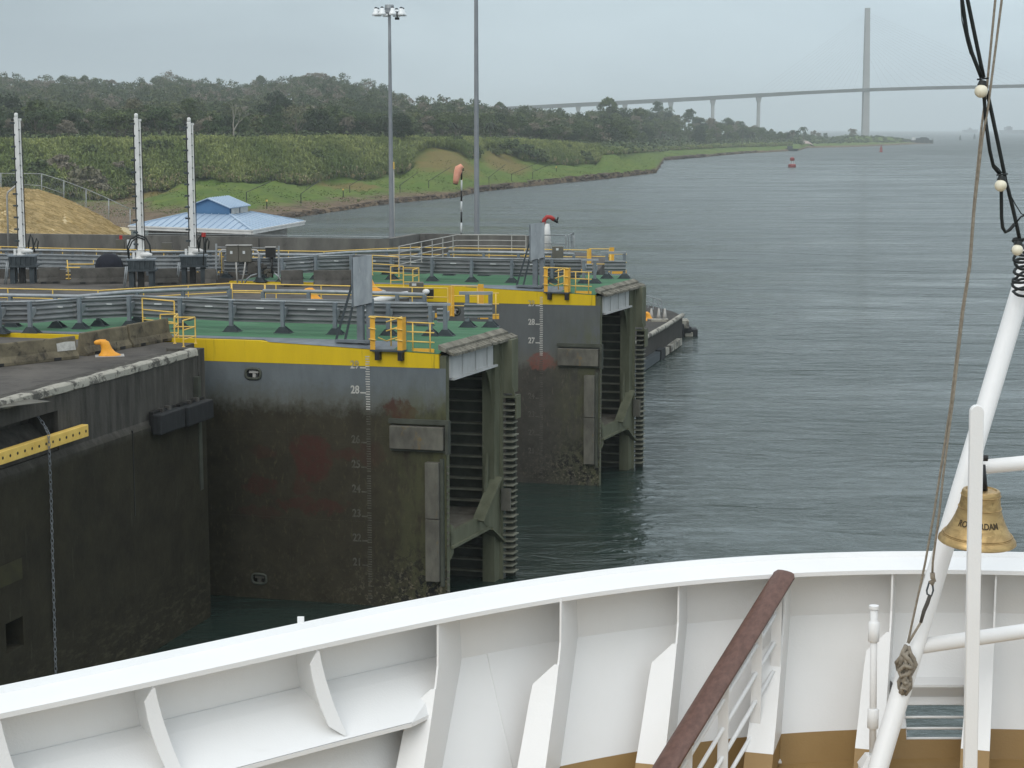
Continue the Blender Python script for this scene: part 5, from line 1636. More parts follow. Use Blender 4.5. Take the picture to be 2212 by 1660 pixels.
# ------------------------------------------------------------------ halyards, knot, string lights
def ropeline(pxs, Ys, r, n=7):
    pts = [at(x, y, Y=Y) for (x, y), Y in zip(pxs, Ys)]
    return pts
hal = thing('halyard', 'pair of grey flag halyards made fast in a knot on the foremast leg', 'rope', at(1954, 1450, Y=12.6))
r1 = [(2196, -560), (2155, -60), (2150, 0), (2132, 187), (2120, 277), (2103, 450), (2094, 572), (2078, 672), (2054, 872), (2031, 1022), (2018, 1107), (1999, 1214), (1991, 1252), (1962, 1384), (1957, 1400)]
r2 = [(2212, -560), (2170, -60), (2164, 0), (2134, 235), (2122, 300), (2105, 452), (2096, 574), (2081, 672), (2058, 872), (2038, 1022), (2029, 1107), (2015, 1214), (2014, 1240)]
MB().tube([at(x, y, Y=12.0 + .5 * y / 1400) for x, y in r1], .0085, 8).build('rope', M['rope'], hal, True)
MB().tube([at(x, y, Y=11.98 + .5 * y / 1400) for x, y in r2], .0085, 8).build('rope', M['rope'], hal, True)
Yk = 12.42
MB().tube([at(x, y, Y=Yk) for x, y in ((2014, 1238), (2015, 1250), (2018, 1254), (2010, 1258), (2016, 1262))], .018, 8).build('splice', M['rope'], hal, True)
MB().tube([at(x, y, Y=Yk) for x, y in ((2008, 1256), (2002, 1276), (2003, 1284), (2012, 1288), (2016, 1276), (2014, 1256))], .007, 7).build('snap_hook', M['dark_grey'], hal, True)
MB().tube([at(x, y, Y=Yk) for x, y in ((2009, 1286), (2003, 1304), (1996, 1320), (1989, 1345))], [.014, .016, .015, .012], 8).build('swivel', M['barrier_grey'], hal, True)
MB().tube([at(x, y, Y=Yk) for x, y in ((1989, 1345), (1975, 1368), (1962, 1390))], .0095, 8).build('rope', M['rope'], hal, True)
kn = MB(); rk = random.Random(3)
def kp(x, y, d=0): return at(x, y, Y=Yk - .02 + d)
kn.tube([kp(1957, 1396), kp(1951, 1408, -.05), kp(1947, 1420, -.06), kp(1937, 1432), kp(1940, 1446, .03), kp(1952, 1450, -.07), kp(1970, 1448, -.05), kp(1978, 1436), kp(1972, 1420, .04), kp(1960, 1412, -.06), kp(1948, 1424, -.08), kp(1944, 1444, -.03)], .0175, 8)
kn.tube([kp(1962, 1398), kp(1966, 1412, -.04), kp(1974, 1424, -.06), kp(1976, 1440, -.04), kp(1966, 1458, -.06), kp(1952, 1462, -.08), kp(1944, 1452, -.04)], .0175, 8)
kn.tube([kp(1958, 1402, .02), kp(1956, 1424, -.09), kp(1960, 1446, -.09), kp(1966, 1468, -.06), kp(1966, 1486, -.05), kp(1956, 1500, -.06), kp(1944, 1492, -.05), kp(1942, 1474, -.05), kp(1952, 1456, -.09)], .0175, 8)
kn.tube([kp(1950, 1456, -.04), kp(1960, 1472, -.09), kp(1950, 1484, -.09), kp(1944, 1498, -.06), kp(1952, 1506, -.05), kp(1962, 1492, -.09), kp(1952, 1470, -.10), kp(1960, 1452, -.1)], .0165, 8)
kn.tube([kp(1949, 1412, -.08), kp(1962, 1424, -.11), kp(1972, 1440, -.10), kp(1962, 1456, -.11), kp(1946, 1462, -.10), kp(1942, 1450, -.08), kp(1954, 1438, -.12), kp(1970, 1444, -.12)], .0165, 8)
kn.tube([kp(1946, 1466, -.08), kp(1956, 1478, -.11), kp(1964, 1476, -.10), kp(1958, 1490, -.11), kp(1948, 1486, -.10), kp(1950, 1500, -.09)], .0165, 8)
kn.build('knot', M['rope'], hal, True)
cl = MB(); cl.tube([kp(1953, 1506, -.05), kp(1962, 1486, -.03)], .012, 8); cl.tube([kp(1966, 1420, .02), kp(1974, 1416, -.04)], .012, 8)
cl.build('cleat', M['white'], mast, True)

sl = thing('string_lights', 'string of round white festoon bulbs on black cable running up from the foremast', 'string lights', at(2198, 560, Y=12.2))
def sp(p, d=0.0): return [at(x, y, Y=11.95 + d + .3 * y / 600) for x, y in p]
MB().tube(sp([(2030, -560), (2072, -60), (2078, 0), (2089, 76), (2099, 114), (2110, 142), (2120, 168)]), .0135, 8).build('cable', M['cable'], sl, True)
MB().tube(sp([(2022, -560), (2080, -60), (2090, 0), (2110, 97), (2119, 140), (2125, 168)], .03), .0135, 8).build('cable', M['cable'], sl, True)
MB().tube(sp([(2075, 5), (2078, 45), (2088, 90), (2096, 118)], -.02), .004, 5).build('thin_wire', M['cable'], sl, True)
MB().tube(sp([(2122, 180), (2126, 212), (2130, 268), (2138, 325), (2146, 360), (2160, 377)]), .0125, 8).build('cable', M['cable'], sl, True)
MB().tube(sp([(2126, 180), (2134, 206), (2155, 305), (2169, 372), (2172, 392)], .03), .0135, 8).build('cable', M['cable'], sl, True)
MB().tube(sp([(2130, 270), (2139, 325), (2146, 354), (2158, 366), (2164, 374)], -.02), .004, 5).build('thin_wire', M['cable'], sl, True)
MB().tube(sp([(2164, 388), (2163, 420), (2163.5, 470), (2166, 492), (2172, 502), (2181, 497), (2192, 484)]), .0125, 8).build('cable', M['cable'], sl, True)
MB().tube(sp([(2170, 384), (2178, 410), (2189, 455), (2197, 490), (2203, 520)], .03), .0135, 8).build('cable', M['cable'], sl, True)
MB().tube(sp([(2178, 412), (2192, 440), (2206, 462), (2224, 470)], .02), .004, 5).build('thin_wire', M['cable'], sl, True)
MB().tube(sp([(2196, 480), (2206, 468), (2220, 464)], .02), .006, 5).build('thin_wire', M['cable'], sl, True)
for x, y, r in ((2119.5, 197.5, .0445), (2161.5, 401.5, .041), (2197.5, 540.5, .039)):
    c = at(x, y, Y=11.9 + .3 * y / 600)
    bb = MB().ball(c, r, 20, 12).build('bulb', M['bulb'], sl, True)
    MB().tube([c + Vector((.006, .01, r * .86)), c + Vector((.012, .015, r * 1.55))], [.032, .024], 10).build('socket', M['cable'], sl, 'auto')
    MB().tube([c + Vector((-.03, 0, r * 1.75)), c + Vector((.05, .02, r * 1.95))], .006, 5).build('cable_tie', M['cable'], sl, True)
mb = MB(); pth = []; rc = random.Random(8); jr = [rc.uniform(.75, 1.35) for _ in range(112)]; ja = 0
for k in range(110):
    t = k / 109; c = at(2201 + 12 * t, 520 + 118 * t, Y=12.3 + 1.05 * t); a = t * 2 * math.pi * 8 + .5 * math.sin(k * .31); c = c + Vector((0, 0, .022 * math.sin(k * .47)))
    pth.append(c + Vector((math.cos(a) * (.03 + .05 * t) * jr[k // 3], math.sin(a) * (.03 + .05 * t) * jr[k // 3], 0)))
mb.tube(pth, .011, 7); mb.build('lashing', M['cable'], sl, True)
# ------------------------------------------------------------------ gear on the near wall
def barrier(p, q, h, label, mat, group=None, patch=False, wid=.62):
    p, q = Vector(p), Vector(q)
    root = thing('concrete_barrier', label, 'barrier', (p + q) / 2, group)
    d = (q - p); d.z = 0; d.normalize(); n = Vector((d.y, -d.x, 0))
    if n.y > 0: n = -n                    # towards us
    prof = [(.0, 0), (-wid, 0), (-wid, .12), (-wid * .72, .34), (-wid * .60, h - .04), (-wid * .56, h), (-wid * .40, h), (-wid * .36, h - .04), (-wid * .25, .34), (0, .12)]
    vs = []
    k = 7
    for i in range(k):
        for a, z in prof:
            t = i / (k - 1)
            b = p.lerp(q, t) + n * (-a - wid) * -1 * -1
            vs.append(p.lerp(q, t) + n * (a + wid) + UP * z + Vector((0, 0, (random.uniform(-.012, .012) if z > .2 else 0))))
    m_ = len(prof)
    fs = [(i * m_ + j, i * m_ + (j + 1) % m_, (i + 1) * m_ + (j + 1) % m_, (i + 1) * m_ + j) for i in range(k - 1) for j in range(m_)] + [tuple(range(m_)), tuple(range((k - 1) * m_, k * m_))]
    MB().add(vs, fs).build('body', mat, root, bevel=.02)
    L = (q - p).length
    for t in (.22, .78):
        c = p.lerp(q, t); MB().bar(c + n * (wid + .005) + UP * .07 - d * .15, c + n * (wid + .005) + UP * .07 + d * .15, .03, .11).build('slot_shade', M['dark_metal'], root)  # solid dark bars: the shade of a lifting slot given as colour
    if patch:
        a, b = p.lerp(q, .80), p.lerp(q, .985)
        g = lambda z: n * (wid * (.28 + .36 * 0) + .012)
        MB().plate([a + n * (wid * .772) + UP * .33, b + n * (wid * .772) + UP * .33, b + n * (wid * .69) + UP * (h - .18), (a + b) / 2 + n * (wid * .69) + UP * (h - .16), a + n * (wid * .69) + UP * (h - .2)], n * .012).build('whitewash_patch', M['paint_white'], root)
    return root
Z1 = 10.5
barrier(at(-70, 796, z=Z1), at(152, 772, z=Z1), .82, 'mossy concrete barrier with a white patch on its end, left edge of the near wall', M['barrier'], patch=True)
barrier(at(160, 768, z=Z1), at(258, 750, z=Z1), .86, 'mossy concrete barrier directly behind the orange bollard on the near wall', M['barrier'])
barrier(at(262, 750, z=Z1), at(347, 734, z=Z1), .90, 'mossy concrete barrier beside the small yellow corner railing on the near wall', M['barrier'])

def bollard(c, s, ang, label, group=None):
    """hook shaped mooring bitt: flared foot, leaning neck, horn to one side"""
    root = thing('mooring_bollard', label, 'bollard', c, group)
    prof_path = [((0.10, 0, -.01), .44, .30), ((.08, 0, .05), .40, .27), ((.03, 0, .14), .27, .20), ((-.02, 0, .28), .20, .17), ((-.06, 0, .42), .18, .165), ((-.12, 0, .54), .19, .16), ((-.18, 0, .60), .14, .11), ((-.19, 0, .62), .05, .04)]
    vs = []; fs = []; n = 16
    for (p, a, b) in prof_path:
        for k in range(n):
            t = 2 * math.pi * k / n; vs.append(Vector((p[0] + a * math.cos(t), b * math.sin(t), p[2])))
    m_ = len(prof_path)
    fs = [(i * n + k, i * n + (k + 1) % n, (i + 1) * n + (k + 1) % n, (i + 1) * n + k) for i in range(m_ - 1) for k in range(n)] + [tuple(range(n)), tuple(range((m_ - 1) * n, m_ * n))]
    rz = Matrix.Rotation(ang, 3, 'Z')
    def tr(v): return rz @ (Vector(v) * s) + Vector(c)
    mb = MB(); mb.add([tr(v) for v in vs], fs)
    mb.tube([tr((-.06, 0, .50)), tr((-.24, 0, .53)), tr((-.40, 0, .515)), tr((-.47, 0, .505))], [.13 * s, .105 * s, .085 * s, .05 * s], 12)
    mb.build('bitt', M['orange'], root, True)
    MB().plate([tr((-.45, -.36, 0)), tr((.62, -.36, 0)), tr((.62, .36, 0)), tr((-.45, .36, 0))], (0, 0, .012)).build('base_plate', M['conduit'], root)
    return root
bollard(at(232, 769, z=Z1), 1.0, .25, 'orange hooked mooring bollard in front of mossy barriers on the near wall')
bollard(at(678, 649, z=Z1), 1.0, .25, 'orange bollard half hidden behind the nearer gate guard rail')
bollard(at(800, 629, z=Z1), 1.25, .25, 'orange bollard on the quay right beside the grey marker board')
railing('handrail', 'small yellow zigzag corner railing at the end of the near wall', 'handrail', [at(x, y, z=11.55) for x, y in ((346, 680), (384, 679), (376, 686), (421, 686), (395, 693))], 1.05, (.36, .72), 30, .028, M['yellow'])
for x, y in ((384, 679), (376, 686), (421, 686)):
    p = at(x, y, z=11.55); mb = MB().tube([p, p - UP * 1.04], .028, 7).box(p - UP * 1.04, (.12, .12, .02))
    r_o = [o for o in COL.objects if o.get('label', '').startswith('small yellow zigzag')][0]
    mb.build('post', M['yellow'], r_o, 'auto')
railing('handrail', 'yellow ladder rail behind the concrete barriers on the near wall', 'handrail', [at(307, 645, z=12.0), at(376, 651, z=12.0)], 1.1, (.42, .80), 30, .028, M['yellow'])
for lb, new in (('small yellow zigzag', 'small yellow zigzag railing on the quay by the farther gate'), ('yellow ladder rail behind', 'yellow ladder rail on the green deck of the farther gate')):
    src = [o for o in COL.objects if o.get('label', '').startswith(lb)][0]
    c_ = copy_tree(src); c_.location = (TIP2 - TIP1) + Vector((.35, .4, .0)); c_['label'] = new
# two grey deck plates and a small bracket by the curb
pl_ = thing('cover_plate', 'worn pale chequer cover plate let into the near wall top', 'cover plate', at(40, 860, z=Z1))
MB().plate([at(0, 868, z=Z1 + .004), at(60, 863, z=Z1 + .004), at(110, 868, z=Z1 + .004), at(0, 882, z=Z1 + .004)], (0, 0, .012)).build('plate', M['fender_face'], pl_)

# yellow drilled timber hung on the wall face
def wp(x, y, d=.0):
    s, z = onwall(x, y, d); return W(s, d, z)
yb = thing('fender_beam', 'long yellow fender beam with a row of holes hung on the lock wall', 'fender', wp(60, 980, .4))
q0, q1, q2, q3 = wp(-120, 995, .42), wp(191, 917, .42), wp(191, 943, .42), wp(-120, 1030, .42)
z_t = (q1.z + at(0, 0, z=0).z); s0, zt0 = onwall(0, 966, .42); s1, zt1 = onwall(191, 917, .42); _, zb1 = onwall(191, 943, .42)
sm_, _ = onwall(105, 940, .42)
for a, b in ((s1, sm_ - .01), (sm_ + .01, s0 + .1), (s0 + .12, s0 + 3)):
    mb = MB(); wbox(mb, a, b, .17, .42, zb1, zt1); mb.build('beam_length', M['yellow_beam'] if 'yellow_beam' in M else M['yellow'], yb, bevel=.02)
k = s1 + .18
while k < s0 + 1:
    c = W(k, .423, (zt1 + zb1) / 2)
    MB().tube([c - nx * .01, c + nx * .002], .05, 10).build('hole', M['dark_metal'], yb)  # flat dark discs, painting the shade inside drilled holes
    k += .42
# black rubber fenders
def rubber(x0, x1, y0, label):
    s0_, z0_ = onwall(x1, y0, .16); s1_, _ = onwall(x0, y0, .16)
    r_o = thing('rubber_fender', label, 'fender', W((s0_ + s1_) / 2, .16, z0_), None)
    mb = MB(); wbox(mb, s0_, s1_, .24, .62, z0_ - .72, z0_ + .02); mb.build('block', M['rubber'], r_o, bevel=.05)
    mb = MB(); wbox(mb, s0_ + .1, s1_ - .1, .1, .26, z0_ - .6, z0_ + .10); mb.build('backing', M['dark_metal'], r_o)
    for t in (.3, .6):
        s_ = s0_ + (s1_ - s0_) * t; mb = MB(); wbox(mb, s_, s_ + .16, .12, .36, z0_ + .02, z0_ + .16); mb.build('hanger', M['barrier_grey'], r_o)
rubber(322, 376, 880, 'left one of two black rubber fender blocks near the lock wall end')
rubber(381, 438, 862, 'right one of two black rubber fender blocks at the lock wall end')
# chain
ch = thing('chain', 'thin grey chain hanging down the lock wall across the yellow beam', 'chain', wp(75, 885, 0))
path = [wp(72, 884, -.5), wp(82, 900, -.3), wp(97, 921, .0), wp(105, 938, .50), wp(106, 965, .50), wp(110, 1060, .30), wp(115, 1250, .26), wp(121, 1470, .24), wp(124, 1560, .24)]
pts = resample(path, .165)
mb = MB()
for i in range(len(pts) - 1):
    a, b = pts[i], pts[i + 1]; d = (b - a).normalized(); sd = (nx if i % 2 else ax); sd = (sd - d * sd.dot(d)).normalized(); c = (a + b) / 2
    loop = []
    for t in range(9):
        th = 2 * math.pi * t / 8; loop.append(c + d * (.115 * math.cos(th)) + sd * (.045 * math.sin(th)))
    mb.tube(loop, .012, 5, False)
mb.build('links', M['pole'], ch, True)
# crack-like rust lines, faded notice plate on the wall
npl = thing('faded_notice', 'faded dull yellow plate low on the lock wall at the left edge', 'notice', wp(20, 1218, .17))
a0, b0 = onwall(-30, 1205, .17); a1, b1_ = onwall(46, 1200, .17)
mb = MB(); wbox(mb, a1, a0, .165, .185, b1_ - .75, b1_ - .08); mb.build('plate', pm('dull_yellow_plate', (0.042, 0.039, 0.016), (0.030, 0.028, 0.014), 2, .9), npl)
wl_ = MB(); s_, z_ = onwall(287, 930, .165); wbox(wl_, s_, s_ + .05, .14, .175, z_ - 3.1, z_); o = wl_.build('seam', M['dark_metal'], lw)

# ------------------------------------------------------------------ rising-stem machines (three tall white masts)
def machine(c, label, group, hgt, hose):
    root = thing('gate_machine', label, 'gate machine', (0, 0, 0), group)
    def B(x0, x1, y0, y1, z0, z1): return MB().span((x0, y0, z0), (x1, y1, z1))
    lean = Vector((-.010, 0, 0))
    for sx in (-.62, .42):
        for sy in (-.45, .35):
            B(sx, sx + .26, sy, sy + .26, 0, .95).build('leg', M['dark_grey'], root)
    B(-.80, .86, -.62, .66, .92, 1.02).build('flange', M['dark_grey'], root)
    B(-.66, .72, -.52, .56, 1.02, 1.50).build('gearbox', M['dark_grey'], root)
    for x in (-.60, -.34, -.08, .18, .44, .64): B(x, x + .05, -.60, -.52, 1.02, 1.50).build('rib', M['dark_grey'], root)
    B(-.74, .80, -.60, .64, 1.50, 1.57).build('top_plate', M['grey_paint'], root)
    B(-.18, .14, -.2, .2, 0, .92).build('screw', M['dark_metal'], root)
    MB().lathe((-.02, 0, 1.57), [(.30, 0), (.30, .06), (.24, .08), (.20, .42), (.24, .46)], 16).build('collar', M['white_old'], root, 'auto')
    MB().tube([(.02, -.18, 1.78), (.42, -.22, 1.80), (.62, -.22, 1.76)], [.14, .13, .08], 12).build('motor', M['white_old'], root, True)
    B(-.42, -.30, -.2, .05, 1.57, 1.9).build('valve', M['white_old'], root)
    top = hgt
    MB().span((-.14, -.13, 1.9), (.10, .13, top - .25)).build('main_column', M['white_old'], root, bevel=.03)
    MB().tube([(-.02, -.02, top - .28), (-.02, -.02, top - .04), (-.02, -.02, top)], [.10, .10, .04], 12).build('cap', M['white_old'], root, True)
    MB().span((.125, -.05, 1.95), (.20, .08, top - .36)).build('side_tube', M['white_old'], root)
    MB().span((.08, -.08, top - .42), (.24, .12, top - .30)).build('head_bracket', M['white_old'], root)
    MB().span((-.205, -.02, 2.0), (-.145, .08, top - .5)).build('dark_rail', M['dark_metal'], root)
    MB().tube([(.235, .04, 1.9), (.235, .04, top - .9)], .022, 6).build('conduit_line', M['dark_metal'], root, True)
    n = 11
    for k in range(n):
        z = 2.35 + (top - 2.9) * k / (n - 1)
        MB().box((-.22, -.08, z), (.26, .12, .10)).build('clamp', M['dark_grey'], root)
        MB().box((.12, -.11, z + .28), (.06, .05, .06)).build('clamp', M['dark_grey'], root)
    MB().box((-.20, -.06, top - .40), (.16, .14, .08)).build('limit_switch', M['dark_metal'], root)
    if hose == 'loop':
        MB().tube([(-.62, -.1, 1.6), (-.68, -.1, 2.2), (-.5, -.12, 2.62), (-.1, -.16, 2.86), (.30, -.12, 2.7), (.5, -.1, 2.3), (.55, -.1, 1.75)], .045, 8).build('hose', M['cable'], root, True)
        MB().tube([(-.6, -.12, 1.5), (-.62, -.12, 2.1), (-.42, -.14, 2.5), (-.1, -.18, 2.74), (.24, -.14, 2.6)], .035, 8).build('hose', M['cable'], root, True)
    else:
        MB().tube([(.35, -.1, 1.7), (.42, -.1, 2.35), (.52, -.1, 2.72), (.62, -.1, 2.45), (.66, -.1, 2.0), (.72, -.1, 1.7)], .045, 8).build('hose', M['cable'], root, True)
        MB().tube([(.52, -.1, 1.7), (.68, -.1, 2.1), (.85, -.1, 2.5), (.92, -.1, 2.3), (.86, -.1, 1.9)], .035, 8).build('hose', M['cable'], root, True)
        MB().tube([(.40, -.14, 1.7), (.36, -.14, 2.2), (.48, -.14, 2.6)], .03, 8).build('hose', M['cable'], root, True)
    for x in (-.75, -.66): MB().tube([(x, -.62, 1.2), (x - .06, -.62, .7), (x - .16, -.62, 0)], .035, 7).build('pipe', M['galv'], root, True)
    root.location = c; root.rotation_euler = (0, 0, .12)
    return root
machine(at(50, 612, z=Z1), 'tall white stemmed gate machine on a slate stand at the left edge of the quay', None, 9.35, 'bunch')
machine(at(306, 622, z=Z1), 'tall white stemmed gate machine with looped black hoses, middle of the three', None, 9.3, 'loop')
machine(at(418, 612, z=Z1), 'tall white stemmed gate machine nearest the blue roofed pavilion', None, 9.1, 'bunch')
lampr = thing('warning_lamp', 'small red warning lamp beside the right hand white gate machine', 'lamp', at(440, 540, Y=97))
MB().tube([at(440, 512, Y=97), at(440, 503, Y=97)], .12, 10).build('lens', M['red'], lampr, 'auto')
MB().tube([at(440, 580, Y=97), at(440, 512, Y=97)], .03, 8).build('stem', M['dark_metal'], lampr, True)
MB().tube([at(430, 545, Y=97), at(427, 520, Y=97), at(434, 508, Y=97), at(445, 515, Y=97), at(443, 545, Y=97)], .04, 8).build('wire', M['cable'], lampr, True)

# barriers on the quay between the gates
for x0, y0, x1, y1, lb in ((84, 612, 130, 611, 'dark concrete barrier left of the little yellow steps on the quay'), (154, 613, 270, 611, 'long dark concrete barrier below the black heap on the quay'),
                           (334, 614, 386, 613, 'dark concrete barrier between the middle and right white machines'), (446, 615, 470, 615, 'stub of dark concrete barrier beside the cabinet frame on the quay'),
                           (606, 618, 653, 617, 'dark concrete barrier just right of the small black cabinet'), (677, 618, 800, 616, 'dark concrete barrier behind the grey marker board')):
    barrier(at(x0, y0, z=Z1), at(x1, y1, z=Z1), .88, lb, M['barrier_grey'])
hp_ = thing('covered_heap', 'black domed covered heap behind the long dark barrier on the quay', 'heap', at(237, 606, z=Z1))
c = at(237, 606, z=Z1)
mb = MB(); mb.lathe(c, [(.78, 0), (.80, .5), (.78, .9), (.66, 1.22), (.45, 1.42), (.2, 1.52), (.02, 1.54)], 24)
mb.build('cover', pm('navy_tarp', (0.010, 0.012, 0.022), (0.007, 0.008, 0.014), 3, .8, .4, 8), hp_, True)
# yellow steps
stp = thing('yellow_steps', 'small yellow steps with a handrail between the dark quay barriers', 'steps', at(160, 608, z=Z1))
for k in range(4):
    a, b = at(143, 602 - k * 8, Y=97.4), at(173, 602 - k * 8, Y=97.4); MB().bar(a, b, .22, .04).build('tread', M['yellow'] if k != 2 else M['conduit'], stp)
for x in (147,): MB().tube([at(x + 2, 605, Y=97.3), at(x - 2, 562, Y=97.3)], .03, 7).build('post', M['yellow'], stp, True)
MB().tube([at(147, 571, Y=97.3), at(202, 571, Y=97.3), at(202, 563, Y=97.3)], .03, 7).build('rail', M['yellow'], stp, True)
# electrical frame
ef = thing('electrical_cabinet', 'steel frame carrying two olive electrical cabinets and pale bent conduits', 'electrical cabinet', at(520, 612, z=Z1))
YE = 97.2
E_ = lambda x, y, d=0: at(x, y, Y=YE + d)
for x, y in ((467, 527), (602, 532)): MB().bar(E_(x, y), E_(x, 613), .10, .08).build('upright', M['galv'], ef)
MB().tube([E_(467, 534), E_(602, 537)], .02, 6).build('cross_wire', M['galv'], ef)
for x0, x1, y0, y1 in ((490, 515, 531, 566), (516.5, 543, 531, 566)):
    a, b = E_(x0, y1), E_(x1, y0)
    cb = MB().span((a.x, YE - .15, a.z), (b.x, YE + .2, b.z)).build('cabinet', M['cabinet'], ef, bevel=.02)
    m_ = (a + b) / 2; MB().box((m_.x - .05, YE - .16, m_.z + .08), (.13, .02, .16)).build('nameplate', M['louvre'], cb if False else ef)
    MB().span((a.x - .03, YE - .2, b.z), (b.x + .03, YE + .22, b.z + .04)).build('rain_lip', M['conduit'], ef)
a, b = E_(574, 557), E_(595, 535); MB().span((a.x, YE - .12, a.z), (b.x, YE + .15, b.z)).build('black_box', M['dark_metal'], ef, bevel=.02)
MB().span((a.x - .02, YE - .15, b.z), (b.x + .02, YE + .17, b.z + .04)).build('rain_lip', M['conduit'], ef)
MB().tube([E_(587, 557), E_(588, 600)], .07, 8).build('stem', M['dark_metal'], ef, True)
a, b = E_(535, 592), E_(556, 566); MB().span((a.x, YE - .05, a.z), (b.x, YE + .2, b.z)).build('junction_box', M['barrier_grey'], ef, bevel=.02)
MB().tube([E_(491, 540, -.1), E_(480, 540, -.1), E_(475, 546, -.1), E_(474, 575, -.1)], .05, 8).build('conduit', M['conduit'], ef, True)
MB().tube([E_(543, 540, -.1), E_(554, 541, -.1), E_(559, 548, -.1), E_(559, 572, -.1)], .05, 8).build('conduit', M['conduit'], ef, True)
for pth in ([(510, 567), (511, 590), (513, 612)], [(530, 567), (527, 590), (522, 612)], [(556, 592), (542, 596), (533, 604), (528, 613)], [(592, 590), (602, 598), (610, 612)]):
    MB().tube([E_(x, y, -.15) for x, y in pth], .045, 8).build('conduit', M['conduit'] if pth[0][0] < 540 else M['galv'], ef, True)
rr = random.Random(2)
for k in range(7):
    x = rr.uniform(556, 582); y = rr.uniform(572, 596); MB().box(E_(x, y, -.1), (rr.uniform(.15, .4), .2, rr.uniform(.12, .3)), rr.uniform(0, 1)).build('pump_part', M['fender_face'] if k % 2 else M['barrier_grey'], ef, bevel=.02)
wk = thing('winch_box', 'dark cabinet with pale plate on the quay beyond the nearer gate end', 'cabinet', at(897, 650, z=Z1))
Yw = 86.5
a, b = at(884, 646, Y=Yw), at(914, 611, Y=Yw)
MB().span((a.x, Yw, a.z), (b.x, Yw + .5, b.z)).build('cabinet', M['cabinet'], wk, bevel=.02)
MB().span((a.x, Yw - .02, a.z - .75), (b.x, Yw + .48, a.z - .01)).build('pedestal', M['grey_paint'], wk)
MB().box(((a.x + b.x) / 2 - .1, Yw - .01, b.z - .1), (.22, .02, .12)).build('nameplate', M['louvre'], wk)
MB().span((b.x + .15, Yw + .1, a.z), (b.x + .5, Yw + .6, b.z - .35)).build('side_box', M['dark_metal'], wk, bevel=.02)
MB().ball((b.x + .14, Yw, b.z - .45), .14, 10, 8, (1.3, 1, 1)).build('float', M['white_old'], wk, True)
arm = thing('strut_arm', 'pale dirty strut arm lying on the quay behind the nearer guard rail', 'strut arm', at(840, 645, z=Z1))
MB().tube([at(806, 652, z=11.0), at(850, 641, z=11.1), at(880, 637, z=11.15)], .17, 12).build('arm', M['white_old'], arm, True)

# guard rail and handrail running left of the farther gate
gr = thing('guard_rail', 'bright guard rail running across the quay behind the white machines', 'guard rail')
pp = [at(x, y, z=10.5) for x, y in ((-60, 598), (90, 599), (290, 604), (478, 603))]
corrugated(pp, Vector((0, 1, 0)), 10.95, 11.85, 4).build('beam', M['galv'], gr, 'auto')
MB().tube([p + UP * 1.55 for p in pp], .07, 8).build('top_pipe', M['galv'], gr, True)
for p in resample(pp, 2.05): MB().box(p + UP * .8 + Vector((0, .1, 0)), (.14, .14, 1.6)).build('post', M['grey_paint'], gr)
p2 = [p + Vector((0, 2.6, 0)) for p in pp]
MB().tube([p + UP * 1.35 for p in p2], .08, 8).build('back_pipe', M['galv'], gr, True)
for p in resample(p2, 2.05): MB().box(p + UP * .65, (.13, .13, 1.3)).build('post', M['grey_paint'], gr)
railing('handrail', 'yellow handrail along the foot of the dark parapet on the left', 'handrail', [at(x, y, z=12.0) for x, y in ((-60, 531), (79, 536), (291, 540), (478, 545))], 1.2, (.35, .7), 2.2, .028, M['yellow'])

# ------------------------------------------------------------------ parapet, railings and the back of the quay
par = thing('parapet_wall', 'long dark concrete parapet wall closing the back of the quay', 'wall', at(500, 512, z=12.3))
ppx = [(-140, 503), (0, 505), (300, 509), (840, 517), (906, 505.5), (1020, 507), (1140, 510)]
top = [at(x, y, z=12.35) for x, y in ppx]
mb = MB()
for i in range(len(top) - 1):
    a, b = top[i], top[i + 1]; d = (b - a).normalized(); n = Vector((-d.y, d.x, 0))
    if n.y < 0: n = -n
    mb.hexa([Vector((a.x, a.y, 8.0)), Vector((b.x, b.y, 8.0)), Vector((b.x, b.y, 8.0)) + n * .45, Vector((a.x, a.y, 8.0)) + n * .45, a, b, b + n * .45, a + n * .45])
mb.build('wall', M['parapet'], par)
for x in (560, 652, 735):
    i0 = at(x, 515, z=12.3); MB().box((i0.x, i0.y - .12, 11.4), (.05, .10, 1.8)).build('joint', M['dark_metal'], par)
jt = MB(); jt.tube([t + UP * .12 + Vector((0, .2, 0)) for t in top[2:4]], .02, 6)
jt.build('top_wire', M['galv'], par)
railing('handrail', 'pale three bar handrail climbing to the parapet corner', 'handrail', [at(x, y, z=12.75) for x, y in ((862, 533), (920, 521), (986, 508), (1060, 508), (1136, 509))], 1.15, (.28, .56, .84), 2.0, .03, M['conduit'])
railing('handrail', 'grey handrail round the red fire monitor stand', 'handrail', [at(x, y, z=12.6) for x, y in ((1150, 508), (1222, 509), (1222.5, 512))], 1.15, (.45,), 2.1, .032, M['galv'])
railing('handrail', 'small grey hooped ladder rail right of the fire monitor', 'handrail', [at(x, y, z=12.6) for x, y in ((1228, 508), (1238, 504), (1240, 515))], 1.1, (.4,), 1.2, .035, M['galv'])
sb = thing('switch_box', 'small pale switch box on the parapet behind the black heap', 'switch box', at(265, 545, z=11.5))
a = at(265, 528, Y=108.6); MB().box((a.x + .5, 108.6, a.z), (.42, .25, .55)).build('box', M['louvre'], sb); MB().box((a.x - .15, 108.6, a.z - .1), (.5, .3, .8)).build('drum', M['cabinet'], sb)
MB().tube([(a.x - .1, 108.6, a.z + .3), (a.x - .1, 108.6, a.z + .55)], .1, 8).build('lens', M['red'], sb)
sb2 = thing('switch_box', 'olive switch box on the quay behind the handrail left of the right machine', 'switch box', at(361, 560, z=10.5))
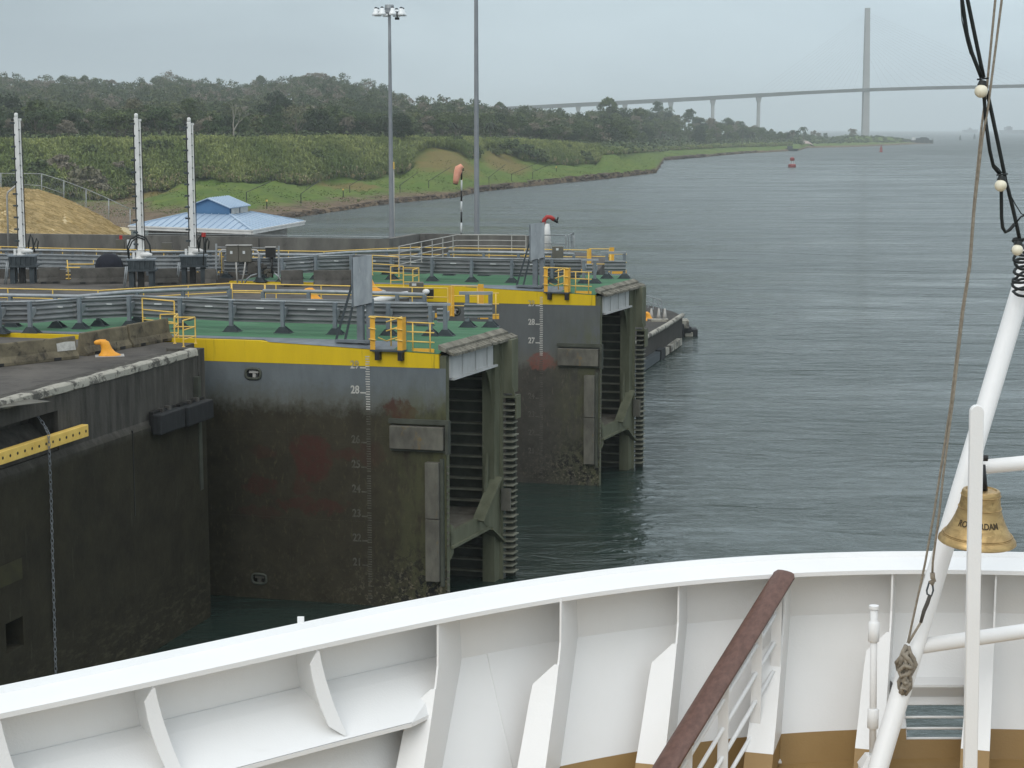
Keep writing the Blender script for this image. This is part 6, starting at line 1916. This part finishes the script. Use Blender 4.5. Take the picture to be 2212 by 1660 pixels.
a = at(361, 536, Y=107); MB().box((a.x, 107, a.z), (.62, .3, .62)).build('box', M['cabinet'], sb2); MB().box((a.x, 107, a.z - .9), (.1, .1, 1.3)).build('stem', M['galv'], sb2)
# fire monitor
fm = thing('fire_monitor', 'red fire monitor nozzle on a white tapered stand at the quay end', 'fire monitor', at(1182, 548, z=10.5))
Ym = 107.5
f_ = lambda x, y, d=0: at(x, y, Y=Ym + d)
MB().tube([f_(1181, 552), f_(1181, 500), f_(1182, 484)], [.34, .22, .14], 12).build('stand', M['white_old'], fm, True)
MB().tube([f_(1174, 484), f_(1176, 475), f_(1182, 469), f_(1190, 470), f_(1197, 475)], .13, 10).build('nozzle', M['red'], fm, True)
MB().tube([f_(1194, 473), f_(1205, 481)], [.11, .08], 10).build('muzzle', M['dark_metal'], fm, True)
MB().tube([f_(1202, 479), f_(1206, 470)], .05, 8).build('sight', M['dark_metal'], fm)
MB().tube([f_(1174, 484), f_(1167, 482)], .10, 8).build('drive', M['dark_metal'], fm)
MB().tube([f_(1184, 484), f_(1187, 494), f_(1184, 500)], .025, 6).build('hose', M['cable'], fm, True)
cab = thing('cabinet', 'dark olive cabinet with a white plate at the end of the farther gate', 'cabinet', at(1206, 570, z=10.6))
Yc = 99.5
a, b = at(1193, 574, Y=Yc), at(1217, 533, Y=Yc)
MB().span((a.x, Yc, a.z), (b.x, Yc + .4, b.z)).build('box', M['cabinet'], cab, bevel=.02)
MB().box(((a.x + b.x) / 2 - .03, Yc - .01, b.z - .16), (.14, .02, .12)).build('nameplate', M['louvre'], cab)

# ------------------------------------------------------------------ low approach wall beyond the gates
M['aw'] = pm('black_stained_concrete', (0.058, 0.053, 0.046), (0.032, 0.030, 0.026), 0.5, 0.9, 0.5, 6, stretch=(1, 1, .4), stain=(0.10, 0.093, 0.08), stain_amt=(0.62, 0.75))
aw = thing('approach_wall', 'low dark pointed approach wall with pale edge running out beyond the gates', 'wall', at(1430, 740, z=0))
zt = 2.3
P_ = [at(1230, 800, z=zt), at(1391, 733, z=zt), at(1440, 705, z=zt), at(1466, 688, z=zt), at(1474, 683, z=zt), at(1455, 674, z=zt), at(1420, 664, z=zt), at(1300, 640, z=zt), at(1150, 640, z=zt)]
mb = MB(); mb.prism([(p.x, p.y) for p in P_], -2.5, zt); mb.build('wall', M['aw'], aw)
mb = MB(); mb.tube([p + UP * .06 for p in P_[0:5]], .22, 8); mb.build('edge_curb', M['curb'], aw, True)
def on_aw(t0, t1, z0, z1, off0, off1, name, mat):
    a, b = P_[1].lerp(P_[3], t0), P_[1].lerp(P_[3], t1); d = (b - a).normalized(); n = Vector((d.y, -d.x, 0))
    mb = MB(); mb.hexa([Vector((*(a + n * off0).xy, z0)), Vector((*(b + n * off0).xy, z0)), Vector((*(b + n * off1).xy, z0)), Vector((*(a + n * off1).xy, z0)),
                        Vector((*(a + n * off0).xy, z1)), Vector((*(b + n * off0).xy, z1)), Vector((*(b + n * off1).xy, z1)), Vector((*(a + n * off1).xy, z1))])
    return mb.build(name, mat, aw)
on_aw(-.6, .28, .05, .75, -.05, .5, 'lower_fender', M['dark_grey'])
on_aw(.30, .42, -.1, .85, -.05, .55, 'fender_block', M['rubber'])
for t in (.45, .60, .72, .84): on_aw(t, t + .10, .05, .62, -.05, .5, 'pale_fender', M['curb'])
for k, (x, y, w, h, mt) in enumerate(((1472, 716, 10, 34, 'rubber'), (1482, 700, 11, 18, 'curb'), (1486, 712, 14, 12, 'rubber'), (1490, 722, 12, 10, 'curb'), (1500, 722, 13, 22, 'rubber'), (1478, 735, 12, 20, 'rubber'))):
    a, b = at(x - w, y + h / 2, Y=161 + k * .2), at(x + w * .5, y - h / 2, Y=161 + k * .2); MB().span((a.x, 160.5 + k * .2, max(a.z, -.5)), (b.x, 162.2 + k * .2, b.z)).build('nose_fender' if mt == 'rubber' else 'pale_fender', M[mt], aw, bevel=.08)
for x in (1407, 1423, 1436):
    p = at(x, 691, z=zt); MB().tube([p, p + UP * .5, p + UP * 1.0], [.22, .14, .07], 8).build('mooring_post', M['conduit'], aw, True)
MB().box(at(1421, 692, z=zt + .1), (1.8, .8, .2)).build('post_plinth', M['curb'], aw)
bollard(at(1401, 693, z=zt), 1.25, .25, 'small orange bollard out on the low approach wall')
railing('handrail', 'thin grey railing along the back of the low approach wall', 'handrail', [at(x, y, z=zt + 1.1) for x, y in ((1330, 621), (1378, 633), (1429, 649))], 1.1, (.5,), 1.6, .04, M['galv'])

# ------------------------------------------------------------------ mound, fence, pavilion, poles
def mound():
    xs = np.arange(-260, 296, 7.0); tab = [(-260, 412), (0, 410), (60, 411), (105, 415), (150, 430), (200, 455), (240, 478), (275, 503), (296, 520)]
    ds = [119, 124, 130, 137, 144, 151, 158, 170, 190]
    fr = [.02, .30, .55, .78, .93, 1.0, .95, .7, .2]
    vs = []
    for x in xs:
        zt_ = HC - 151 * tan_y(interp(x, tab))
        for d, f in zip(ds, fr):
            vs.append(((x - 1106) / FPX * d / CP, d, 8.0 + (zt_ - 8.0) * f + rng.normal(0, .05)))
    m_ = len(ds); nn = len(xs); ii = np.arange(nn - 1)[:, None] * m_ + np.arange(m_ - 1)[None, :]
    me = mesh_np('mound', np.array(vs), np.stack([ii, ii + m_, ii + m_ + 1, ii + 1], -1).reshape(-1, 4), M['straw'])
    me.polygons.foreach_set('use_smooth', [True] * len(me.polygons))
    o = bpy.data.objects.new('mound', me); COL.objects.link(o); tag(o, kind='structure')
    # straw tufts lying on it
    r = np.random.default_rng(9); V = []; T = []
    for k in range(5200):
        x = r.uniform(-60, 284); d = r.uniform(121, 152); zt_ = HC - 151 * tan_y(interp(x, tab)); z = 8 + (zt_ - 8) * float(np.interp(d, ds, fr))
        p = np.array([(x - 1106) / FPX * d / CP, d, z]); a = r.uniform(-.6, .6); u = np.array([math.cos(a), math.sin(a) * .5, -.25]); w = np.array([0, -.05, .06]); L = r.uniform(.2, .6)
        V.append(np.array([p - u * L, p + u * L, p + u * L * .9 + w + [0, 0, .05], p - u * L * .8 + w + [0, 0, .12]])); T.append(r.uniform(0, 1))
    v = np.concatenate(V)
    t = NT('straw_blades'); at_ = t.n('ShaderNodeAttribute'); at_.attribute_name = 'tint'
    t.color(t.mix(at_.outputs['Fac'], (0.36, 0.28, 0.14), (0.66, 0.54, 0.32))); t.rough(.95)
    me = mesh_np('dry_grass', v, np.arange(len(v)).reshape(-1, 4), t.m, np.array(T))
    o = bpy.data.objects.new('dry_grass', me); COL.objects.link(o); tag(o, 'dry straw coloured cut grass on the rounded mound behind the parapet', 'dry grass', kind='stuff')
mound()
fn = thing('chain_link_fence', 'grey chain link fence stepping down behind the straw coloured mound', 'fence', at(90, 420, Y=168))
fpx = [(-60, 373, 410), (2, 375, 412), (45, 375, 412), (90, 376, 418), (138, 391, 437), (186, 409, 456), (235, 430, 474), (281, 452, 498)]
fpt = [(at(x, a, Y=170), at(x, b + 12, Y=170)) for x, a, b in fpx]
for a, b in fpt: MB().tube([a, b], .05, 6).build('post', M['galv'], fn, True)
MB().tube([a for a, b in fpt], .035, 6).build('top_rail', M['galv'], fn, True)
MB().tube([a.lerp(b, .48) for a, b in fpt[2:5]], .03, 6).build('mid_rail', M['galv'], fn, True)
mb = MB()
for i in range(len(fpt) - 1):
    (a, b), (c, d) = fpt[i], fpt[i + 1]
    n = max(5, int((c - a).length / .30))
    for k in range(n):
        t0 = k / n
        mb.tube([a.lerp(c, t0), b.lerp(d, min(1, t0 + .9 / n * 4))], .006, 3, False); mb.tube([b.lerp(d, t0), a.lerp(c, min(1, t0 + .9 / n * 4))], .006, 3, False)
mb.build('mesh', M['galv'], fn)
lp = thing('street_lamp', 'slim pale lamp post with an angled arm standing before the mound', 'street lamp', at(18, 560, Y=112))
MB().tube([at(19, 560, Y=112), at(15, 425, Y=112), at(17, 416, Y=112), at(36, 400, Y=112)], .06, 8).build('post', M['conduit'], lp, True)

pav = thing('pavilion', 'small pavilion with pale blue metal hip roof and raised louvred lantern', 'pavilion', at(544, 520, Y=118))
ze = 12.0
Fp, Lp, Rp = at(544, 500, z=ze), at(281, 490, z=ze), at(656, 480, z=ze)
Bp = Lp + Rp - Fp; Cc = (Lp + Rp) / 2
def inset(p, k, z): q_ = Cc.lerp(p, k); return Vector((q_.x, q_.y, z))
k1 = .36; zr_ = ze + .80
low = [Fp, Rp, Bp, Lp]; up_ = [inset(p, k1, zr_) for p in low]
mb = MB()
for i in range(4):
    a, b = low[i], low[(i + 1) % 4]; c, d = up_[(i + 1) % 4], up_[i]
    mb.plate([a, b, c, d], (0, 0, .06))
mb.build('roof', M['roof_blue'], pav)
for i in (0, 3, 1):
    a, b = low[i], low[(i + 1) % 4]; c, d = up_[i], up_[(i + 1) % 4]
    n = 17 if i == 3 else 14
    for k in range(1, n):
        t = k / n; e0 = a.lerp(b, t)
        t2 = min(1, max(0, (t - .5) / k1 * 1.0 + .5)) if True else t
        if (t - .5) < -k1 / 2: f = t / (.5 - k1 / 2); e1 = a.lerp(c, min(1, f))
        elif (t - .5) > k1 / 2: f = (1 - t) / (.5 - k1 / 2); e1 = b.lerp(d, min(1, f))
        else: e1 = c.lerp(d, (t - .5 + k1 / 2) / k1)
        MB().bar(e0 + UP * .085, e1 + UP * .085, .05, .05).build('seam', M['roof_blue'], pav)
for i in (0, 1, 3):
    MB().bar(low[i] + UP * .1, up_[i] + UP * .1, .16, .08).build('hip_cap', M['roof_blue'], pav)
mb = MB()
for i in range(4): mb.bar(low[i] - UP * .10, low[(i + 1) % 4] - UP * .10, .16, .22)
mb.build('fascia', M['white_old'], pav)
mb = MB()
for i in range(4): mb.bar(low[i] + UP * .04 + (low[i] - Cc).normalized() * .12, low[(i + 1) % 4] + UP * .04 + (low[(i + 1) % 4] - Cc).normalized() * .12, .10, .10)
mb.build('gutter', M['white_old'], pav)
mb = MB(); w_ = [inset(p, .80, 0) for p in low]; mb.prism([(p.x, p.y) for p in w_], 8.0, ze - .05); mb.build('wall', M['conduit'], pav)
# lantern: gable end towards us on the left, louvres on the right side
lk = .27; q0, q1, q2, q3 = [inset(p, lk + .07, zr_ - .1) for p in low]          # F R B L
hw_ = .66
E = [p + UP * hw_ for p in (q0, q1, q2, q3)]
rg0 = (E[3] + E[0]) / 2 + UP * .60; rg1 = (E[1] + E[2]) / 2 + UP * .60
mb = MB(); mb.plate([q3, q0, E[0], rg0, E[3]], (0, .08, 0)); mb.plate([q0, q1, E[1], E[0]], (-.08, 0, 0)); mb.plate([q2, q1, E[1], rg1, E[2]], (0, -.08, 0)); mb.plate([q3, q2, E[2], E[3]], (.08, 0, 0))
mb.build('lantern_wall', M['wall_blue'], pav)
o1 = (rg0 - rg1).normalized() * .25
sl1 = (E[0] - rg0).normalized() * .2; sl3 = (E[3] - rg0).normalized() * .2
mb = MB(); mb.plate([rg0 + o1, E[0] + o1 + sl1, E[1] - o1 + sl1, rg1 - o1], (0, 0, .07)); mb.plate([rg0 + o1, E[3] + o1 + sl3, E[2] - o1 + sl3, rg1 - o1], (0, 0, .07))
mb.build('lantern_roof', M['roof_blue'], pav)
for k in range(1, 9):
    t = k / 9; MB().bar((rg0 + o1).lerp(rg1 - o1, t) + UP * .09, (E[0] + o1 + sl1).lerp(E[1] - o1 + sl1, t) + UP * .09, .04, .04).build('seam', M['roof_blue'], pav)
nR = (q1 - q0).normalized(); oR = Vector((nR.y, -nR.x, 0)) * .05
for t0, t1 in ((.06, .47), (.53, .94)):
    a, b = q0.lerp(q1, t0) + UP * .13 + oR, q0.lerp(q1, t1) + UP * .13 + oR
    fr_ = MB().plate([a, b, b + UP * .50, a + UP * .50], oR * .6).build('louvre', M['louvre'], pav)
    for k in range(5): MB().bar(a + UP * (.06 + k * .09) + oR * .8, b + UP * (.06 + k * .09) + oR * .8, .03, .035).build('blade', M['conduit'], fr_)
# fix blade offsets (they are children of the louvre, which sits at the pavilion root)

def light_pole(x_base, y_base, x_top, y_top, D, r0, r1, label, head):
    b = at(x_base, y_base, Y=D); b.z = 8.0; t = at(x_top, y_top, Y=D); t.x = b.x + (t.x - b.x) * .0
    root = thing('light_pole', label, 'light pole', b)
    n = 8; pts = [b.lerp(t, k / n) for k in range(n + 1)]
    MB().tube(pts, [r0 + (r1 - r0) * k / n for k in range(n + 1)], 14).build('mast', M['pole'], root, True)
    MB().tube([b, b + UP * .4], r0 * 1.8, 14).build('base', M['galv'], root, 'auto')
    if head:
        c = t + UP * .1
        MB().tube([c - UP * .1, c + UP * .25], .30, 14).build('hub', M['pole'], root, 'auto')
        MB().tube([c + UP * .25, c + UP * .5], [.34, .30], 14).build('hood', M['galv'], root, 'auto')
        pth = [c + Vector((math.cos(a) * .80, math.sin(a) * .80, 0)) for a in np.linspace(0, 2 * math.pi, 25)]
        MB().tube(pth, .04, 6, False).build('ring', M['galv'], root, True)
        for k in range(8):
            a = 2 * math.pi * k / 8 + .3; p = c + Vector((math.cos(a) * .95, math.sin(a) * .95, -.05))
            lm = MB().lathe(p, [(.10, .30), (.13, .26), (.15, .10), (.25, -.06), (.27, -.20)], 12).build('lamp', M['lamp_glass'], root, True)
            MB().lathe(p, [(.07, .38), (.105, .34), (.12, .26)], 12).build('ballast', M['dark_grey'], lm, True)
        p = c + Vector((.55, -.3, -.45)); MB().box(p, (.30, .30, .16)).build('camera', M['dark_metal'], root); MB().tube([p, p + UP * .45], .05, 6).build('camera_arm', M['dark_metal'], root)
    return root
M['lamp_glass'] = pm('lamp_reflector', (0.86, 0.88, 0.88), (0.80, 0.82, 0.82), 3, .3)
light_pole(846, 520, 838, 30, 124, .20, .10, 'tall grey floodlight pole with a ring of white lamps at its top', True)
light_pole(1030, 520, 1026, -170, 118, .205, .11, 'tall grey light pole rising out of the picture between pavilion and bridge', False)
tp_ = thing('thin_post', 'thin yellowish post close beside the floodlight pole', 'post', at(851, 520, Y=125))
b_ = at(851, 520, Y=125); b_.z = 8; MB().tube([b_, at(850, 352, Y=125)], .055, 8).build('post', M['conduit'], tp_, True)
MB().box(at(850, 358, Y=124.9), (.14, .14, .5)).build('bracket', M['yellow'], tp_)
ws = thing('windsock', 'limp pink orange windsock on a black and white striped pole', 'windsock', at(996, 520, Y=112))
b_ = at(996, 520, Y=112); b_.z = 10.4; t_ = at(997, 366, Y=112)
n = 9
for k in range(n):
    MB().tube([b_.lerp(t_, k / n), b_.lerp(t_, (k + 1) / n - .001)], .055, 8).build('pole_band', M['dark_metal'] if k % 2 == 0 else M['louvre'], ws, True)
sp_ = lambda x, y, d=0: at(x, y, Y=112 + d)
MB().tube([sp_(1000, 364, -.1), sp_(996, 361, -.1), sp_(991, 365, -.12), sp_(988, 375, -.12), sp_(985.5, 388, -.12), sp_(984, 397, -.12)], [.10, .20, .26, .23, .20, .15], 12, True).build('sock', M['sock'], ws, True)
MB().tube([sp_(984, 396, -.12), sp_(983.5, 399, -.12)], .14, 12).build('cuff', M['dark_metal'], ws, True)
MB().tube([sp_(1001, 364, -.05), sp_(1002, 368, 0), sp_(997, 370, 0)], .03, 6).build('hoop', M['dark_metal'], ws, True)

# ------------------------------------------------------------------ stakes with stays along the bank
def on_bank(x, y):
    best = None
    for d in np.arange(300, 1300, 2.0):
        e_ = abs(ground(x, float(d)) - (HC - d * tan_y(y)))
        if best is None or e_ < best[0]: best = (e_, d)
    d = float(best[1]); return Vector(((x - 1106) / FPX * d / CP, d, ground(x, d)))
for (x, y, x2, y2) in ((541, 437, 596, 403), (657, 439, 690, 404), (761, 420, 806, 383), (868, 418, 905, 383), (929, 408, 974, 371), (1057, 398, 1092, 363), (1105, 391, 1160, 362), (1150, 386, 1196, 360)):
    p = on_bank(x, y); s_ = thing('stayed_stake', 'dark stake with a long slanting stay on the grassy bank', 'stake', p, 'stayed stakes along the bank')
    q_ = on_bank(x2, y2); h = UP * 2.2
    MB().tube([p - UP * .3, p + h], .11, 6).build('stake', M['dark_metal'], s_)
    e_ = p + h + Vector(((x2 - x) / FPX * p.y, 6, (y - y2) / FPX * p.y * .75)); MB().tube([p + h, e_], .075, 6).build('stay', M['dark_metal'], s_)
for x, y in ((584, 452), (747, 425), (846, 425), (1000, 402), (1200, 372)):
    p = on_bank(x, y); s_ = thing('marker_post', 'short dark marker post standing alone on the grassy bank', 'marker post', p, 'marker posts on the bank')
    MB().tube([p - UP * .3, p + UP * 1.7], .12, 6).build('post', M['dark_metal'], s_); MB().box(p + UP * 1.8, (.34, .2, .4)).build('head', M['yellow'], s_)

# ------------------------------------------------------------------ far water: buoys, pier, ships
def buoy(x, y, hpx, label, mat, kind):
    D = HC / tan_y(y); s = hpx * D / FPX; c = at(x, y, z=0.0); root = thing('buoy', label, 'buoy', c)
    if kind == 'lattice':
        MB().lathe(c - UP * .4, [(s * .34, 0), (s * .38, s * .12), (s * .38, s * .34), (s * .30, s * .40)], 14).build('float', mat, root, 'auto')
        for a in (0, 1.57, 3.14, 4.71):
            MB().tube([c + Vector((math.cos(a) * s * .24, math.sin(a) * s * .24, s * .35)), c + Vector((math.cos(a) * s * .12, math.sin(a) * s * .12, s * .68))], s * .025, 5).build('strut', M['white_old'], root)
        MB().lathe(c, [(s * .20, s * .64), (s * .22, s * .70), (s * .22, s * .90), (s * .15, s * .95), (s * .07, s)], 12).build('top_mark', mat, root, 'auto')
    else:
        MB().lathe(c - UP * .4, [(s * .30, 0), (s * .30, s * .18), (s * .20, s * .24), (s * .20, s * .70), (s * .10, s * .85), (s * .05, s)], 12).build('body', mat, root, 'auto')
        MB().lathe(c, [(s * .07, s * .9), (s * .07, s * 1.04)], 8).build('lantern', mat, root, 'auto')
buoy(1711, 362, 22, 'red lattice topped buoy on the water, the nearest to us', M['buoy_red'], 'lattice')
buoy(1903, 329, 14, 'red pillar buoy farther off below the bridge pylon', M['buoy_red'], 'pillar')
buoy(2074, 303, 10, 'dark far buoy just right of the pier end', M['buoy_dark'], 'pillar')
buoy(2105, 300, 10, 'dark far buoy beside the string lights on the water', M['buoy_dark'], 'pillar')
pier = thing('pier', 'dark timber pier head with a small white hut at the tip of the point', 'pier', at(1990, 311, z=0))
D = 2240.0; pz = lambda x, y: at(x, y, Y=D)
a, b = pz(1950, 312), pz(2014, 302)
MB().span((a.x, D - 6, -2), (b.x, D + 14, b.z - .6)).build('deck', M['buoy_dark'], pier)
for x, y0, w in ((1996, 297, 14), (2003, 299, 8), (1985, 299, 8)):
    p0, p1 = pz(x - w / 2, 303), pz(x + w / 2, y0); MB().span((p0.x, D, p0.z - .5), (p1.x, D + 5, p1.z)).build('shed', M['buoy_dark'], pier)
p0, p1 = pz(1969, 303), pz(1976, 296.5); MB().span((p0.x, D - 4, p0.z - .5), (p1.x, D, p1.z)).build('hut', M['louvre'], pier)
for x in (1960, 1972, 1984, 1994, 2004, 2012):
    p0 = pz(x, 313); MB().tube([(p0.x, D - 6.5, -2), (p0.x, D - 6.5, pz(x, 303).z + random.uniform(0, 2))], .5, 6).build('pile', M['fender_face'], pier)
sh_ = thing('sand_heap', 'pale pinkish heap of sand on the shore of the point', 'heap', at(1725, 312, z=2))
Dh = 1790.0; mb = MB(); c0 = at(1725, 309, Y=Dh)
vs = []; n = 14
prof_ = [(0, -6), (.12, 1.0), (.25, 3.2), (.42, 5.0), (.6, 5.2), (.78, 4.2), (.9, 2.0), (1.0, -2)]
for t, z in prof_:
    for k in range(6):
        u = k / 5; vs.append((c0.x - 14 + 30 * t, Dh - 8 + 16 * u, c0.z - 2.5 + z * math.sin(math.pi * (.12 + .76 * u)) + random.uniform(-.2, .2)))
mb.add(vs, [(i * 6 + k, i * 6 + k + 1, (i + 1) * 6 + k + 1, (i + 1) * 6 + k) for i in range(len(prof_) - 1) for k in range(5)])
mb.build('heap', M['sand'], sh_, True)
hulk = thing('moored_barge', 'small dark barge lying at the shore left of the far red buoys', 'barge', at(1710, 327, z=0))
Db = HC / tan_y(327); a, b = at(1696, 327, z=0), at(1724, 327, z=0)
MB().hexa([Vector((a.x + 2, Db - 4, -.5)), Vector((b.x - 2, Db - 4, -.5)), Vector((b.x - 2, Db + 4, -.5)), Vector((a.x + 2, Db + 4, -.5)), Vector((a.x, Db - 5, 2.2)), Vector((b.x, Db - 5, 2.0)), Vector((b.x, Db + 5, 2.0)), Vector((a.x, Db + 5, 2.2))]).build('hull', M['buoy_dark'], hulk)
MB().span((a.x + 2, Db - 2, 2.1), (a.x + 6, Db + 2, 4.2)).build('cabin', M['buoy_dark'], hulk)
def far_ship(x0, x1, y, D, label, house):
    a, b = at(x0, y, Y=D), at(x1, y, Y=D); root = thing('cargo_ship', label, 'ship', ((a.x + b.x) / 2, D, 0)); L = b.x - a.x
    MB().hexa([Vector((a.x + L * .04, D - 10, -1)), Vector((b.x - L * .06, D - 10, -1)), Vector((b.x - L * .06, D + 10, -1)), Vector((a.x + L * .03, D + 10, -1)), Vector((a.x, D - 14, 13)), Vector((b.x, D - 14, 15)), Vector((b.x, D + 14, 15)), Vector((a.x, D + 14, 13))]).build('hull', M['ship_far'], root)
    for f0, f1, z in house: MB().span((a.x + L * f0, D - 10, 13), (a.x + L * f1, D + 10, z)).build('deckhouse', M['ship_far'], root)
far_ship(2160, 2330, 279, 6500, 'hazy cargo ship on the horizon at the right edge', ((.06, .15, 24), (.09, .13, 28), (.45, .48, 18), (.62, .65, 19)))
far_ship(2080, 2112, 279, 7600, 'tiny hazy ship on the horizon left of the string lights', ((.35, .60, 19), (.44, .50, 23)))

# ------------------------------------------------------------------ cable-stayed bridge
br = thing('cable_stayed_bridge', 'long pale cable stayed bridge with one tall slender pylon in the hazy distance', 'bridge', at(1870, 300, Y=2650))
DB_ = 2650.0
bz = lambda x, y: at(x, y, Y=DB_)
dk_ = [(1000, 236), (1100, 232.5), (1165, 229), (1249, 224.5), (1350, 219.5), (1449, 214.5), (1540, 209.5), (1639, 204), (1750, 198.5), (1870, 193), (2000, 189), (2125, 186.5), (2212, 184.5), (2420, 182), (2650, 182)]
mb = MB(); P2 = [bz(x, y) for x, y in dk_]
for i in range(len(P2) - 1):
    a, b = P2[i], P2[i + 1]
    top_ = 1.2; th0 = 4.6 if dk_[i][0] < 1700 else 3.6; th1 = 4.6 if dk_[i + 1][0] < 1700 else 3.6
    mb.hexa([a + Vector((0, -7, -th0)), b + Vector((0, -7, -th1)), b + Vector((0, 7, -th1)), a + Vector((0, 7, -th0)), a + Vector((0, -11, top_)), b + Vector((0, -11, top_)), b + Vector((0, 11, top_)), a + Vector((0, 11, top_))])
mb.build('deck', M['bridge'], br)
for i in range(len(P2) - 1): pass
for x, y in ((1249, 226), (1350, 221), (1449, 216), (1540, 211), (1639, 205)):
    p = bz(x, y) - UP * 3; w = 2.1
    MB().hexa([Vector((p.x - w, DB_ - 4, -3)), Vector((p.x + w, DB_ - 4, -3)), Vector((p.x + w, DB_ + 4, -3)), Vector((p.x - w, DB_ + 4, -3)), p + Vector((-w, -4, -9)), p + Vector((w, -4, -9)), p + Vector((w, 4, -9)), p + Vector((-w, 4, -9))]).hexa([p + Vector((-w, -4, -9)), p + Vector((w, -4, -9)), p + Vector((w, 4, -9)), p + Vector((-w, 4, -9)), p + Vector((-w * 1.9, -7, 1)), p + Vector((w * 1.9, -7, 1)), p + Vector((w * 1.9, 7, 1)), p + Vector((-w * 1.9, 7, 1))]).build('pier', M['bridge'], br)
tp = bz(1874, 18); bt_ = Vector((bz(1869.5, 278).x, DB_, -3))
def pyl(x, base, top_):
    mb = MB(); mb.hexa([Vector((base.x - 5.0, DB_ - 7, -3)), Vector((base.x + 5.0, DB_ - 7, -3)), Vector((base.x + 5.0, DB_ + 7, -3)), Vector((base.x - 5.0, DB_ + 7, -3)), top_ + Vector((-3.2, -4.5, 0)), top_ + Vector((3.2, -4.5, 0)), top_ + Vector((3.2, 4.5, 0)), top_ + Vector((-3.2, 4.5, 0))])
    mb.build('pylon', M['bridge'], br)
pyl(1870, bt_, tp)
pyl(2640, Vector((bt_.x + 530, DB_, -3)), tp + Vector((530, 0, 0)))
for sgn, span in ((-1, 165), (1, 255)):
    for k in range(18):
        f = (k + 2) / 19; xx = tp.x + sgn * span * f
        yd = float(np.interp(xx, [p.x for p in P2], [p.z for p in P2]))
        MB().tube([Vector((tp.x, DB_, tp.z - 6 - 62 * (1 - f))), Vector((xx, DB_, yd))], .07, 4, False).build('stay_cable', M['bridge'], br)

# ------------------------------------------------------------------ sea air
hz_ = MB().span((-9200, -75, -4.0), (9200, 14100, 214)).build('haze', None)
t = bpy.data.materials.new('sea_air'); t.use_nodes = True
nt = t.node_tree
for n in list(nt.nodes):
    if n.type != 'OUTPUT_MATERIAL': nt.nodes.remove(n)
pv = nt.nodes.new('ShaderNodeVolumePrincipled')
pv.inputs['Color'].default_value = (0.93, 0.985, 1.0, 1); pv.inputs['Density'].default_value = 0.00018; pv.inputs['Anisotropy'].default_value = 0.25
nt.links.new(pv.outputs[0], nt.nodes['Material Output'].inputs['Volume'])
hz_.data.materials.append(t)
tag(hz_, 'thin grey blue sea haze over the canal and far shore', 'haze', kind='stuff')
